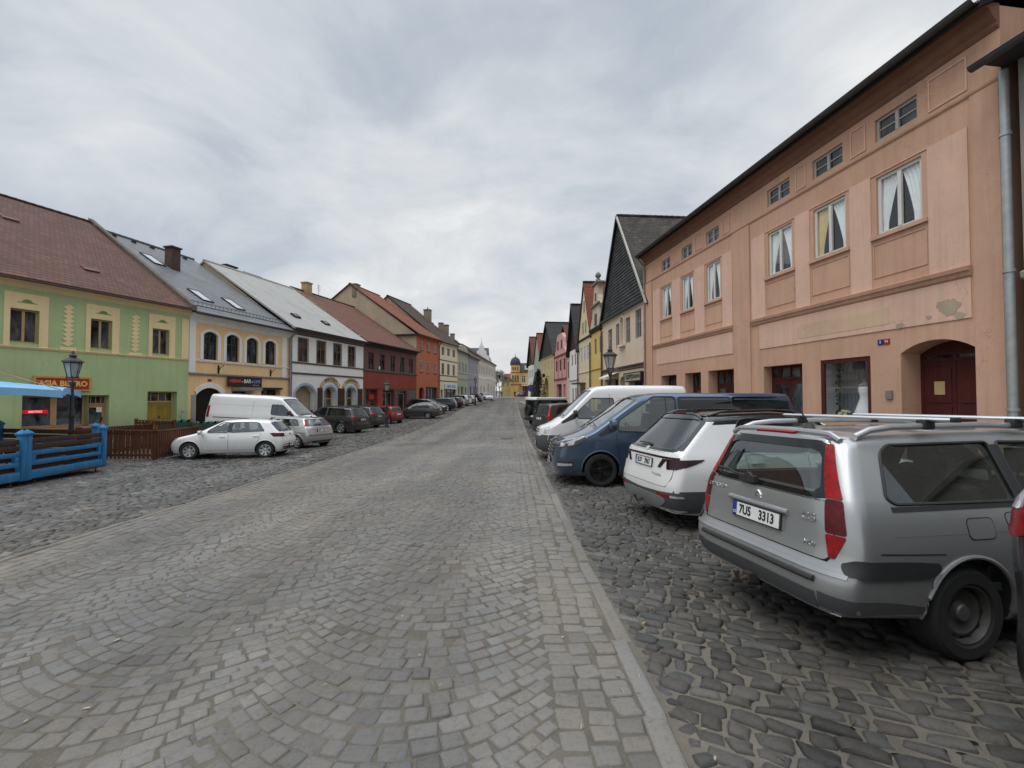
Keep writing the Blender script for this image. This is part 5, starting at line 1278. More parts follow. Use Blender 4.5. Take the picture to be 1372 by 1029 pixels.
class Car:
    def __init__(s, L, W, xr, xf, top, V, P, bot=None, rr=(.14, .30), rf=(.18, .40), rt=.07, rb=.05, crown=.05, lod=0):
        s.L, s.W = L, W; s.xr = table(xr, .05); s.xf = table(xf, .05); s.top = table(top, .16); s.V = table(V, .05); s.P = table(P, .5)
        s.bot = table(bot or [(-L / 2, .26), (-L / 2 + .5, .19), (L / 2 - .5, .19), (L / 2, .22)], .2)
        s.rr, s.rf, s.rt, s.rb, s.crown = rr, rf, rt, rb, crown
        n = (30, 10, 12) if lod else (56, 20, 26)
        s.mesh_grid(*n)
        s.bvh = BVHTree.FromPolygons([Vector(v) for v in s.v], s.f)
    def shape(s, t, b, v, inset=None):
        i = np.interp
        z = .2 + v * 1.2
        for _ in range(14):
            x = i(z, *s.xr) * (1 - t) + i(z, *s.xf) * t
            z = .5 * z + .5 * (i(x, *s.bot) + (i(x, *s.top) - i(x, *s.bot)) * v)
        Wd = i(z, *s.V) * i(x, *s.P)
        h = i(x, *s.top) - i(x, *s.bot); ln = i(z, *s.xf) - i(z, *s.xr)
        y = b * Wd
        if inset: return x, y, z
        dr, df = t * ln, (1 - t) * ln
        rear = t < .5
        rx = np.where(rear, s.rr[0], s.rf[0]); ry = np.where(rear, s.rr[1], s.rf[1]); ryt = .09
        dx = np.minimum(dr, df); dy = (1 - np.abs(b)) * Wd; dt = (1 - v) * h; db = v * h
        ex = np.maximum(0, 1 - dx / rx)
        ey_end = np.maximum(0, 1 - dy / ry); ey_top = np.maximum(0, 1 - dy / ryt)
        et = np.maximum(0, 1 - dt / s.rt); eb = np.maximum(0, 1 - db / s.rb); ez = np.maximum(et, eb)
        # plan rounding of the ends, then rounding of the roof and sill edges
        n1 = np.maximum(1, np.hypot(ex, ey_end)); k1 = 1 / n1
        x = x + np.where(rear, 1, -1) * np.where(ex > 0, rx * (1 - ex * k1) - np.minimum(dx, rx), 0)
        yy = np.where(n1 > 1, ry * (1 - ey_end * k1) - np.minimum(dy, ry), 0)
        n2 = np.maximum(1, np.hypot(ey_top, ez)); k2 = 1 / n2
        y2 = np.where(n2 > 1, ryt * (1 - ey_top * k2) - np.minimum(dy, ryt), 0)
        y = np.sign(b) * np.maximum(0, np.abs(y) - yy - y2)
        rz = np.where(et > 0, s.rt, s.rb)
        z = z + np.where(et > 0, -1, 1) * np.where(n2 > 1, rz * (1 - ez * k2) - np.minimum(np.where(et > 0, dt, db), rz), 0)
        n3 = np.maximum(1, np.hypot(ex, et)); k3 = 1 / n3
        z = z - np.where((n3 > 1) & (et > 0), s.rt * (1 - et * k3) - np.minimum(dt, s.rt), 0)
        z = z - s.crown * np.clip(v, 0, 1) ** 3 * b * b * (Wd / (s.W / 2)) ** 2
        return x, y, z
    def mesh_grid(s, na, nb, nc):
        def sp(n, dens):      # samples concentrated towards both ends
            u = np.linspace(-1, 1, n + 1); return (np.sign(u) * (1 - (1 - np.abs(u)) ** dens) + 1) / 2
        A = sp(na, 1.7); B = sp(nb, 1.6) * 2 - 1; C = sp(nc, 1.35)
        v = []; f = []; idx = {}
        def add(i, j, k):
            key = (i, j, k)
            if key not in idx: idx[key] = len(v); v.append((A[i], B[j], C[k]))
            return idx[key]
        for i in range(na):
            for j in range(nb):
                f.append((add(i, j, nc), add(i + 1, j, nc), add(i + 1, j + 1, nc), add(i, j + 1, nc)))
                f.append((add(i, j + 1, 0), add(i + 1, j + 1, 0), add(i + 1, j, 0), add(i, j, 0)))
            for k in range(nc):
                f.append((add(i, 0, k), add(i + 1, 0, k), add(i + 1, 0, k + 1), add(i, 0, k + 1)))
                f.append((add(i, nb, k + 1), add(i + 1, nb, k + 1), add(i + 1, nb, k), add(i, nb, k)))
        for j in range(nb):
            for k in range(nc):
                f.append((add(0, j + 1, k), add(0, j, k), add(0, j, k + 1), add(0, j + 1, k + 1)))
                f.append((add(na, j, k), add(na, j + 1, k), add(na, j + 1, k + 1), add(na, j, k + 1)))
        q = np.array(v); x, y, z = s.shape(q[:, 0], q[:, 1], q[:, 2])
        s.v = np.stack([x, y, z], -1).tolist(); s.f = f
    # ---- projection on to the body
    def hit(s, face, a, b, off):
        if isinstance(face, str) and face in 'LR':
            sg = 1 if face == 'L' else -1; o = Vector((a, 3 * sg, b)); d = Vector((0, -sg, 0))
        elif face == 'B': o = Vector((-6, a, b)); d = Vector((1, 0, 0))
        elif face == 'F': o = Vector((6, a, b)); d = Vector((-1, 0, 0))
        elif face == 'T': o = Vector((a, b, 4)); d = Vector((0, 0, -1))
        else:             # 'C<xa>,<ya>' : rays from outside towards a vertical axis, a in degrees / 100
            xa, ya = face[1]; t = R(a * 100); d = Vector((-math.cos(t), -math.sin(t), 0)); o = Vector((xa, ya, b)) - d * 4
        p, n, i, dist = s.bvh.ray_cast(o, d)
        if p is None or (face == 'B' and p.x > -s.L / 2 + 1.1) or (face == 'F' and p.x < s.L / 2 - 1.3): return None
        return p + n * off if n.dot(d) < 0 else p - n * off
    def patch(s, face, poly, off=.004, cell=.07, rim=.012, round_=0.0):
        """a piece of skin lying on the bodywork: list of verts, faces"""
        if round_: poly = rpoly(poly, round_)
        bm = bmesh.new()
        vs = [bm.verts.new((p[0], p[1], 0)) for p in poly]
        bm.faces.new(vs)
        xs = [p[0] for p in poly]; ys = [p[1] for p in poly]
        for ax, lo, hi in ((0, min(xs), max(xs)), (1, min(ys), max(ys))):
            n = int((hi - lo) / cell)
            for k in range(1, n + 1):
                c = lo + (hi - lo) * k / (n + 1); no = (1, 0, 0) if ax == 0 else (0, 1, 0); co = (c, 0, 0) if ax == 0 else (0, c, 0)
                bmesh.ops.bisect_plane(bm, geom=bm.verts[:] + bm.edges[:] + bm.faces[:], plane_co=co, plane_no=no)
        bm.verts.ensure_lookup_table(); V = []; bad = set()
        for v in bm.verts:
            p = s.hit(face, v.co.x, v.co.y, off)
            if p is None: bad.add(v.index); p = Vector((0, 0, 0))
            V.append(p)
        bm.verts.index_update()
        F = [tuple(v.index for v in f.verts) for f in bm.faces if not any(v.index in bad for v in f.verts)]
        E = [(e.verts[0].index, e.verts[1].index) for e in bm.edges if len(e.link_faces) == 1]
        C = sum((V[i] for i in range(len(V)) if i not in bad), Vector()) / max(1, len(V) - len(bad))
        # face orientation: away from the car's middle
        ctr = Vector((C.x * .6, 0, .7)); out = []
        for f in F:
            a, b, c = V[f[0]], V[f[1]], V[f[2]]; n = (b - a).cross(c - a)
            ref = {'L': Vector((0, 1, 0)), 'R': Vector((0, -1, 0)), 'B': Vector((-1, 0, .1)), 'F': Vector((1, 0, .1)), 'T': Vector((0, 0, 1))}.get(face if isinstance(face, str) else '', a - ctr)
            out.append(f if n.dot(ref) >= 0 else f[::-1])
        if rim:
            m = len(V); W = []
            for v in bm.verts:
                p = s.hit(face, v.co.x, v.co.y, off - rim); W.append(p if p is not None else Vector())
            V += W
            for a, b in E:
                if a not in bad and b not in bad: out.append((a, b, m + b, m + a))
        bm.free()
        return V, out
    def edge_loop(s, face, poly, off=.004, step=.05):
        out = []
        for (a, b), (c, d) in zip(poly, poly[1:] + poly[:1]):
            n = max(1, int(math.hypot(c - a, d - b) / step))
            for k in range(n):
                p = s.hit(face, a + (c - a) * k / n, b + (d - b) * k / n, off)
                if p is not None: out.append(p)
        return out

def rpoly(poly, r, n=4):
    """round the corners of a polygon"""
    out = []; m = len(poly)
    for i in range(m):
        p, a, b = Vector(poly[i]), Vector(poly[i - 1]), Vector(poly[(i + 1) % m])
        u, v = (a - p), (b - p); k = min(r, u.length * .45, v.length * .45)
        A, B = p + u.normalized() * k, p + v.normalized() * k
        for q in range(n + 1):
            t = q / n; out.append(tuple((1 - t) ** 2 * A + 2 * t * (1 - t) * p + t * t * B))
    return out

def inset(poly, d):
    c = Vector((0, 0))
    for p in poly: c += Vector(p) / len(poly)
    m = len(poly); out = []
    area = sum(poly[i - 1][0] * poly[i][1] - poly[i][0] * poly[i - 1][1] for i in range(m)); sg = 1 if area > 0 else -1
    for i in range(m):
        p, a, b = Vector(poly[i]), Vector(poly[i - 1]), Vector(poly[(i + 1) % m])
        u, v = (p - a).normalized(), (b - p).normalized()
        n1, n2 = Vector((-u.y, u.x)) * sg, Vector((-v.y, v.x)) * sg
        k = 1 + n1.dot(n2); q = p + (n1 + n2) * (d / max(.35, k)); out.append(tuple(q))
    return out

def mirror(face, poly):
    if isinstance(face, str):
        if face in 'LR': return ('R' if face == 'L' else 'L'), poly
        if face in 'BF': return face, [(-a, b) for a, b in poly][::-1]
        return face, [(a, -b) for a, b in poly][::-1]
    (xa, ya) = face[1]; return ('C', (xa, -ya)), [(-a, b) for a, b in poly][::-1]

def put(car, par, name, mat, face, poly, off=.004, both=False, cell=.07, rim=.012, round_=0.0, label=None):
    res = []
    for f, p in ([(face, poly), mirror(face, poly)] if both else [(face, poly)]):
        V, F = car.patch(f, p, off, cell, rim, round_)
        if not F: continue
        o = MB().add(V, F).build(name, mat, par, True, 45)
        if label: o['label'] = label
        res.append(o)
    return res

def shell(car, par, paint, wheels, wr, side_holes=(), rear_hole=None, front_hole=None, x_dash=None, zfloor=.42, two_sided=True, warch=.055, paint2=None, zsplit=None):
    """painted body with wheel wells, hollow cabin and real window openings"""
    me = bpy.data.meshes.new('body'); me.from_pydata(car.v, [], car.f); me.materials.append(paint); me.materials.append(WELL); me.materials.append(CABIN); me.update()
    o = bpy.data.objects.new('body', me); COL.objects.link(o); cut = []
    def cutter(verts, faces, mi):
        m = bpy.data.meshes.new('cut'); m.from_pydata([tuple(v) for v in verts], [], faces)
        bm = bmesh.new(); bm.from_mesh(m); bmesh.ops.recalc_face_normals(bm, faces=bm.faces[:]); bm.to_mesh(m); bm.free()
        for k in (paint, WELL, CABIN): m.materials.append(k)
        m.polygons.foreach_set('material_index', [mi] * len(m.polygons))
        c = bpy.data.objects.new('cut', m); COL.objects.link(c); cut.append(c)
        md = o.modifiers.new('b', 'BOOLEAN'); md.operation = 'DIFFERENCE'; md.object = c; md.solver = 'EXACT'; md.use_self = False
        try: md.material_mode = 'INDEX'
        except Exception: pass
    for x, y in wheels:
        sg = 1 if y > 0 else -1; q = MB(); n = 28; r = wr + warch
        ring = [(x + r * math.cos(2 * math.pi * (k + .37) / n), wr + r * math.sin(2 * math.pi * (k + .37) / n)) for k in range(n)]
        q.prism(ring, 'y', sg * (abs(y) - .17), sg * 1.6); cutter(q.v, q.f, 1)
    if side_holes or rear_hole or front_hole:
        na, nc, nb = 22, 10, 2; t = np.linspace(0, 1, na + 1); c = np.linspace(0, 1, nc + 1)
        i = np.interp; V = []; F = []
        for a in range(na + 1):
            for k in range(nc + 1):
                z = zfloor + .01
                for _ in range(14):
                    xr_ = i(z, *car.xr) + .09; x = xr_ * (1 - t[a]) + x_dash * t[a]
                    zt = i(x, *car.top) - .06
                    z = .5 * z + .5 * (zfloor + (zt - zfloor) * c[k])
                w = i(z, *car.V) * i(x, *car.P) - .055 - .04 * max(0, (c[k] - .8)) / .2
                V += [(x, -w, z), (x, w, z)]
        I = lambda a, k, s_: (a * (nc + 1) + k) * 2 + s_
        for a in range(na):
            for k in range(nc): F += [(I(a, k, 0), I(a + 1, k, 0), I(a + 1, k + 1, 0), I(a, k + 1, 0)), (I(a, k, 1), I(a, k + 1, 1), I(a + 1, k + 1, 1), I(a + 1, k, 1))]
            F += [(I(a, nc, 0), I(a + 1, nc, 0), I(a + 1, nc, 1), I(a, nc, 1)), (I(a, 0, 1), I(a + 1, 0, 1), I(a + 1, 0, 0), I(a, 0, 0))]
        for k in range(nc): F += [(I(0, k, 1), I(0, k, 0), I(0, k + 1, 0), I(0, k + 1, 1)), (I(na, k, 0), I(na, k, 1), I(na, k + 1, 1), I(na, k + 1, 0))]
        cutter(V, F, 2)
        for p in side_holes: q = MB(); q.prism(p, 'y', -2, 2); cutter(q.v, q.f, 2)
        if rear_hole: q = MB(); q.prism(rear_hole[0], 'x', -4, rear_hole[1]); cutter(q.v, q.f, 2)
        if front_hole: q = MB(); q.prism(front_hole[0], 'z', front_hole[1], 3); cutter(q.v, q.f, 2)
    dg = bpy.context.evaluated_depsgraph_get(); new = bpy.data.meshes.new_from_object(o.evaluated_get(dg))
    for c in cut: m = c.data; bpy.data.objects.remove(c); bpy.data.meshes.remove(m)
    bpy.data.objects.remove(o)
    if paint2:
        new.materials.append(paint2); k2 = len(new.materials) - 1
        for p in new.polygons:
            if p.material_index == 0 and zsplit(p.center): p.material_index = k2
    new.name = 'body'
    return link('body', new, par, True, 38)

def wheel(par, x, y, r, w, rim_r, style, rimm, hub=None):
    sg = 1 if y > 0 else -1; yo = y
    t = MB(); h = w / 2
    prof = [(rim_r - .005, -h * .8), (rim_r + .01, -h), (r - .03, -h), (r - .006, -h * .8), (r, -h * .45), (r, h * .45), (r - .006, h * .8), (r - .03, h), (rim_r + .012, h), (rim_r - .005, h * .8)]
    t.lathe(prof, 40, (0, 0, 0), 'y', caps=False)
    wo = t.build('wheel', TYRE, par, True, 35, (x, yo, r))
    d = MB(); s = sg
    d.lathe([(rim_r, s * h * .86), (rim_r - .014, s * h * .9), (rim_r - .03, s * h * .62), (rim_r - .03, -s * h * .7)], 36, (0, 0, 0), 'y', caps=False)
    if style == 'steel':
        d.lathe([(0.0, s * h * .45), (.055, s * h * .45), (.075, s * h * .3), (.115, s * h * .34), (.14, s * h * .55), (rim_r * .78, s * h * .5), (rim_r - .03, s * h * .2)], 36, (0, 0, 0), 'y', caps=False)
        d.build('rim', rimm, wo, True, 35)
        for q in range(10):
            a = 2 * math.pi * q / 10; k = MB(); rr = rim_r * .80; k.lathe([(.017, s * h * .40), (.017, s * h * .53)], 8, (rr * math.cos(a), 0, rr * math.sin(a)), 'y'); k.build('slot', WELL, wo)
        k = MB(); k.lathe([(.058, s * h * .5), (.05, s * h * .62), (0.0, s * h * .66)], 18, (0, 0, 0), 'y'); k.build('hub_cap', hub or rimm, wo, True)
    else:
        n, tw = style
        d.lathe([(0, s * h * .72), (.05, s * h * .72), (.068, s * h * .55)], 18, (0, 0, 0), 'y')
        for q in range(n):
            a = 2 * math.pi * q / n
            for o in ((-.09, .09) if tw else (0,)):
                a1, a2 = a + o * .6, a + o * 1.6; b1, b2 = .045, rim_r - .012; wd = .018 if tw else .032
                p1, p2 = Vector((math.cos(a1), 0, math.sin(a1))), Vector((math.cos(a2), 0, math.sin(a2))); t1, t2 = Vector((-math.sin(a1), 0, math.cos(a1))), Vector((-math.sin(a2), 0, math.cos(a2)))
                y1, y2 = Vector((0, s * h * .66, 0)), Vector((0, s * h * .84, 0)); dn = Vector((0, -s * .03, 0))
                v = [p1 * b1 - t1 * wd + y1, p1 * b1 + t1 * wd + y1, p2 * b2 + t2 * wd * 1.3 + y2, p2 * b2 - t2 * wd * 1.3 + y2]
                v += [p + dn for p in v]; d.add(v, [(0, 1, 2, 3), (0, 4, 5, 1), (1, 5, 6, 2), (2, 6, 7, 3), (3, 7, 4, 0)])
        d.build('rim', rimm, wo, True, 30)
        k = MB(); k.lathe([(0.0, s * h * .2), (rim_r - .02, s * h * .2)], 24, (0, 0, 0), 'y'); k.build('brake_disc', plain('brake_steel', (.05, .048, .045), .6, .4), wo)
    return wo

def wheels4(par, xs, track, r, w, rim_r, style, rimm, hub=None):
    for x in xs:
        for sg in (1, -1): wheel(par, x, sg * track, r, w, rim_r, style, rimm, hub)

def plate(par, s, loc, rz, tilt=0, w=.52, h=.11, eu=True):
    """Czech number plate facing -y in its own frame"""
    fr = MB(); fr.box(-w / 2 - .012, w / 2 + .012, 0, .016, -h / 2 - .012, h / 2 + .012)
    o = fr.build('number_plate', PLASTIC, par, bevel=.004, loc=loc, rz=rz); o.rotation_euler.x = tilt
    MB().box(-w / 2 + (.045 if eu else 0), w / 2, -.003, .0015, -h / 2, h / 2).build('plate_face', PLATEW, o)
    if eu: MB().box(-w / 2, -w / 2 + .044, -.003, .0015, -h / 2, h / 2).build('plate_band', PLATEB, o); text('plate_text', 'CZ', .03, PLATEW, o, (-w / 2 + .022, -.0045, -h * .28))
    if s:
        a, b = s.split(' ')
        text('plate_text', a, .105, INK, o, (-w / 2 + .148, -.0045, .0), xscale=.80, bold=.0022); text('plate_text', b, .105, INK, o, (w / 2 - .132, -.0045, .0), xscale=.80, bold=.0022)
    return o

def seats(par, rows, z=.3, w=.52, zb=.62):
    for x, ys in rows:
        for y in ys:
            m = MB(); m.box(x - .26, x + .26, y - w / 2, y + w / 2, z, z + .2); c = m.build('seat', SEATM, par, bevel=.04)
            m = MB(); m.prism([(x - .30, z + .18), (x - .17, z + .18), (x - .30, z + zb + .14), (x - .42, z + zb + .12)], 'y', y - w / 2 + .02, y + w / 2 - .02); m.build('backrest', SEATM, c, bevel=.03)
            m = MB(); m.box(x - .44, x - .35, y - .12, y + .12, z + zb + .17, z + zb + .36); m.tube([(x - .38, y - .06, z + zb + .1), (x - .4, y - .06, z + zb + .2)], .008, 6); m.tube([(x - .38, y + .06, z + zb + .1), (x - .4, y + .06, z + zb + .2)], .008, 6); m.build('headrest', SEATM, c, bevel=.03)

def dash(par, x, w, z, y0=.36):
    MB().prism([(x - .42, z - .3), (x + .25, z - .3), (x + .25, z - .05), (x - .1, z + .02), (x - .42, z - .06)], 'y', -w, w).build('dashboard', CABIN, par, bevel=.03)
    m = MB(); P = []
    for k in range(20): a = 2 * math.pi * k / 20; P.append((x - .55 + .07 * math.sin(a), y0 + .185 * math.cos(a), z - .04 + .17 * math.sin(a)))
    m.tube(P, .016, 6, True); m.tube([(x - .4, y0, z - .12), (x - .55, y0, z - .04)], .03, 6); m.tube([(x - .55, y0 - .18, z - .04), (x - .55, y0 + .18, z - .04)], .02, 6); m.build('steering_wheel', PLASTIC, par, True)

def mirrors(par, x, y, z, m, sc_=1., stalk=.1, both=True):
    for sg in ((1, -1) if both else (1,)):
        q = MB(); q.prism([(y0 * sc_, z0 * sc_) for y0, z0 in [(-.01, -.07), (.19, -.08), (.22, .0), (.2, .07), (.03, .085)]], 'x', -.06, .055)
        q.v = [(a, b * sg, c) for a, b, c in q.v]
        if sg < 0: q.f = [f[::-1] for f in q.f]
        o = q.build('mirror', m, par, bevel=.022, loc=(x, sg * (y + stalk * .5), z))
        a = MB(); a.tube([(0, -sg * stalk, -.08 * sc_), (0, sg * .04, -.06 * sc_)], .022, 6); a.build('mirror_foot', PLASTIC, o)
        g = MB(); g.quad((-.063, sg * .03 * sc_, -.06 * sc_), (-.063, sg * .18 * sc_, -.065 * sc_), (-.063, sg * .18 * sc_, .055 * sc_), (-.063, sg * .04 * sc_, .065 * sc_)); g.build('mirror_glass', CHROME, o)

def stretch_up(t, k):
    """raise the bodywork of a vehicle without touching its wheels"""
    for c in t.children:
        if c.name.startswith('wheel') and not c.name.startswith('wheel_arch'): continue
        def go(o):
            if o.rotation_euler.to_matrix() == Matrix.Identity(3) or max(abs(q) for q in o.rotation_euler) < 1e-6:
                if o.type == 'MESH':
                    for v in o.data.vertices: v.co.z *= k
                for q in o.children: go(q)
            o.location.z *= k
        go(c)

def place(t, x, y, yaw):
    """set a vehicle down on the slope of the ground"""
    t.location = (x, y, gzf(x, y)); c, s = math.cos(yaw), math.sin(yaw); d = 1.2
    px = math.atan2(gzf(x + c * d, y + s * d) - gzf(x - c * d, y - s * d), 2 * d); d = .75
    py = math.atan2(gzf(x - s * d, y + c * d) - gzf(x + s * d, y - c * d), 2 * d)
    t.rotation_euler = (py, -px, yaw)
    t.location.z += .02
    return t

def door_panel(car, par, poly, paint, side='LR', handle=None, hm=None, off=.0035):
    for f in side:
        V, F = car.patch(f, poly, off, .08, .01, .05); o = MB().add(V, F).build('door', paint, par, True, 45)
        V, F = car.patch(f, inset(rpoly(poly, .05), -.006), off - .002, .08, .006); MB().add(V, F).build('door_gap', SEAM, o, True)
        if handle:
            hx, hz = handle; p = car.hit(f, hx, hz, .02); sg = 1 if f == 'L' else -1
            if p is not None:
                h = MB(); h.tube([p + Vector((-.10, -.014 * sg, 0)), p + Vector((-.085, .012 * sg, 0)), p + Vector((.07, .014 * sg, 0)), p + Vector((.085, -.012 * sg, 0))], .014, 8); h.build('handle', hm or paint, o, True)
# ------------------------------------------------------------------ the individual vehicles
def estate_silver():
    L, W = 4.84, 1.78; a, b = -L / 2, L / 2
    car = Car(L, W,
        [(.15, a + .16), (.3, a + .05), (.42, a), (.56, a + .005), (.60, a + .03), (.66, a + .075), (1.0, a + .11), (1.36, a + .23), (1.46, a + .27), (1.6, a + .27)],
        [(.1, b - .14), (.3, b - .02), (.5, b), (.66, b - .05), (.8, b - .2), (1.6, b - .2)],
        [(a, 1.46), (a + .5, 1.485), (a + 1.9, 1.50), (a + 2.75, 1.46), (b - 1.12, 1.0), (b - 1.0, .965), (b - .3, .83), (b, .74)],
        [(.1, .77), (.2, .81), (.34, .855), (.5, .885), (.7, .89), (.80, .882), (.93, .855), (1.0, .83), (1.4, .655), (1.5, .60), (1.7, .55)],
        [(a, .94), (a + .6, .985), (a + 1.4, 1), (b - 1.4, 1), (b - .5, .96), (b, .9)], rr=(.13, .34), rf=(.28, .6), rt=.06, crown=.045, bot=[(a, .33), (a + .5, .29), (a + .7, .27), (a + 1.5, .19), (b - .5, .19), (b, .22)])
    paint = carpaint('silver_paint', (.38, .39, .395), .65, .33, .24)
    t = thing('estate_car', 'silver estate car with roof bars and the plate 7U5 3313', 'car', group='cars parked on the right side')
    xr, xf = a + 1.02, b - 1.05; wr = .315
    zt = 1.385
    hole_r = [(a + .50, 1.03), (a + .45, 1.07), (a + .55, 1.35), (a + .64, 1.40), (a + 1.55, 1.41), (a + 1.55, 1.02)]
    hole_m = [(a + 1.63, 1.02), (a + 1.63, 1.41), (a + 2.42, 1.395), (a + 2.42, 1.015)]
    hole_f = [(a + 2.5, 1.015), (a + 2.5, 1.39), (a + 2.78, 1.36), (a + 3.36, 1.04), (a + 3.36, 1.01)]
    rear = [(-.56, 1.075), (.56, 1.075), (.49, 1.33), (.44, 1.365), (-.44, 1.365), (-.49, 1.33)]
    ws = [(b - 1.16, -.62), (b - 1.16, .62), (a + 2.98, .50), (a + 2.98, -.50)]
    shell(car, t, paint, [(xr, .76), (xr, -.76), (xf, .76), (xf, -.76)], wr, [rpoly(p, .04) for p in (hole_r, hole_m, hole_f)], (rpoly(rear, .06), a + .75), (ws, 1.0), x_dash=b - 1.25)
    # glass and its dark surrounds
    for p in (hole_r, hole_m, hole_f):
        put(car, t, 'side_window', CARGLT if p is not hole_f else CARGL, 'R', inset(rpoly(p, .04), -.004), -.008, True, rim=0)
        for f in 'LR': MB().tube(car.edge_loop(f, rpoly(p, .04), .001), .011, 6, True).build('window_seal', PLASTIC, t, True)
    for f in 'LR':
        put(car, t, 'window_trim', PLASTIC, f, [(a + .46, .985), (a + 3.4, .985), (a + 3.4, 1.01), (a + .46, 1.015)], .005)
        for x0, x1 in ((a + 1.545, a + 1.635), (a + 2.415, a + 2.505)): put(car, t, 'pillar', PLASTIC, f, [(x0, .99), (x1, .99), (x1, 1.39), (x0, 1.39)], .0025)
    put(car, t, 'rear_window', CARGL, 'B', inset(rear, -.004), -.006, rim=0)
    fr_o = rpoly([(-.665, 1.035), (.665, 1.035), (.52, 1.425), (-.52, 1.425)], .05); 
    ringp(car, t, 'rear_window_border', PRIV, 'B', fr_o, rpoly(rear, .06), .004)
    put(car, t, 'windscreen', CARGL, 'T', inset(ws, -.003), -.006, rim=0)
    # tall tail lamps on the rear corners
    for sg in (1, -1):
        ax = ('C', (a + .62, sg * .42)); D = lambda d: (180 - sg * (d)) / 100 if sg > 0 else (180 + d) / 100
        def lamp(nm, m, z0, z1, d0, d1, d2, d3, off=.009):
            q = [(D(d0), z0), (D(d1), z0), (D(d3), z1), (D(d2), z1)]
            if sg > 0: q = q[::-1]
            return put(car, t, nm, m, ax, q, off, cell=.06, rim=.02, round_=.02)
        lamp('tail_lamp', LENSR, 1.05, 1.40, 21, 33, 12, 21); lamp('tail_lamp', LENSRD, .83, 1.045, 22.5, 35.5, 21.1, 33.2, .008); lamp('tail_lamp', LENSR, .675, .825, 25, 28.5, 22.5, 35.5)
    put(car, t, 'brake_lamp', LENSR, 'T', [(a + .27, -.2), (a + .27, .2), (a + .34, .2), (a + .34, -.2)], .016, rim=.03)
    # spoiler lip
    sp = [car.hit('T', a + .33, y, .012) for y in np.linspace(-.56, .56, 15)]
    MB().tube(sp, .022, 8).build('spoiler', paint, t, True)
    # tailgate with its shut line, badge bar and plate
    tg = [(-.66, .655), (.66, .655), (.69, .74), (.68, 1.025), (-.68, 1.025), (-.69, .74)]
    V, F = car.patch('B', inset(tg, -.006), .0015, .08, .006); MB().add(V, F).build('tailgate_gap', SEAM, t, True)
    tgo = put(car, t, 'tailgate', paint, 'B', tg, .005, round_=.05)[0]
    h = car.hit('B', 0, .93, .02); bar = MB()
    pts = [car.hit('B', y, .892, .014) for y in np.linspace(-.33, .33, 11)]; bar.tube(pts, .021, 8); bar.build('tailgate_handle', paint, tgo, True)
    rec = put(car, tgo, 'recess_shade', plain('silver_shadow', (.2, .2, .205), .5, .3), 'B', [(-.3, .745), (.3, .745), (.31, .875), (-.31, .875)], .0075, round_=.03)  # darker silver patch paints the shade of the plate recess
    pp = car.hit('B', .0, .81, .012); plate(t, '7U5 3313', (pp.x - .012, 0, .81), R(-90), R(-6))
    m = MB()
    for z in (.985, .955): pass
    c = car.hit('B', 0, .975, .010)
    for z in (.985, .962):                       # double chevron
        m.prism([(-.038, z - .018), (-.028, z - .018), (0, z + .002), (.028, z - .018), (.038, z - .018), (0, z + .016)], 'x', c.x - .004, c.x + .012)
    m.build('chevron_badge', CHROME, tgo)
    def back_text(s, size, y, z, mat=SILVER, **k):
        p = car.hit('B', y, z, .010)
        return text('model_badge', s, size, mat, tgo, (p.x, y, z), R(-90), depth=.006, **k)
    back_text('C5', .075, -.50, .905, CHROME, xscale=1.5, bold=.002); back_text('CITROEN', .045, .52, .955, CHROME, xscale=1.25); back_text('HDi', .045, -.52, .735, CHROME, xscale=1.3, shear=.2)
    # wiper
    m = MB(); w0 = car.hit('B', .12, 1.05, .03); pts = [car.hit('B', y, 1.085 + .02 * (y > .3), .025) for y in np.linspace(.1, .56, 6)]
    m.tube(pts, .011, 6); m.lathe([(.045, -.02), (.05, .0), (.03, .025)], 12, (w0.x + .005, .10, 1.08), 'x'); m.box(w0.x - .02, w0.x + .03, .02, .2, 1.05, 1.10); m.build('rear_wiper', PLASTIC, t, True)
    # bumper: shut line, black rub strips, dark lower valance
    put(car, t, 'bumper_step', paint, 'B', [(-.80, .575), (.80, .575), (.80, .60), (-.80, .60)], .012)
    rub = [car.hit('B', y, .53, .006) for y in np.linspace(-.62, .62, 21)]; MB().tube(rub, .022, 8).build('rub_strip', PLASTIC, t, True)
    for sg in (1, -1):
        f = 'L' if sg > 0 else 'R'
        put(car, t, 'rub_strip', PLASTIC, ('C', (a + .62, sg * .42)), [((180 - sg * d) / 100, z) for d, z in ((32, .66), (34, .60), (50, .585), (80, .58), (99, .585), (106, .625), (104, .67), (84, .685), (60, .695), (40, .70))][::sg], .014, cell=.05, rim=.02, round_=.03)
        put(car, t, 'bumper_gap', SEAM, f, [(a + .30, .735), (a + .80, .715), (a + .80, .722), (a + .30, .743)], .003, rim=0)
        put(car, t, 'bumper_gap', SEAM, f, [(a + .66, .34), (a + .666, .34), (a + .69, .56), (a + .684, .56)], .003, rim=0)
        put(car, t, 'crease_shade', plain('silver_shadow', (0, 0, 0)), f, [(a + .42, .835), (a + 1.9, .83), (b - 1.1, .825), (b - 1.1, .829), (a + 1.9, .834), (a + .42, .839)], .002, rim=0, cell=.15)  # thin darker line painted as the shade of the flank crease
    low = [(-.62, .345), (.62, .345), (.62, .45), (-.62, .45)]
    put(car, t, 'valance', GREYPL, 'B', low, .006, cell=.09); 
    for sg in (1, -1): put(car, t, 'valance_corner', GREYPL, ('C', (a + .62, sg * .42)), [((180 - sg * d) / 100, z) for d, z in ((20, .36), (50, .36), (94, .345), (96, .39), (50, .45), (20, .46))][::sg], .008, cell=.06)
    for f in 'LR': put(car, t, 'sill', GREYPL, f, [(xr + .42, .2), (xf - .42, .2), (xf - .42, .27), (xr + .42, .27)], .006)
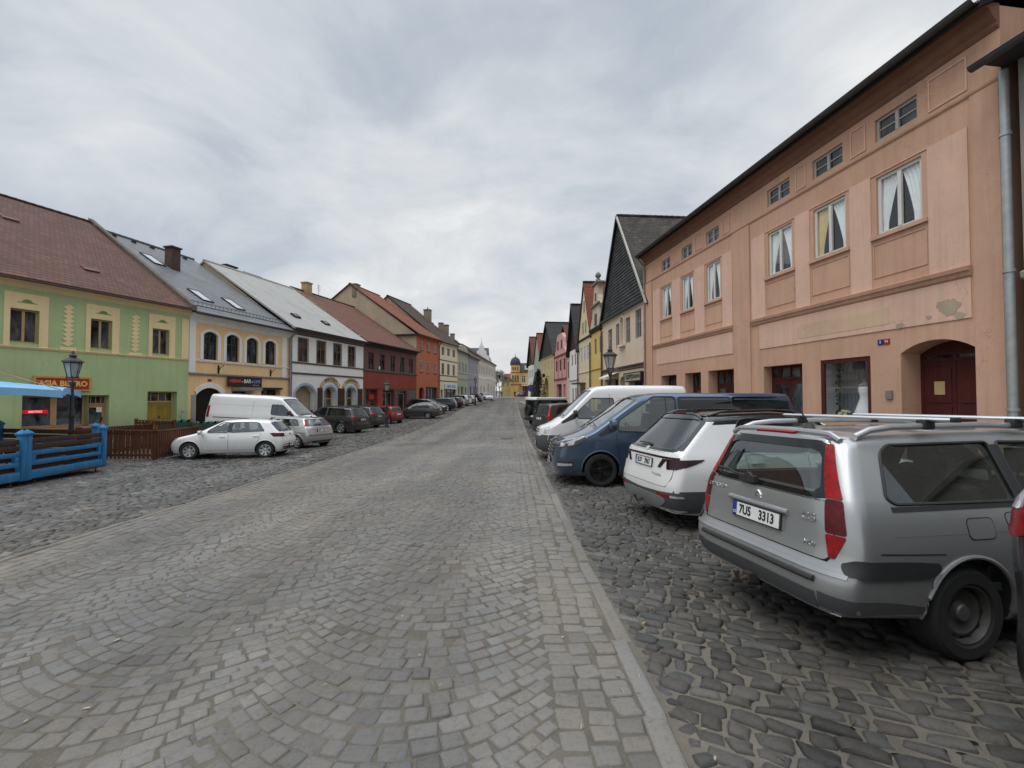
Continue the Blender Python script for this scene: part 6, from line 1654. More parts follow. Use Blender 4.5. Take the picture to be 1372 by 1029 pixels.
    # doors, fuel flap
    door_panel(car, t, [(a + 1.62, .34), (a + 2.43, .34), (a + 2.43, .95), (a + 1.36, .95), (a + 1.40, .74)], paint, 'LR', (a + 1.62, .84), paint)
    door_panel(car, t, [(a + 2.46, .34), (a + 3.42, .34), (a + 3.46, .95), (a + 2.46, .95)], paint, 'LR', (a + 2.66, .84), paint)
    V, F = car.patch('R', rpoly([(a + 1.02, .80), (a + 1.24, .80), (a + 1.24, .925), (a + 1.02, .925)], .04), .004, .05, .008); ff = MB().add(V, F).build('fuel_flap', paint, t, True)
    V, F = car.patch('R', rpoly([(a + 1.014, .794), (a + 1.246, .794), (a + 1.246, .931), (a + 1.014, .931)], .042), .002, .05, .004); MB().add(V, F).build('flap_gap', SEAM, ff, True)
    for f, sg in (('L', 1), ('R', -1)):
        lip = [car.hit(f, xr + (wr + .062) * math.cos(q), wr + (wr + .062) * math.sin(q), .002) for q in np.linspace(-.02, math.pi + .02, 26)]
        MB().tube([p for p in lip if p is not None], .014, 6).build('wheel_arch', paint, t, True)
    # roof rails, cross bars, aerial
    for sg in (1, -1):
        P = [(a + .42, .585, 1.455), (a + .55, .58, 1.50), (a + .75, .575, 1.52), (a + 1.6, .57, 1.53), (a + 2.3, .56, 1.51), (a + 2.5, .555, 1.465)]
        MB().tube([(x, sg * y, z) for x, y, z in P], .024, 10).build('roof_rail', SILVER, t, True)
    for x in (a + 1.08, a + 1.95):
        nb = MB(); k = 13
        ring = [(.036 * math.cos(q), .015 * math.sin(q)) for q in np.linspace(0, 2 * math.pi, k)[:-1]]
        nb.prism([(x + u, 1.575 + w_) for u, w_ in ring], 'y', -.76, .76)
        o = nb.build('roof_bar', plain('alloy_bar', (.62, .63, .64), .35, .7, .06), t, True)
        for sg in (1, -1):
            MB().box(x - .05, x + .05, sg * .575 - .035, sg * .575 + .035, 1.50, 1.575).build('bar_foot', PLASTIC, o, bevel=.012)
            MB().box(x - .038, x + .038, min(sg * .76, sg * .785), max(sg * .76, sg * .785), 1.558, 1.592).build('end_cap', PLASTIC, o, bevel=.006)
    p = car.hit('T', a + .62, 0, 0); m = MB(); m.lathe([(.05, 0), (.03, .03), (.012, .05)], 10, (p.x, 0, p.z)); m.tube([(p.x, 0, p.z + .03), (p.x - .16, 0, p.z + .24)], .006, 6); m.build('aerial', PLASTIC, t, True)
    # tow ball
    m = MB(); m.box(a - .03, a + .35, -.04, .04, .30, .36); m.tube([(a + .0, 0, .33), (a - .1, 0, .3), (a - .12, 0, .36)], .018, 8); m.lathe([(0, .35), (.025, .365), (.025, .385), (0, .40)], 10, (a - .12, 0, 0)); m.build('tow_ball', plain('rusty_steel', (.07, .05, .04), .7, .4), t, True)
    wheels4(t, (xr, xf), .755, wr, .2, .205, 'steel', plain('steel_wheel', (.055, .053, .05), .55, .2, .35), plain('hub_grey', (.10, .10, .10), .5, .4))
    seats(t, [(a + 1.75, (.42, -.42, 0)), (a + 2.75, (.4, -.4))], .34); dash(t, b - 1.42, .68, .98)
    mirrors(t, a + 3.28, .84, 1.02, paint, .95)
    put(car, t, 'headlamp', LENSW, 'F', [(.42, .62), (.78, .66), (.76, .78), (.45, .74)], .006, True, round_=.03); put(car, t, 'grille', PLASTIC, 'F', [(-.38, .62), (.38, .62), (.36, .72), (-.36, .72)], .005)
    return t, car

def ringp(car, par, name, mat, face, outer, inner, off):
    """a border between two outlines on the bodywork"""
    n = 72
    def resample(p):
        P = [Vector(q) for q in p]; P.append(P[0]); d = [0]
        for u, v in zip(P[:-1], P[1:]): d.append(d[-1] + (v - u).length)
        c = sum((Vector(q) for q in p), Vector((0, 0))) / len(p)
        out = []
        for k in range(n):                       # sample by direction from the centre so both outlines match up
            t = 2 * math.pi * k / n; dr = Vector((math.cos(t), math.sin(t)))
            best = None
            for u, v in zip(P[:-1], P[1:]):
                e = v - u; den = dr.x * e.y - dr.y * e.x
                if abs(den) < 1e-9: continue
                w = u - c; s_ = (w.x * e.y - w.y * e.x) / den; q = (w.x * dr.y - w.y * dr.x) / den
                if s_ > 0 and -1e-6 <= q <= 1 + 1e-6: best = s_ if best is None else max(best, s_)
            out.append(c + dr * best)
        return out
    A, B = resample(outer), resample(inner); rows = 5; V = []; F = []
    for j in range(rows):
        for k in range(n):
            q = A[k].lerp(B[k], j / (rows - 1)); p = car.hit(face, q.x, q.y, off); V.append(p if p is not None else Vector((0, 0, .5)))
    for j in range(rows - 1):
        for k in range(n): F.append((j * n + k, j * n + (k + 1) % n, (j + 1) * n + (k + 1) % n, (j + 1) * n + k))
    return MB().add(V, F).build(name, mat, par, True, 50)

c5, c5car = estate_silver()
stretch_up(c5, 1.04)
place(c5, 1.95 + 2.42 * .982, 3.72 + 2.42 * .19, R(11))
# ------------------------------------------------------------------ parametric cars and vans
def corner_patch(car, t, nm, mat, end, poly, off=.007, both=True, cell=.06, rnd=.02, ax=.62, ay=.42, rim=.02):
    """patch that wraps a corner; poly in (degrees from the end face towards the side, z)"""
    x0 = -car.L / 2 + ax if end == 'B' else car.L / 2 - ax
    for sg in ((1, -1) if both else (both,)):
        P = []
        for d, z in poly:
            ang = (180 - sg * d) if end == 'B' else sg * d
            if end == 'B' and sg < 0: ang = 180 + d
            P.append((ang / 100, z))
        put(car, t, nm, mat, ('C', (x0, sg * ay)), P, off, cell=cell, rim=rim, round_=rnd)

def arches(car, t, xs, wr, mat, w=.02, g=.06):
    for f in 'LR':
        for x in xs:
            lip = [car.hit(f, x + (wr + g) * math.cos(q), max(.2, wr + (wr + g) * math.sin(q)), .002) for q in np.linspace(-.25, math.pi + .25, 24)]
            MB().tube([p for p in lip if p is not None], w, 6).build('wheel_arch', mat, t, True)

def passenger(name, label, group, paint, L, W, H, o, lod=0, hollow=False, detail=None):
    """o: dict of proportions - zb belt, hood, ws (screen base x from front), roofx (roof start), tail (tail rake), wb, fo, wr ..."""
    a, b = -L / 2, L / 2; zb = o.get('zb', .95); rk = o.get('tail', .45); hd = o.get('hood', .95); fo = o.get('fo', .85)
    wsx = o.get('ws', 1.15); rfx = o.get('roof', 1.95); spo = o.get('spoil', .12)
    low = o.get('tuck', 0)
    car = Car(L, W,
        [(.15, a + .14 + low), (.3, a + .04 + low), (.45, a + low), (.62, a + .01 + low), (.75, a + .05 + low * .8), (zb, a + .10), (zb + .03, a + .13), (H - .10, a + rk), (H - .04, a + rk + .03), (H + .2, a + rk + .03)],
        [(.1, b - .14), (.3, b - .03), (.48, b), (hd - .28, b - .05), (hd - .12, b - .2), (H, b - .2)],
        [(a, H - spo * .5), (a + rk + .1, H - spo * .4), (a + L * .40, H), (b - rfx, H - .05), (b - wsx, hd + .04), (b - wsx + .15, hd), (b - .35, hd - .13), (b, hd - .25)],
        [(.1, W * .43), (.2, W * .455), (.36, W * .487), (.52, W * .5), (zb - .22, W * .5), (zb - .14, W * .49), (zb, W * .47), (zb + .05, W * .455), (H - .12, W * .365), (H, W * .33), (H + .2, W * .3)],
        [(a, .92), (a + .6, .985), (a + 1.3, 1), (b - 1.3, 1), (b - .5, .96), (b, .88)], rr=(.16, .45), rf=(.30, .62), rt=.07, crown=.05, lod=lod)
    t = thing(name, label, 'car', group=group)
    wr = o.get('wr', .315); xr, xf = b - fo - o['wb'], b - fo
    zt = H - .115; q = zb + .015
    bp = o.get('pil', L * .47)                     # b pillar, from the tail
    ar = rk + .05 + o.get('dpil', .30)
    sl = (hd + .05 - (H - .1)) / (rfx - wsx)
    fx = lambda z: b - rfx + (H - .13 - z) / max(.1, (H - hd - .1)) * (rfx - wsx) - .09
    A = [(a + ar - .16, q + .04), (a + ar + .08, zt - .03), (a + ar + .2, zt), (a + bp - .05, zt + .0), (a + bp - .05, q - .0)]
    B = [(a + bp + .05, q), (a + bp + .05, zt), (max(fx(zt) - .05, a + bp + .3), zt - .01), (fx(q + .10) - .02, q + .10), (fx(q + .10) + .03, q)]
    rear = [(-W * .375, zb + .06), (W * .375, zb + .06), (W * .32, H - .15), (W * .28, H - .13), (-W * .28, H - .13), (-W * .32, H - .15)]
    ws = [(b - wsx - .04, -W * .40), (b - wsx - .04, W * .40), (b - rfx + .10, W * .315), (b - rfx + .10, -W * .315)]
    wl = [(xr, W / 2 - .13), (xr, -W / 2 + .13), (xf, W / 2 - .13), (xf, -W / 2 + .13)]
    pp = o.get('paint2')
    if hollow:
        shell(car, t, paint, wl, wr, [rpoly(A, .05), rpoly(B, .05)], (rpoly(rear, .07), a + rk + .5), (ws, hd + .07), x_dash=b - wsx - .1, paint2=pp, zsplit=o.get('zsplit'))
        gs, gr, gw = o.get('gl', CARGL), o.get('glr', CARGLT), CARGL
    else:
        shell(car, t, paint, wl, wr, paint2=pp, zsplit=o.get('zsplit')); gs = gr = gw = PRIV
    off = -.006 if hollow else .003
    for P, g in ((A, o.get('glq', gs)), (B, gs)):
        put(car, t, 'side_window', g, 'R', rpoly(P, .05), off, True, rim=0 if hollow else .006, cell=.12)
        if not lod:
            for f in 'LR': MB().tube(car.edge_loop(f, rpoly(P, .05), .001, .08), .011, 6, True).build('window_seal', o.get('seal', PLASTIC), t, True)
    for f in 'LR': put(car, t, 'pillar', PLASTIC, f, [(a + bp - .052, q), (a + bp + .052, q), (a + bp + .052, zt), (a + bp - .052, zt)], .002)
    put(car, t, 'rear_window', gr, 'B', rpoly(rear, .06), off, rim=0 if hollow else .006, cell=.12)
    if not lod: ringp(car, t, 'rear_window_border', PRIV, 'B', rpoly([(-W * .42, zb + .025), (W * .42, zb + .025), (W * .345, H - .115), (-W * .345, H - .115)], .06), rpoly(rear, .07), .004)
    put(car, t, 'windscreen', gw, 'T', ws, off, rim=0 if hollow else .006, cell=.15)
    # lamps, plates, lower bumpers
    for nm, m, pts, of in o.get('tail_lamps', [('tail_lamp', LENSR, [(22, zb - .2), (60, zb - .2), (62, zb - .05), (20, zb - .05)], .007)]): corner_patch(car, t, nm, m, 'B', pts, of)
    corner_patch(car, t, 'headlamp', o.get('hl', LENSW), 'F', [(14, hd - .34), (48, hd - .30), (62, hd - .18), (24, hd - .24)])
    put(car, t, 'grille', PLASTIC, 'F', [(-W * .25, hd - .36), (W * .25, hd - .36), (W * .24, hd - .24), (-W * .24, hd - .24)], .004)
    put(car, t, 'front_bumper', GREYPL, 'F', [(-W * .40, .22), (W * .40, .22), (W * .38, .40), (-W * .38, .40)], .004, cell=.12)
    lowm = o.get('low', GREYPL); lz = o.get('lowz', .42)
    put(car, t, 'rear_valance', lowm, 'B', [(-W * .44, .2), (W * .44, .2), (W * .40, lz), (-W * .40, lz)], .005, cell=.12)
    if o.get('clad'):
        for f in 'LR':
            for x0, x1, zz in ((a + .08, xr - wr - .09, lz + .06), (xr + wr + .09, xf - wr - .09, .36), (xf + wr + .09, b - .1, .42)): put(car, t, 'cladding', lowm, f, [(x0, .2), (x1, .2), (x1, zz), (x0, zz)], .006)
        arches(car, t, (xr, xf), wr, lowm, .035, .085)
    elif not lod: arches(car, t, (xr, xf), wr, paint, .014)
    pz = o.get('pz', zb - .14); p = car.hit('B', 0, pz, .012); plate(t, o.get('plate') if not lod else None, (p.x - .012, 0, pz), R(-90), R(-5), eu=not lod)
    p = car.hit('F', 0, .42, .012); plate(t, None, (p.x + .012, 0, .42), R(90), 0, eu=not lod)
    if not lod:
        tg = [(-W * .36, .60), (W * .36, .60), (W * .40, .72), (W * .41, zb + .01), (-W * .41, zb + .01), (-W * .40, .72)]
        V, F = car.patch('B', inset(tg, -.006), .0015, .1, .005); MB().add(V, F).build('tailgate_gap', SEAM, t, True)
        put(car, t, 'tailgate', paint, 'B', tg, .004, round_=.05)
        bl = xr + wr + .12
        door_panel(car, t, [(bl, .34), (a + bp, .34), (a + bp, zb - .005), (bl - .28, zb - .005), (bl - .22, .72)], paint, 'LR', (bl - .1, zb - .12), o.get('hm'))
        door_panel(car, t, [(a + bp + .02, .34), (xf - wr - .14, .34), (xf - wr - .10, .7), (xf - wr + .02, zb - .02), (a + bp + .02, zb - .005)], paint, 'LR', (a + bp + .22, zb - .13), o.get('hm'))
        m = MB(); P = [car.hit('B', y, zb + .09, .022) for y in np.linspace(0, .34, 5)]; m.tube(P, .01, 6); m.lathe([(.03, -.02), (.035, .02)], 10, (P[0].x + .01, 0, zb + .08), 'x'); m.build('rear_wiper', PLASTIC, t, True)
        P = [car.hit('T', a + rk + .06, y, .008) for y in np.linspace(-W * .31, W * .31, 13)]; MB().tube([x for x in P if x], .02, 8).build('spoiler', pp or paint, t, True)
        put(car, t, 'brake_lamp', LENSRD, 'T', [(a + rk + .03, -.16), (a + rk + .03, .16), (a + rk + .06, .16), (a + rk + .06, -.16)], .03, rim=.02)
        if hollow: seats(t, [(a + L * .34, (.4, -.4, 0)), (a + L * .54, (.38, -.38))], .32); dash(t, b - wsx - .28, W * .37, hd)
        p = car.hit('T', a + rk + .35, 0, 0); m = MB(); m.prism([(p.x - .1, p.z - .01), (p.x + .08, p.z - .01), (p.x - .08, p.z + .07)], 'y', -.018, .018); m.build('aerial', o.get('fin', PLASTIC), t, bevel=.006)
    mirrors(t, fx(q) - .02, W * .465, zb + .03, o.get('mm', paint), .95)
    if o.get('rails'):
        for sg in (1, -1):
            P = [car.hit('T', x, sg * W * .315, .0) for x in np.linspace(a + rk + .15, b - rfx - .15, 9)]; P = [p_ + Vector((0, 0, .045 if 0 < i < 8 else .0)) for i, p_ in enumerate(P)]
            MB().tube(P, .02, 8).build('roof_rail', o['rails'], t, True)
    wheels4(t, (xr, xf), W / 2 - o.get('tw', .215) / 2 - .012, wr, o.get('tw', .215), o.get('rim', .215), o.get('style', (7, 0)) if not lod else (5, 0), o.get('rimm', SILVER))
    if detail: detail(car, t, a, b)
    return t

RG = 'cars parked on the right side'; LG = 'cars parked on the left side'
P_WHITE = carpaint('white_car_paint', (.70, .70, .69), 0, .3, .12)
P_BLACK = carpaint('black_car_paint', (.016, .017, .019), .2, .25, .12)
P_DGREY = carpaint('dark_grey_paint', (.045, .048, .052), .5, .3, .18)
P_SILV = carpaint('light_silver_paint', (.48, .49, .49), .65, .3, .15)
P_BLUE = carpaint('dark_blue_paint', (.040, .072, .125), .45, .28, .16)
P_RED = carpaint('dark_red_paint', (.22, .014, .016), .3, .3, .12)

# white crossover with black roof and slanted lamps
def crossover_detail(car, t, a, b):
    put(car, t, 'lamp_bar', LENSK, 'B', [(-.80, .975), (.80, .975), (.80, 1.0), (-.80, 1.0)], .010, cell=.08)
    for sg in (1, -1):
        P = [(sg * y, z) for y, z in ((.42, .84), (.50, .84), (.62, .968), (.52, .968))]
        put(car, t, 'tail_lamp', LENSK, 'B', P if sg > 0 else P[::-1], .011)
    corner_patch(car, t, 'tail_lamp', LENSK, 'B', [(22, .83), (38, .845), (72, .955), (78, .985), (20, .97)], .010, rnd=.015)
    for sg in (1, -1):
        f = 'L' if sg > 0 else 'R'
        put(car, t, 'crease_shade', plain('white_shadow', (.34, .34, .34), .5), f, [(a + .5, .70), (a + 1.3, .80), (a + 1.3, .806), (a + .5, .708)], .002, rim=0)  # grey strip on the white paint stands for the crease's shade
    corner_patch(car, t, 'reflector', LENSR, 'B', [(8, .46), (30, .47), (30, .50), (6, .50)], .012, rnd=.01); corner_patch(car, t, 'rear_fog_lamp', LENSW, 'B', [(31, .465), (48, .47), (46, .495), (31, .495)], .012, rnd=.01)
    put(car, t, 'diffuser', plain('silver_diffuser', (.30, .30, .305), .45, .5), 'B', [(-.45, .26), (.45, .26), (.68, .40), (.60, .46), (-.60, .46), (-.68, .40)], .014, cell=.1, round_=.04)
    corner_patch(car, t, 'rear_cladding', GREYPL, 'B', [(-28, .3), (78, .3), (80, .56), (-28, .50)], .008, cell=.08)
    p = car.hit('B', 0, 1.09, .012); put(car, t, 'maker_badge', CHROME, 'B', [(.05 * math.cos(q), 1.075 + .028 * math.sin(q)) for q in np.linspace(0, 2 * math.pi, 14)[:-1]], .012)
    p = car.hit('B', -.42, .74, .010); text('model_badge', 'TUCSON', .05, CHROME, t, (p.x, -.42, .74), R(-90), xscale=1.3)
    m = MB(); m.tube([(a + .1, 0, .32), (a - .06, 0, .28), (a - .1, 0, .36)], .018, 8); m.lathe([(0, .34), (.025, .36), (.025, .38), (0, .395)], 10, (a - .1, 0, 0)); m.build('tow_ball', plain('rusty_steel', (0, 0, 0)), t, True)
tuc = passenger('crossover_car', 'white crossover with black roof parked between the silver estate and the blue van', RG, P_WHITE, 4.5, 1.865, 1.65,
    dict(zb=1.04, tail=.62, hood=1.03, ws=1.2, roof=2.05, wb=2.68, fo=.88, wr=.35, tw=.235, rim=.24, dpil=.42, clad=1, lowz=.50, pz=.885, plate='5U7 3967', paint2=P_BLACK, zsplit=lambda c: c.z > 1.47 and c.x < 1.0, rails=P_BLACK, glq=PRIV, seal=PLASTIC, spoil=.1, tail_lamps=[], style=(5, 1), rimm=plain('dark_alloy', (.12, .12, .125), .35, .6)), 0, True, crossover_detail)
place(tuc, 1.97 + 2.25 * .985, 6.9 + 2.25 * .17, R(10))

# white hatchback on the left
def hatch_detail(car, t, a, b):
    put(car, t, 'lamp_line_shade', plain('white_shadow', (0, 0, 0)), 'B', [(-.5, .79), (.5, .79), (.5, .796), (-.5, .796)], .008, rim=0)  # grey line between the lamps is painted shade
    put(car, t, 'maker_badge', LENSRD, 'B', [(.06 * math.cos(q), .86 + .035 * math.sin(q)) for q in np.linspace(0, 2 * math.pi, 14)[:-1]], .012)
kia = passenger('hatchback_car', 'white hatchback with silver wheels parked beside the brown picket fence', LG, P_WHITE, 4.07, 1.725, 1.45,
    dict(zb=.95, tail=.46, hood=.95, ws=1.05, roof=1.85, wb=2.58, fo=.83, wr=.31, tw=.195, rim=.205, dpil=.36, pz=.47, plate='5U9 1274', low=PLASTIC, lowz=.52, style=(7, 0), tail_lamps=[('tail_lamp', LENSRD, [(12, .79), (58, .80), (74, .92), (60, .935), (12, .92)], .008)]), 0, True, hatch_detail)
place(kia, -10.62, 17.25, R(188))

def focus_detail(car, t, a, b):
    for sg in (1, -1):
        f = 'L' if sg > 0 else 'R'
        put(car, t, 'rub_strip', PLASTIC, f, [(a + 1.2, .58), (b - 1.25, .58), (b - 1.25, .61), (a + 1.2, .61)], .01)
    put(car, t, 'bumper_strip', PLASTIC, 'B', [(-.7, .6), (.7, .6), (.7, .62), (-.7, .62)], .012); put(car, t, 'exhaust_gap', PLASTIC, 'B', [(.2, .26), (.5, .26), (.5, .34), (.2, .34)], .012)
foc = passenger('hatchback_car', 'silver hatchback with high red tail lamps parked behind the white hatchback', LG, P_SILV, 4.15, 1.70, 1.43,
    dict(zb=.98, tail=.40, hood=.95, ws=1.05, roof=1.9, wb=2.615, fo=.84, wr=.305, tw=.195, rim=.2, dpil=.34, pz=.80, plate='2U7 5518', lowz=.36, style=(5, 0), tail_lamps=[('tail_lamp', LENSR, [(22, 1.0), (48, 1.0), (40, 1.32), (22, 1.32)], .010)]), 0, True, focus_detail)
place(foc, -8.7 - 2.07 * .92, 20.6 + 2.07 * .39, R(157))

# dark sport utility cars and others further along the left side
SUVO = dict(zb=1.08, tail=.42, hood=1.1, ws=1.15, roof=1.95, wb=2.85, fo=.9, wr=.36, tw=.25, rim=.26, dpil=.42, pz=.92, plate='3U1 8806', clad=0, rails=PLASTIC, style=(5, 0), tail_lamps=[('tail_lamp', LENSR, [(14, .98), (56, .98), (66, 1.09), (12, 1.09)], .008)])
s1 = passenger('suv_car', 'black sport utility car with bright alloy wheel in front of the white house arches', LG, P_BLACK, 4.8, 1.93, 1.72, SUVO)
place(s1, -9.75 - 2.4 * .95, 29.4 + 2.4 * .31, R(162))
s2 = passenger('suv_car', 'dark grey sport utility car with red tail lamps second along the oxblood house', LG, P_DGREY, 4.5, 1.85, 1.66, dict(SUVO, plate='4U6 2290', wb=2.65, wr=.34, clad=1, tail_lamps=[('tail_lamp', LENSR, [(8, .98), (50, .95), (60, 1.1), (6, 1.1)], .009)]))
place(s2, -10.1 - 2.2 * .94, 34.2 + 2.2 * .34, R(160))
r1 = passenger('small_car', 'small dark red hatchback in front of the oxblood shopfront', LG, P_RED, 3.6, 1.62, 1.5, dict(zb=.95, tail=.3, hood=.98, ws=.95, roof=1.6, wb=2.35, fo=.7, wr=.29, dpil=.3, tail_lamps=[('tail_lamp', LENSR, [(24, .9), (54, .9), (50, 1.25), (24, 1.25)], .009)]), 1)
place(r1, -9.7 - 1.7 * .9, 38.2 + 1.7 * .43, R(155))
w1 = passenger('estate_car', 'dark grey estate car with silver wheel parked by the orange house', LG, P_DGREY, 4.66, 1.8, 1.48, dict(zb=.97, tail=.55, hood=.94, ws=1.2, roof=2.1, wb=2.68, fo=.92, wr=.32, dpil=.4, rails=SILVER, tail_lamps=[('tail_lamp', LENSR, [(14, .80), (58, .82), (66, .93), (12, .95)], .008)]), 1)
place(w1, -6.9 - 2.3 * .99, 43.6 + 2.3 * .12, R(172))
FAR = [('dark blue grey minivan third beyond the orange house', P_DGREY, -7.1, 49.5, -8, 1.68, 4.6, 1), ('black estate car with its rear to the road by the cream house', P_BLACK, -6.7, 54.5, 176, 1.6, 4.5, 0), ('black saloon close to the sage house', P_BLACK, -6.3, 59.5, 172, 1.48, 4.4, 0),
       ('silver minivan by the lilac house', P_SILV, -5.9, 64.5, 168, 1.62, 4.4, 0), ('pale silver hatchback behind the silver minivan', P_SILV, -5.5, 69.5, 168, 1.5, 4.1, 0), ('dark hatchback at the pale stone house', P_DGREY, -4.9, 75, 168, 1.5, 4.1, 0), ('white hatchback last in the left row by the corner house', P_WHITE, -4.0, 83, -60, 1.5, 4.1, 1)]
for lab, pt, x, y, yaw, H, L, fr in FAR:
    q = passenger('parked_car', lab, LG, pt, L, 1.78, H, dict(zb=.62 * H, tail=.42, hood=.64 * H, ws=1.1, roof=1.9, wb=2.62, fo=.85, wr=.31), 1)
    c, s_ = math.cos(R(yaw)), math.sin(R(yaw)); k = (-1 if fr else 1) * L / 2
    place(q, x + k * c, y + k * s_, R(yaw))

# vans
def van(name, label, group, paint, L, W, H, o, hollow=True, detail=None):
    a, b = -L / 2, L / 2; zb, hd = o['zb'], o['hood']; wsx, rfx = o['ws'], o['roof']
    car = Car(L, W,
        [(.15, a + .1), (.35, a + .01), (.5, a), (zb, a + .04), (H - .12, a + .17), (H, a + .2), (H + .2, a + .2)],
        [(.1, b - .16), (.28, b - .05), (.42, b), (.62, b - .01), (hd - .22, b - .09), (hd - .06, b - .28), (H, b - .28)],
        [(a, H - .03), (a + .6, H), (b - rfx - .5, H), (b - rfx, H - .05), (b - wsx, hd + .08), (b - wsx + .12, hd + .01), (b - .45, hd - .13), (b, hd - .25)],
        [(.1, W * .42), (.2, W * .45), (.36, W * .485), (.55, W * .5), (zb - .1, W * .5), (zb, W * .492), (zb + .1, W * .48), (H - .18, W * .43), (H - .06, W * .405), (H + .2, W * .36)],
        [(a, .97), (a + .5, 1), (b - 1.4, 1), (b - .6, .965), (b, .88)], rr=(.10, .2), rf=o.get('rf', (.34, .72)), rt=.10, crown=.05)
    t = thing(name, label, 'van', group=group); wr = o['wr']; xf = b - o['fo']; xr = xf - o['wb']
    zt = H - o.get('gtop', .22); ce = o.get('cabx', wsx + 1.75)
    fx = lambda z: b - rfx - .02 + (H - .1 - z) / (H - hd - .14) * (rfx - wsx) - .17
    D = [(b - ce, zb + .02), (b - ce, zt), (fx(zt) - .04, zt), (fx(zb + .24), zb + .22), (fx(zb + .24) + .04, zb + .0), (b - ce + .5, zb - .02)]
    ws = [(b - wsx - .02, -W * .42), (b - wsx - .02, W * .42), (b - rfx + .14, W * .375), (b - rfx + .14, -W * .375)]
    wl = [(xr, W / 2 - .14), (xr, -W / 2 + .14), (xf, W / 2 - .14), (xf, -W / 2 + .14)]
    holes = [rpoly(D, .06)]; SW = []
    x1 = b - ce - .06
    for w_, nm in o.get('sidewin', []):
        SW.append([(x1 - w_, zb + .03), (x1 - w_, zt + .0), (x1, zt), (x1, zb + .02)]); x1 -= w_ + .015
    shell(car, t, paint, wl, wr, holes, None, (ws, hd + .1), x_dash=b - wsx - .12, zfloor=.55)
    put(car, t, 'side_window', o.get('gl', CARGL), 'R', rpoly(D, .06), -.006, True, rim=0, cell=.12)
    for P in SW: put(car, t, 'side_window', PRIV, 'R', rpoly(P, .06), .004, True, cell=.14)
    for f in 'LR': MB().tube(car.edge_loop(f, rpoly(D, .06), .001, .08), .014, 6, True).build('window_seal', PLASTIC, t, True)
    put(car, t, 'windscreen', CARGL, 'T', ws, -.006, rim=0, cell=.15)
    ringp(car, t, 'windscreen_border', PRIV, 'T', [(b - wsx + .03, -W * .435), (b - wsx + .03, W * .435), (b - rfx + .09, W * .395), (b - rfx + .09, -W * .395)], ws, .003)
    q0 = fx(zb + .24) + .06
    put(car, t, 'quarter_panel', PLASTIC, 'R', rpoly([(q0, zb), (q0 + .02, zb + .20), (q0 + o.get('qw', .42), hd - .08), (q0 + o.get('qw', .42) - .06, hd - .12)], .02), .004, True)
    # doors
    dp = [(b - ce + .02, .36), (xf - wr - .10, .36), (xf - wr - .02, .70), (q0 + .02, zb - .03), (b - ce + .02, zb - .03)]
    door_panel(car, t, dp, paint, 'LR', (b - ce + .16, zb - .13), o.get('hm', PLASTIC))
    for x0 in o.get('seams', []):
        for f in 'LR': put(car, t, 'panel_gap', SEAM, f, [(x0, .4), (x0 + .009, .4), (x0 + .009, H - .13), (x0, H - .13)], .002, rim=0, cell=.2)
    for f in 'LR':
        put(car, t, 'sill', o['low'], f, [(xr + wr + .1, .2), (xf - wr - .1, .2), (xf - wr - .1, .34), (xr + wr + .1, .34)], .006, cell=.2)
        if o.get('rail'): put(car, t, 'door_rail', PLASTIC, f, [(a + .5, o['rail']), (a + .5 + o.get('raill', 1.6), o['rail']), (a + .5 + o.get('raill', 1.6), o['rail'] + .035), (a + .5, o['rail'] + .035)], .006, cell=.2)
        if o.get('fold'):
            for z in o['fold']: put(car, t, 'fold_shade', plain('van_shadow', (.38, .38, .38), .5), f, [(a + .2, z), (b - ce - .08, z), (b - ce - .08, z + .012), (a + .2, z + .012)], .002, rim=0, cell=.2)  # grey strips paint the shade of the pressed folds
    arches(car, t, (xr, xf), wr, o.get('archm', paint), .018)
    # front: lamps, grille, bumper
    corner_patch(car, t, 'headlamp', o.get('hlm', LENSW), 'F', o['hl'], .007, ax=.9, ay=.42)
    for nm, m, P in o.get('hl2', []): corner_patch(car, t, nm, m, 'F', P, .011, ax=.9, ay=.42, rnd=.01)
    g = put(car, t, 'grille', PLASTIC, 'F', o['grille'], .006, round_=.05)[0]
    zs = [p[1] for p in o['grille']]; ys = [p[0] for p in o['grille']]
    for z in np.linspace(min(zs) + .05, max(zs) - .04, o.get('bars', 5)):
        P = [car.hit('F', y, z, .014) for y in np.linspace(min(ys) * .92, max(ys) * .92, 11)]; MB().tube(P, o.get('barr', .011), 6).build('grille_bar', o.get('barm', CHROME), g, True)
    put(car, t, 'bumper', o['low'], 'F', [(-W * .38, .2), (W * .38, .2), (W * .40, o['bz']), (-W * .40, o['bz'])], .005, cell=.12)
    corner_patch(car, t, 'bumper_corner', o['low'], 'F', [(14, .22), (62, .22), (66, o['bz'] if not o.get('bzs') else o['bzs']), (14, o['bz'] if not o.get('bzs') else o['bzs'])], .006, ax=.9, ay=.42)
    if o.get('fog'): corner_patch(car, t, 'fog_lamp', LENSD, 'F', o['fog'], .010, ax=.9, ay=.42); corner_patch(car, t, 'running_lamp', LENSW, 'F', [(d * .9 + 3, z * .5 + o['fog'][0][1] * .5 + .02) for d, z in o['fog']], .014, ax=.9, ay=.42, rnd=.01)
    p = car.hit('F', 0, o.get('pz', .43), .014); plate(t, o.get('plate'), (p.x + .014, 0, o.get('pz', .43)), R(90), R(-4))
    corner_patch(car, t, 'tail_lamp', LENSR, 'B', [(60, zb - .25), (84, zb - .25), (84, zb + .35), (60, zb + .35)], .006, ax=.3, ay=.7)
    put(car, t, 'rear_window', PRIV, 'B', [(-W * .36, zb + .1), (W * .36, zb + .1), (W * .34, H - .25), (-W * .34, H - .25)], .004); p = car.hit('B', 0, .8, .012); plate(t, None, (p.x - .012, 0, .8), R(-90))
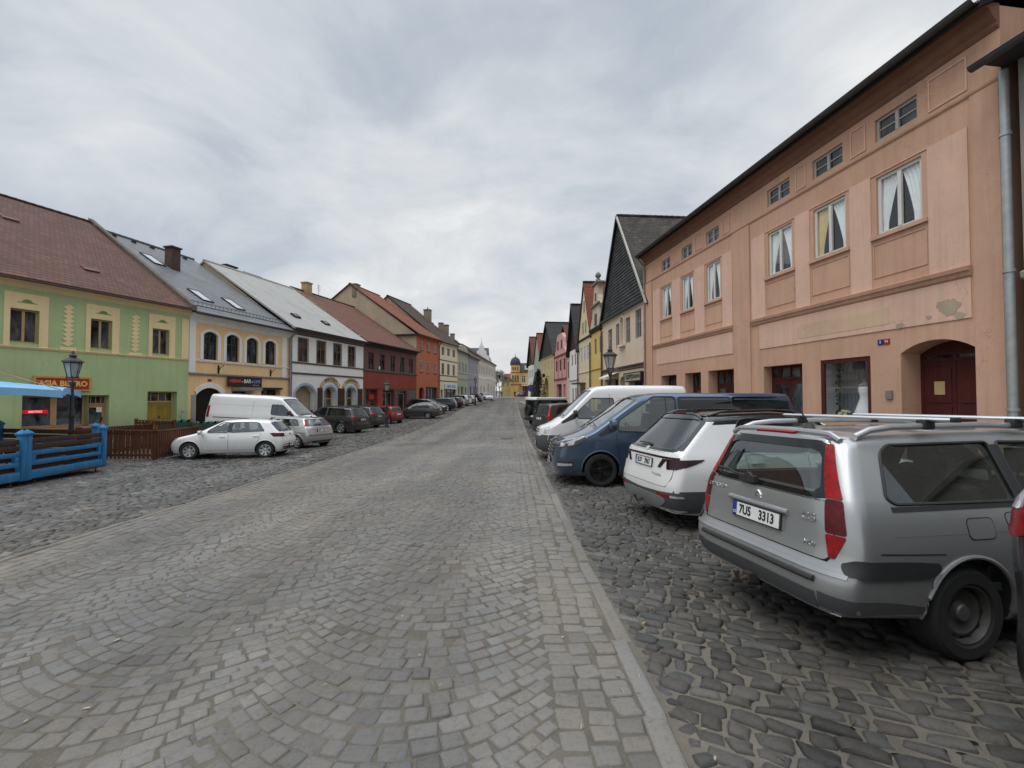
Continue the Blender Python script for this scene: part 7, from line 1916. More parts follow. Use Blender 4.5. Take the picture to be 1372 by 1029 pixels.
    mirrors(t, fx(zb + .1) - .02, W * .488, zb + .14, o.get('mm', PLASTIC), 1.35, .12)
    m = MB()
    for y0, y1 in ((.62, .05), (-.05, -.6)):
        P = [car.hit('T', b - wsx - .03 - .05 * k / 5, y0 + (y1 - y0) * k / 5, .02) for k in range(6)]; m.tube(P, .011, 6)
    m.build('wiper', PLASTIC, t, True)
    seats(t, [(b - ce + .55, (.5, -.45))], .72, .54, .66); dash(t, b - wsx - .25, W * .4, hd + .02, .5)
    wheels4(t, (xr, xf), W / 2 - .12, wr, .215, o.get('rim', .215), o.get('style', 'steel'), o.get('rimm', plain('steel_wheel', (0, 0, 0))))
    if detail: detail(car, t, a, b)
    return t
def blue_detail(car, t, a, b):
    put(car, t, 'maker_badge', P_BLUE, 'F', [(.085 * math.cos(q), .90 + .038 * math.sin(q)) for q in np.linspace(0, 2 * math.pi, 16)[:-1]], .022)
    for sg in (1, -1): put(car, t, 'crease_shade', plain('blue_shadow', (.012, .022, .045), .5), 'L' if sg > 0 else 'R', [(a + .3, .90), (b - 1.3, .89), (b - 1.3, .897), (a + .3, .907)], .002, rim=0, cell=.2)  # shade of the crease put on as a darker blue strip
bv = van('passenger_van', 'dark blue passenger van with chrome barred grille and black windows', RG, P_BLUE, 5.34, 1.99, 2.0,
    dict(zb=1.17, hood=1.17, ws=.92, roof=1.92, wb=3.3, fo=1.0, wr=.345, rim=.25, style=(5, 1), rimm=plain('black_alloy', (.03, .03, .032), .25, .6), cabx=2.62, gtop=.10, gl=CARGLT, sidewin=[(1.15, ''), (1.35, '')], low=carpaint('dark_blue_paint', (0, 0, 0)), archm=plain('blue_grey_arch', (.05, .075, .12), .45), hm=P_BLUE, mm=P_BLUE,
         rf=(.24, .55), hl=[(20, .78), (52, .85), (72, 1.04), (66, 1.07), (24, .94)], hlm=LENSD, hl2=[('lamp_reflector', LENSW, [(22, .81), (34, .84), (36, .92), (24, .91)]), ('lamp_reflector', LENSW, [(40, .86), (47, .875), (50, .95), (42, .93)]), ('running_lamp', LENSW, [(24, .925), (62, 1.045), (65, 1.06), (24, .94)])],
         grille=[(-.52, .60), (.52, .60), (.56, .98), (-.56, .98)], bars=5, barm=CHROME, barr=.014, bz=.28, fog=[(24, .40), (46, .42), (46, .52), (24, .52)], plate='6U8 2145', pz=.47, qw=.40, seams=[-1.0, .25]), True, blue_detail)
place(bv, .88 + 2.67, 10.45, R(180))
wv = van('panel_van', 'white panel van with grey bumper parked beyond the blue van', RG, P_WHITE, 4.86, 1.97, 2.34,
    dict(zb=1.30, hood=1.25, ws=.80, roof=1.78, wb=2.93, fo=.95, wr=.345, rim=.205, cabx=2.35, gtop=.42, low=GREYPL, archm=GREYPL, hl=[(24, .80), (40, .84), (42, 1.05), (26, 1.0)], hlm=LENSW, grille=[(-.36, .84), (.36, .84), (.38, 1.0), (-.38, 1.0)], bars=2, barm=P_WHITE, barr=.02, bz=.74, bzs=.78, plate='3U2 9051', pz=.5, qw=.5, fold=[.95, 1.9], rail=1.02, seams=[-.9, .2]))
place(wv, .78 + 2.43, 14.75, R(181))
lv = van('panel_van', 'long white panel van standing in front of the apricot house', LG, P_WHITE, 5.75, 2.05, 2.36,
    dict(zb=1.38, hood=1.32, ws=.85, roof=1.85, wb=3.7, fo=.85, wr=.345, rim=.205, cabx=2.25, gtop=.45, low=GREYPL, archm=GREYPL, hl=[(22, .85), (38, .9), (42, 1.2), (26, 1.1)], hlm=LENSW, grille=[(-.36, .9), (.36, .9), (.38, 1.05), (-.38, 1.05)], bars=2, barm=PLASTIC, barr=.02, bz=.7, bzs=.74, pz=.5, qw=.4, fold=[1.38 + .42], rail=1.12, raill=1.95, seams=[-.35, .9]))
place(lv, -13.15, 24.2, R(-1))
# dark grey family car and green off-roader beyond the vans on the right
mp = passenger('family_car', 'dark grey family car parked behind the white van on the right', RG, P_DGREY, 4.38, 1.8, 1.75, dict(zb=1.1, tail=.3, hood=1.1, ws=1.05, roof=1.75, wb=2.73, fo=.85, wr=.32, dpil=.4, pz=.95, plate='5U5 4471', tail_lamps=[('tail_lamp', LENSR, [(30, .9), (52, .9), (48, 1.5), (30, 1.5)], .009)]))
place(mp, 1.35 + 2.2 * .88, 23.6 + 2.2 * .47, R(28))
def offroad():
    P = carpaint('dark_green_paint', (.018, .035, .024), .2, .35, .2); W, L = 1.79, 4.1; t = thing('off_road_car', 'boxy dark green off-roader with white roof and spare wheel on its rear door', 'car', group=RG); a, b = -L / 2, L / 2
    m = MB(); m.prism([(a, .45), (a, 1.25), (b - 1.35, 1.25), (b - 1.2, 1.2), (b - .06, 1.12), (b, 1.0), (b, .5), (b - .3, .45)], 'y', -W / 2 + .04, W / 2 - .04); m.build('body', P, t, bevel=.04)
    m = MB(); m.prism([(a + .02, 1.24), (b - 1.32, 1.24), (b - 1.62, 1.86), (a + .06, 1.86)], 'y', -W / 2 + .1, W / 2 - .1); m.build('cabin', P, t, bevel=.04)
    m = MB(); m.prism([(a, 1.85), (b - 1.58, 1.85), (b - 1.7, 2.03), (a + .08, 2.05)], 'y', -W / 2 + .08, W / 2 - .08); m.build('roof', P_WHITE, t, bevel=.05)
    for y in (-W / 2 + .095, W / 2 - .095):
        for x0, x1 in ((a + .2, a + 1.05), (a + 1.2, a + 1.75), (a + 1.85, b - 1.55)): MB().box(x0, x1, y - .006, y + .006, 1.34, 1.78).build('side_window', PRIV, t)
    MB().box(a + .03, a + .045, -.55, .55, 1.36, 1.78).build('rear_window', PRIV, t)
    for sg in (1, -1): MB().box(a - .015, a + .01, sg * .76 - .06, sg * .76 + .06, .85, 1.0).build('tail_lamp', LENSR, t); MB().box(a - .015, a + .01, sg * .76 - .05, sg * .76 + .05, 1.02, 1.12).build('tail_lamp', LENSW, t)
    MB().box(a - .08, a + .02, -W / 2 + .05, W / 2 - .05, .45, .6).build('bumper', PLASTIC, t, bevel=.02)
    sp = MB(); r = .38; sp.lathe([(.2, a - .02), (.36, a - .02), (r, a - .06), (r, a - .19), (.36, a - .23), (.22, a - .23), (.2, a - .16), (0, a - .16)], 30, (0, .05, 1.15), 'x'); sp.build('spare_wheel', TYRE, t, True)
    plate(t, None, (a - .09, -.5, .75), R(-90))
    for x in (a + .75, b - .75):
        for sg in (1, -1):
            wheel(t, x, sg * .78, .38, .23, .2, 'steel', plain('steel_wheel', (0, 0, 0)))
            q = MB(); q.tube([(x + .47 * math.cos(k), sg * (W / 2 - .02), .38 + .47 * math.sin(k)) for k in np.linspace(0, math.pi, 12)], .05, 6); q.build('wheel_arch', PLASTIC, t, True)
    return t
of = offroad(); place(of, 1.25 + 2.05 * .9, 31.0 + 2.05 * .44, R(26))
# car in the right foreground, of which only the rear corner enters the picture
ng = passenger('hatchback_car', 'black hatchback of which only the red and clear tail lamp shows at the right edge', RG, P_BLACK, 4.2, 1.78, 1.80,
    dict(tuck=.12, zb=1.26, tail=.42, hood=.98, ws=1.05, roof=1.9, wb=2.6, fo=.85, wr=.32, dpil=.36, plate='1U3 7742', tail_lamps=[('tail_lamp', LENSR, [(24, 1.13), (40, 1.08), (62, 1.13), (66, 1.42), (52, 1.48), (26, 1.44)], .016), ('tail_lamp', LENSW, [(34, 1.21), (56, 1.21), (58, 1.31), (36, 1.31)], .022)]), 0, True)
place(ng, 2.17 + 2.1, 1.47, R(6)); ng.location.z += .07
# ------------------------------------------------------------------ pavements along the houses
def pavement():
    m, t, N, Lk, P = nt('pavement_slabs')
    tc = N.new('ShaderNodeTexCoord'); o = tc.outputs['UV']
    br = N.new('ShaderNodeTexBrick'); br.inputs['Scale'].default_value = 1; br.inputs['Brick Width'].default_value = .3; br.inputs['Row Height'].default_value = .3; br.inputs['Mortar Size'].default_value = .008
    br.inputs['Color1'].default_value = (.20, .19, .175, 1); br.inputs['Color2'].default_value = (.25, .235, .215, 1); br.inputs['Mortar'].default_value = (.07, .065, .06, 1)
    Lk.new(o, br.inputs['Vector'])
    Lk.new(mixc(N, Lk, br.outputs[0], (.10, .095, .09), mulf(N, Lk, ramp_f(N, Lk, noise(N, Lk, tc.outputs['Object'], 1.2, 7, .7), .45, .75), .6)), P.inputs['Base Color']); P.inputs['Roughness'].default_value = .85
    km = stone_plain('kerb_granite', (.22, .21, .195))
    def strip(A, B, w, side):
        L, rz = frame_of(A, B); n = max(2, int(L / 2)); mb = MB(); kb = MB()
        c, s = math.cos(rz), math.sin(rz)
        def W(x, y, dz): X, Y = A[0] + x * c - y * s, A[1] + x * s + y * c; return (X, Y, gzf(X, Y) + dz)
        for i in range(n):
            x0, x1 = L * i / n, L * (i + 1) / n
            mb.add([W(x0, -w, .1), W(x1, -w, .1), W(x1, .3, .12), W(x0, .3, .12)], [(0, 1, 2, 3)], [[(x0, -w), (x1, -w), (x1, .3), (x0, .3)]])
        k = int(L / 1.0)
        for i in range(k):
            x0, x1 = L * i / k + .006, L * (i + 1) / k - .006; h = .104 + rng.normal(0, .004); d = rng.normal(0, .008)
            v = [W(x0, -w - .16 + d, -.1), W(x1, -w - .16 + d, -.1), W(x1, -w - .004, -.1), W(x0, -w - .004, -.1), W(x0, -w - .16 + d, h - .012), W(x1, -w - .16 + d, h - .012), W(x1, -w - .004, h), W(x0, -w - .004, h)]
            kb.add(v, [(4, 5, 6, 7), (0, 1, 5, 4), (1, 2, 6, 5), (2, 3, 7, 6), (3, 0, 4, 7)])
        tag(mb.build('pavement', m), kind='structure'); tag(kb.build('kerb', km), kind='structure')
    for A, B in ((G0, G1), (G1, Y1), (Y1, W1), (W1, R1), (R1, O1), (O1, C1), (C1, GG), (GG, PU), (PU, PA), (PA, PB)): strip(A, B, 1.9, 1)
    strip(PF, (9.37 + .1294 * 8, 8.42 - .99 * 8), 1.7, -1)
    for A, B in zip(RB[0:], [PF] + RB[:-1]): strip(A, B, 1.5, -1)
def stone_plain(name, c): return plain(name, c, .8, 0, .22, 9, .35)
pavement()

# ------------------------------------------------------------------ lamps
def lamp_post(label, x, y, hgt, group='cast iron street lamps'):
    t = thing('street_lamp', label, 'lamp', (x, y, gzf(x, y)), 0, group)
    g = plain('lamp_iron', (.035, .037, .038), .5, .3, .2, 8); hh = hgt - .95
    m = MB(); m.lathe([(.16, 0), (.16, .12), (.12, .2), (.11, .75), (.13, .8), (.085, .9), (.07, 1.0), (.062, 1.5), (.085, 1.53), (.085, 1.6), (.055, 1.66), (.042, hh - .12), (.07, hh - .08), (.07, hh), (.05, hh + .04)], 14); m.build('post', g, t, True, 35)
    m = MB()
    for k in range(4): a = math.pi / 2 * k + .78; m.tube([(.05 * math.cos(a), .05 * math.sin(a), hh - .05), (.16 * math.cos(a), .16 * math.sin(a), hh + .08), (.13 * math.cos(a), .13 * math.sin(a), hh + .2)], .012, 6)
    for k in range(6):
        a = 2 * math.pi * k / 6; m.tube([(.12 * math.cos(a), .12 * math.sin(a), hh + .16), (.22 * math.cos(a), .22 * math.sin(a), hh + .62)], .011, 5)
    m.lathe([(.13, hh + .14), (.14, hh + .17)], 6); m.lathe([(.235, hh + .60), (.235, hh + .64)], 6); m.build('cage', g, t)
    m = MB(); m.lathe([(.118, hh + .17), (.21, hh + .61)], 6, caps=False); m.build('lantern_glass', plain('lamp_glass', (.34, .33, .31), .15, 0, .15, 10, spec=.6), t)
    m = MB(); m.lathe([(.28, hh + .635), (.26, hh + .68), (.14, hh + .76), (.09, hh + .78), (.09, hh + .84), (.12, hh + .85), (.05, hh + .90), (.02, hh + .98), (0, hh + 1.0)], 6); m.build('hood', g, t)
    return t
lamp_post('black lantern on cast iron post in front of the green bistro house', -13.75, 14.0, 3.55)
lamp_post('black lantern on a post in front of the oxblood house', -9.5, 34.0, 3.6)
lamp_post('black lantern on a post before the slate gable house', 3.62, 16.5, 3.85)
lamp_post('small far lantern on a post by the lilac house', -5.4, 66.0, 4.2)

def wall_lantern():
    t = thing('wall_lantern', 'black lantern on a bracket at the far left corner house', 'lamp', (-3.85, 105.0, 0)); m = MB()
    m.tube([(0, 0, 6.4), (.9, -.1, 6.6)], .05, 6); m.build('bracket', IRON, t); m = MB(); m.lathe([(.12, 5.7), (.3, 6.4), (.36, 6.42), (.06, 6.75)], 6, (.9, -.1, 0)); m.build('lantern', IRON, t)
wall_lantern()

def sign_post():
    x, y = 2.2, 52.0; z = gzf(x, y); t = thing('traffic_sign', 'blue round traffic sign on a grey pole beyond the parked off-roader', 'sign', (x, y, z))
    MB().tube([(0, 0, 0), (0, 0, 3.4)], .03, 8).build('pole', ZINC, t); m = MB(); m.lathe([(.42, -.01), (.42, .01)], 24, (0, -.04, 2.7), 'y'); m.build('disc', plain('sign_plum', (.10, .05, .14), .5), t)
    m = MB(); m.lathe([(.34, -.006), (.34, .006)], 24, (0, -.06, 2.7), 'y'); m.build('disc_face', plain('sign_face_blue', (.05, .06, .25), .5), t); MB().tube([(-.2, -.075, 2.9), (.2, -.075, 2.5)], .03, 6).build('slash', plain('poster_red', (0, 0, 0)), t)
sign_post()

# ------------------------------------------------------------------ terrace of the bistro
BLUE = wood('blue_fence_paint', (.034, .18, .385), .6); DBW = wood('dark_fence_board', (.065, .034, .022))
def blue_fence():
    g = 'blue framed terrace fence'
    def panel(A, B, label):
        L, rz = frame_of(A, B); z = gzf(*A); t = thing('terrace_fence', label, 'fence', (A[0], A[1], z), rz, g); dz = gzf(*B) - z
        k = dz / L
        def rail(nm, x0, x1, z0, z1, y0, y1, m): q = MB(); q.box(x0, x1, y0, y1, z0, z1); q.v = [(a, b, c + a * k) for a, b, c in q.v]; return q.build(nm, m, t, bevel=.008)
        for x in (0, L):
            p = rail('post', x - .066, x + .066, .14, 1.26, -.066, .066, BLUE)
            q = MB(); q.lathe([(.125, 1.26 + x * k), (.125, 1.30 + x * k), (.09, 1.33 + x * k), (0, 1.40 + x * k)], 4, (x, 0, 0), rot=R(45)); q.build('post_cap', BLUE, p)
        rail('rail', .067, L - .067, .16, .36, -.05, .05, BLUE); rail('rail', .086, L - .086, .50, .60, -.04, .04, BLUE); rail('rail', .086, L - .086, .74, .84, -.04, .04, BLUE)
        for x in (.15, L - .15): rail('stile', x - .05, x + .05, .60, .74, -.038, .038, BLUE)
        for z0 in (.88, 1.03): rail('board', .086, L - .086, z0, z0 + .125, -.02, .03, DBW)
        for z0 in (.38, .62): rail('board', .086, L - .086, z0, z0 + .10, .055, .075, DBW)
        for x in (.2, L - .25): MB().tube([(x, 0, -.05), (x, 0, .17)], .018, 6).build('foot', plain('rusty_steel', (0, 0, 0)), t)
        return t
    panel((-11.65, 8.35), (-11.95, 10.95), 'blue post and rail fence panel nearest the road at the left edge'); panel((-11.96, 11.08), (-12.25, 13.45), 'blue post and rail fence panel ending beside the brown picket fence')
    panel((-15.35, 10.8), (-15.1, 13.1), 'rear blue fence panel behind the terrace'); panel((-15.08, 13.2), (-12.9, 13.9), 'cross panel of blue fence with dark boards behind the front one')
    # timber deck seen between the rails
    m = MB()
    for k in range(22): x = -15.2 + k * .145; m.box(x, x + .135, 8.4, 13.3, gzf(-13.5, 11) + .06, gzf(-13.5, 11) + .10)
    o = m.build('terrace_deck', DBW); tag(o, 'dark timber deck boards of the terrace inside the blue fence', 'deck')
blue_fence()

def parasol():
    x, y = -14.75, 12.55; z = gzf(x, y); t = thing('parasol', 'pale blue square market parasol reaching in at the left edge', 'parasol', (x, y, z), R(38))
    cl = plain('parasol_cloth', (.19, .40, .62), .75, 0, .1, 3); h = 2.26; r = 1.75; top = 2.56; v = [(0, 0, top)]; f = []; n = 8
    for k in range(4):
        a, b = [(r, -r), (r, r), (-r, r), (-r, -r)][k], [(r, r), (-r, r), (-r, -r), (r, -r)][k]
        for i in range(n): u = i / n; s_ = 1 - .06 * math.sin(u * math.pi); v.append(((a[0] + (b[0] - a[0]) * u) * s_, (a[1] + (b[1] - a[1]) * u) * s_, h + .10 * math.sin(u * math.pi)))
    N_ = 4 * n
    for i in range(N_): f.append((0, 1 + i, 1 + (i + 1) % N_))
    b0 = len(v)
    for i in range(N_): p = v[1 + i]; v.append((p[0] * 1.005, p[1] * 1.005, p[2] - .2 + .02 * math.sin(i * 2.1)))
    for i in range(N_): f.append((1 + i, b0 + i, b0 + (i + 1) % N_, 1 + (i + 1) % N_))
    MB().add(v, f).build('canopy', cl, t)
    MB().tube([(0, 0, 0), (0, 0, 3.1)], .03, 8).build('pole', wood('pale_wood', (.36, .24, .12)), t); m = MB()
    for k in range(4): a = R(45 + 90 * k); m.tube([(0, 0, 2.9), (math.cos(a) * r * 1.38, math.sin(a) * r * 1.38, h + .02)], .014, 6)
    m.build('ribs', wood('pale_wood', (0, 0, 0)), t); m = MB(); m.lathe([(.3, 0), (.3, .08), (.06, .12), (.05, .4)], 12); m.build('base', CONC, t)
parasol()

def picket(A, B, label, hgt=1.02, step=.115):
    L, rz = frame_of(A, B); z = gzf(*A); k = (gzf(*B) - z) / L; t = thing('picket_fence', label, 'fence', (A[0], A[1], z), rz, 'brown picket fence panels')
    br = wood('brown_picket', (.10, .038, .018))
    def bx(nm, x0, x1, y0, y1, z0, z1): q = MB(); q.box(x0, x1, y0, y1, z0, z1); q.v = [(a, b, c + a * k) for a, b, c in q.v]; return q.build(nm, br, t)
    for z0 in (.14, hgt - .14): bx('rail', 0, L, .012, .05, z0, z0 + .08)
    bx('cap', -.03, L + .03, -.04, .06, hgt, hgt + .035)
    for x in (0, L): bx('post', x - .045, x + .045, .012, .1, 0, hgt + .08)
    n = int(L / step)
    for i in range(n): x = (i + .5) * L / n; bx('picket', x - .036, x + .036, -.012, .01, .06, hgt - .004)
picket((-14.6, 15.15), (-12.55, 15.75), 'brown picket fence panel facing the road beside the blue fence')
picket((-12.5, 15.8), (-12.85, 18.4), 'brown picket fence panel running back behind the white hatchback')
picket((-15.7, 18.7), (-14.3, 18.9), 'rear brown picket fence panel under the ochre door', 1.15)
picket((-14.7, 15.25), (-14.9, 18.6), 'brown picket fence panel on the house side of the terrace')

def planters():
    net = plain('green_netting', (.018, .06, .045), .9, 0, .35, 18, .5)
    for i, (x, y) in enumerate(((-14.9, 19.9), (-13.55, 20.1))):
        z = gzf(x, y); t = thing('planter', ('left' if i == 0 else 'right') + ' planter box wrapped in dark green netting behind the picket fence', 'planter', (x, y, z), .12)
        m = MB(); n = 14; v = []; f = []
        for j in range(2):
            for q in range(n + 1): v.append((-.6 + 1.2 * q / n, -.2 + .4 * j, 1.12 + .05 * math.sin(q * 1.9 + j) + .03 * math.sin(q * 4.1)))
        m.box(-.6, .6, -.2, .2, .5, 1.08); m.add(v, [(q, q + 1, n + 2 + q, n + 1 + q) for q in range(n)]); m.build('netting', net, t); MB().box(-.58, .58, -.18, .18, 0, .5).build('box', wood('brown_picket', (0, 0, 0)), t)
    x, y = -14.9, 25.6; z = gzf(x, y); t = thing('flower_pot', 'pot of red and pink flowers by the apricot house gateway', 'flowers', (x, y, z)); m = MB(); m.lathe([(.16, 0), (.24, .5), (.26, .52), (.2, .5)], 14); m.build('pot', plain('terracotta', (.3, .12, .06), .8), t)
    g, p = MB(), MB()
    for i in range(150):
        d = Vector(rng.normal(0, 1, 3)).normalized() * (.25 + .25 * rng.random()); c = Vector((0, 0, .85)) + Vector((d.x * 1.2, d.y, d.z * .8)); u = Vector(rng.normal(0, 1, 3)).normalized() * .07; w = u.cross(Vector((.3, .5, 1))).normalized() * .05
        (p if i % 3 == 0 else g).poly([c - u, c - w, c + u, c + w])
    g.build('leaves', plain('leaf_green', (0, 0, 0)), t); p.build('blossom', plain('pink_petals', (.45, .06, .10), .7), t)
planters()

# ------------------------------------------------------------------ trees
LEAF = plain('conifer_green', (.022, .036, .018), .85, 0, .35, 3)
def conifer():
    x, y = 3.0, 50.5; z = gzf(x, y); t = thing('conifer', 'dark slender conifer standing before the gateway house', 'tree', (x, y, z)); m = MB(); m.tube([(0, 0, 0), (.03, 0, 2.2), (0, 0, 4.4)], .09, 8, taper=.2); m.build('trunk', wood('bark', (.06, .045, .035)), t); f = MB()
    for i in range(2600):
        h = rng.random() ** 1.3; rad = (1.15 * (1 - h) ** .75 + .06) * (.35 + .65 * rng.random() ** .5); a = rng.uniform(0, 6.283); c = Vector((rad * math.cos(a), rad * math.sin(a), .25 + 4.5 * h + rng.normal(0, .08)))
        u = Vector((math.cos(a), math.sin(a), rng.uniform(-.2, .9))) * .16; w = Vector((-math.sin(a), math.cos(a), rng.uniform(-.4, .4))) * .05; f.poly([c - u * .3, c + w, c + u, c - w])
    f.build('crown', LEAF, t)
conifer()
def bare_tree(x, y, hgt, label):
    z = gzf(x, y); t = thing('bare_tree', label, 'tree', (x, y, z), 0, 'far trees at the end of the street'); m = MB(); tips = []
    def grow(p, d, l, r, lev):
        q = p + d * l; m.tube([p, (p + q) / 2 + Vector(rng.normal(0, .04 * l, 3)), q], r, 5, taper=.6)
        if lev == 0: tips.append(q); return
        for _ in range(4): e = (d + Vector(rng.normal(0, .48, 3))).normalized(); e.z = abs(e.z) * .8 + .15; grow(q, e.normalized(), l * .68, r * .55, lev - 1)
    grow(Vector((0, 0, 0)), Vector((0, 0, 1)), hgt * .32, .16, 4); m.build('trunk', plain('grey_bark', (.14, .13, .12), .9), t)
    f = MB()
    for q in tips:
        for _ in range(5): c = q + Vector(rng.normal(0, .25, 3)); u = Vector(rng.normal(0, 1, 3)).normalized() * .22; w = u.orthogonal().normalized() * .06; f.poly([c - u, c - w, c + u, c + w])
    f.build('crown', plain('bud_grey', (.16, .15, .125), .9), t)
bare_tree(-3.4, 122, 7.5, 'leafless grey tree behind the corner at the far end of the street'); bare_tree(-4.6, 131, 9, 'taller leafless grey tree further behind the corner')

# ------------------------------------------------------------------ people
def person(label, x, y, yaw, top, legs, skin=(.35, .2, .14), hair=(.03, .02, .015), stride=.12, sit=False, group=None):
    z = gzf(x, y) + .02; t = thing('person', label, 'person', (x, y, z), yaw, group)
    if sit: hip, kn, ft = .48, Vector((.42, 0, .5)), Vector((.45, 0, .06))
    else: hip = .92
    V = [(0, 0, hip), (0, 0, hip + .28), (0, 0, hip + .5), (0.01, 0, hip + .58), (.02, 0, hip + .66), (.03, 0, hip + .78)]; E = [(0, 1), (1, 2), (2, 3), (3, 4), (4, 5)]; Rr = [.15, .14, .15, .06, .085, .09]
    def chain(root, pts, rs):
        k = root
        for p, r in zip(pts, rs): V.append(p); Rr.append(r); E.append((k, len(V) - 1)); k = len(V) - 1
    for s in (1, -1):
        if sit: chain(0, [(.05, s * .1, hip), (.42, s * .13, hip + .02), (.43, s * .13, .1), (.55, s * .13, .05)], [.1, .075, .05, .045])
        else: chain(0, [(0, s * .1, hip - .06), (s * stride * .5 + .03, s * .1, .5), (s * stride - .02, s * .1, .09), (s * stride + .12, s * .11, .04)], [.1, .07, .048, .042])
        chain(2, [(0, s * .2, hip + .47), (-.02, s * .25, hip + .2), (.14, s * .2, hip + .02), (.2, s * .19, hip - .02)], [.07, .05, .038, .03])
    def skin_mesh(name, mat, keep, parent):
        me = bpy.data.meshes.new(name); idx = {k: i for i, k in enumerate(keep)}
        me.from_pydata([V[k] for k in keep], [(idx[a], idx[b]) for a, b in E if a in idx and b in idx], [])
        o = bpy.data.objects.new(name, me); COL.objects.link(o); md = o.modifiers.new('s', 'SKIN')
        for i, k in enumerate(keep): o.data.skin_vertices[0].data[i].radius = (Rr[k], Rr[k])
        o.data.skin_vertices[0].data[0].use_root = True
        sb = o.modifiers.new('u', 'SUBSURF'); sb.levels = 1; sb.render_levels = 1
        nm = bpy.data.meshes.new_from_object(o.evaluated_get(bpy.context.evaluated_depsgraph_get())); bpy.data.objects.remove(o)
        nm.materials.clear(); nm.materials.append(mat); nm.shade_smooth(); q = bpy.data.objects.new(name, nm); COL.objects.link(q); q.parent = parent; return q
    b = skin_mesh('body', plain('skin_tone', skin, .6), list(range(len(V))), t)
    for k in range(len(Rr)): Rr[k] *= 1.16
    arm = [8, 9, 10] if False else None
    top_ids = [0, 1, 2] + [i for i in range(6, len(V)) if (i - 6) % 8 in (4, 5, 6)]; leg_ids = [0] + [i for i in range(6, len(V)) if (i - 6) % 8 in (0, 1, 2, 3)]
    skin_mesh('jacket', plain('cloth_' + label[:14], top, .9), top_ids, t); skin_mesh('trousers', plain('trousers_' + label[:14], legs, .9), leg_ids, t)
    h = MB(); h.lathe([(.105, hip + .72), (.112, hip + .8), (.09, hip + .88), (0, hip + .92)], 12, (.01, 0, 0)); h.build('hair', plain('hair_dark', hair, .8), t, True)
    f = MB()
    for s in (1, -1): f.lathe([(0, -.01), (.012, 0), (0, .012)], 6, (.115, s * .035, hip + .76), 'x')
    f.build('eyes', INK, t)
person('person in dark clothes walking near the far left corner', -2.75, 118, R(-70), (.02, .02, .025), (.025, .025, .03))
person('person in black standing far down the middle of the street', .7, 119, R(120), (.03, .03, .035), (.02, .02, .02)); person('person in a dark coat far beside the amber building', 3.3, 121, R(60), (.025, .025, .03), (.03, .03, .04))
person('person in a blue top standing by the rose pink house', 3.75, 42.5, R(200), (.12, .16, .28), (.03, .03, .04)); person('person in a pink top standing by the rose pink house', 4.55, 43.5, R(190), (.42, .12, .14), (.03, .03, .035)); person('person in a black jacket near the rose pink house door', 4.1, 45.0, R(170), (.02, .02, .022), (.03, .035, .05))
# a car waiting at the end of the street
q = passenger('parked_car', 'dark car far away in front of the amber corner building', None, P_DGREY, 4.3, 1.78, 1.5, dict(zb=.93, tail=.42, hood=.96, ws=1.1, roof=1.9, wb=2.62, fo=.85, wr=.31), 1); place(q, 2.0, 120.5, R(100))

def manhole():
    x, y = -.25, 22.3; t = MB(); t.lathe([(.3, -.02), (.3, .03), (0, .03)], 24, (x, y, gzf(x, y))); t.build('lid', plain('cast_iron', (.06, .055, .05), .6, .4, .3, 30, .4), None)
    o = [k for k in COL.objects if k.name == 'lid'][0]; o.name = 'manhole_cover'; tag(o, 'round iron manhole cover in the middle of the road', 'manhole')
manhole()

def litter():
    """straw, leaf scraps and cigarette ends caught between the stones"""
    m = MB(); n = 0
    while n < 420:
        x, y = rng.uniform(-4, 6), rng.uniform(1.2, 12)
        if x < .7 and rng.random() < .75: continue
        z = gzf(x, y) + .017; a = rng.uniform(0, 3.14); l, w = rng.uniform(.004, .022), rng.uniform(.002, .006)
        u = Vector((math.cos(a) * l, math.sin(a) * l, rng.uniform(-.003, .006))); v = Vector((-math.sin(a) * w, math.cos(a) * w, .002)); c = Vector((x, y, z))
        m.quad(c - u - v, c + u - v, c + u + v, c - u + v); n += 1
    tag(m.build('litter_scraps', plain('straw', (.34, .29, .20), .9, 0, .4, 30)), kind='stuff')
litter()
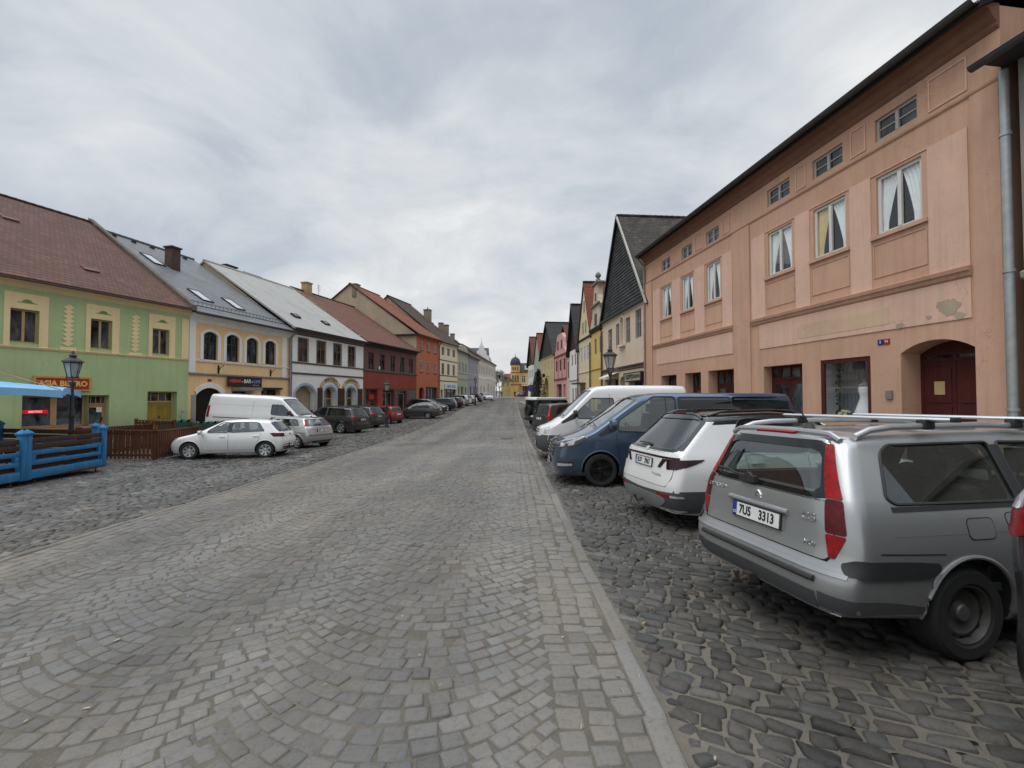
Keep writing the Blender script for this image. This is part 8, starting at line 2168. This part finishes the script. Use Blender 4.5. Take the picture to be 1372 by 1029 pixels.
# ------------------------------------------------------------------ sky, sun, camera
SUN_EL, SUN_AZ = 60, 236      # azimuth clockwise from +Y (north of the scene)
def world():
    w = bpy.data.worlds.new('World'); S.world = w; w.use_nodes = True
    N, Lk = w.node_tree.nodes, w.node_tree.links
    bg = N['Background']; bg.inputs[1].default_value = .1
    sky = N.new('ShaderNodeTexSky'); sky.sky_type = 'NISHITA'; sky.sun_disc = False
    sky.sun_elevation = R(SUN_EL); sky.sun_rotation = R(SUN_AZ); sky.air_density = 1.2; sky.dust_density = 2
    tc = N.new('ShaderNodeTexCoord'); d = tc.outputs['Generated']
    sx = N.new('ShaderNodeSeparateXYZ'); Lk.new(d, sx.inputs[0])
    def math_(op, a, b=None, clamp=False):
        n = N.new('ShaderNodeMath'); n.operation = op; n.use_clamp = clamp
        for i, v in enumerate((a, b)):
            if v is None: continue
            if hasattr(v, 'is_output'): Lk.new(v, n.inputs[i])
            else: n.inputs[i].default_value = v
        return n.outputs[0]
    zz = math_('MAXIMUM', sx.outputs[2], 0.0)
    zd = math_('ADD', zz, .34)
    cb = N.new('ShaderNodeCombineXYZ')
    Lk.new(math_('DIVIDE', sx.outputs[0], zd), cb.inputs[0]); Lk.new(math_('DIVIDE', sx.outputs[1], zd), cb.inputs[1])
    cb.inputs[2].default_value = 3.1
    p = cb.outputs[0]
    big = noise(N, Lk, mapping(N, Lk, p, (1.0, 1.0, 1)), .9, 2, .5, .5)
    med = noise(N, Lk, mapping(N, Lk, p, (1.0, 1.15, 1)), 2.1, 8, .58, .5)
    fine = noise(N, Lk, mapping(N, Lk, p, (1.1, 1.2, 1)), 5.5, 6, .55, .5)
    f = math_('ADD', math_('MULTIPLY', big, .5), math_('ADD', math_('MULTIPLY', med, .4), math_('MULTIPLY', fine, .10)))
    cr = ramp(N, [(.36, (.42, .48, .56)), (.44, (.52, .575, .64)), (.50, (.64, .68, .725)), (.56, (.755, .775, .795)), (.64, (.95, .95, .945))])
    Lk.new(f, cr.inputs[0])
    # warmer, paler band along the horizon
    hz = N.new('ShaderNodeMapRange'); hz.inputs[1].default_value = .20; hz.inputs[2].default_value = 0; Lk.new(zz, hz.inputs[0])
    col = mixc(N, Lk, cr.outputs[0], (.90, .875, .84), mulf(N, Lk, hz.outputs[0], .75))
    # an overcast dome is about three times brighter overhead than at the horizon
    zn = N.new('ShaderNodeMapRange'); zn.interpolation_type = 'SMOOTHSTEP'
    zn.inputs[1].default_value = .66; zn.inputs[2].default_value = .90; zn.inputs[3].default_value = 10.1; zn.inputs[4].default_value = 34.
    Lk.new(zz, zn.inputs[0])
    vm = N.new('ShaderNodeVectorMath'); vm.operation = 'SCALE'; Lk.new(col, vm.inputs[0]); Lk.new(zn.outputs[0], vm.inputs[3])
    Lk.new(mixc(N, Lk, sky.outputs[0], vm.outputs[0], .94), bg.inputs[0])
world()

def sun():
    l = bpy.data.lights.new('sun', 'SUN'); l.energy = 1.25; l.angle = R(38); l.color = (1, .96, .9)
    o = bpy.data.objects.new('sun', l); COL.objects.link(o)
    az, el = R(SUN_AZ), R(SUN_EL)
    d = Vector((math.sin(az) * math.cos(el), math.cos(az) * math.cos(el), math.sin(el)))
    o.rotation_euler = d.to_track_quat('Z', 'Y').to_euler(); o.location = d * 60
sun()

cam = bpy.data.cameras.new('camera'); co = bpy.data.objects.new('camera', cam); COL.objects.link(co)
cam.sensor_width = 36; cam.lens = 36 * 600 / 1372; cam.clip_end = 3000; cam.clip_start = .05
co.location = (0, 0, 1.78); co.rotation_euler = (R(90) + math.atan(15.5 / 600), 0, 0)
S.camera = co
S.view_settings.view_transform = 'Standard'; S.view_settings.look = 'None'; S.view_settings.exposure = 0; S.view_settings.gamma = 1
S.cycles.max_bounces = 8; S.cycles.transparent_max_bounces = 16; S.cycles.caustics_reflective = False; S.cycles.caustics_refractive = False
S.cycles.use_denoising = True
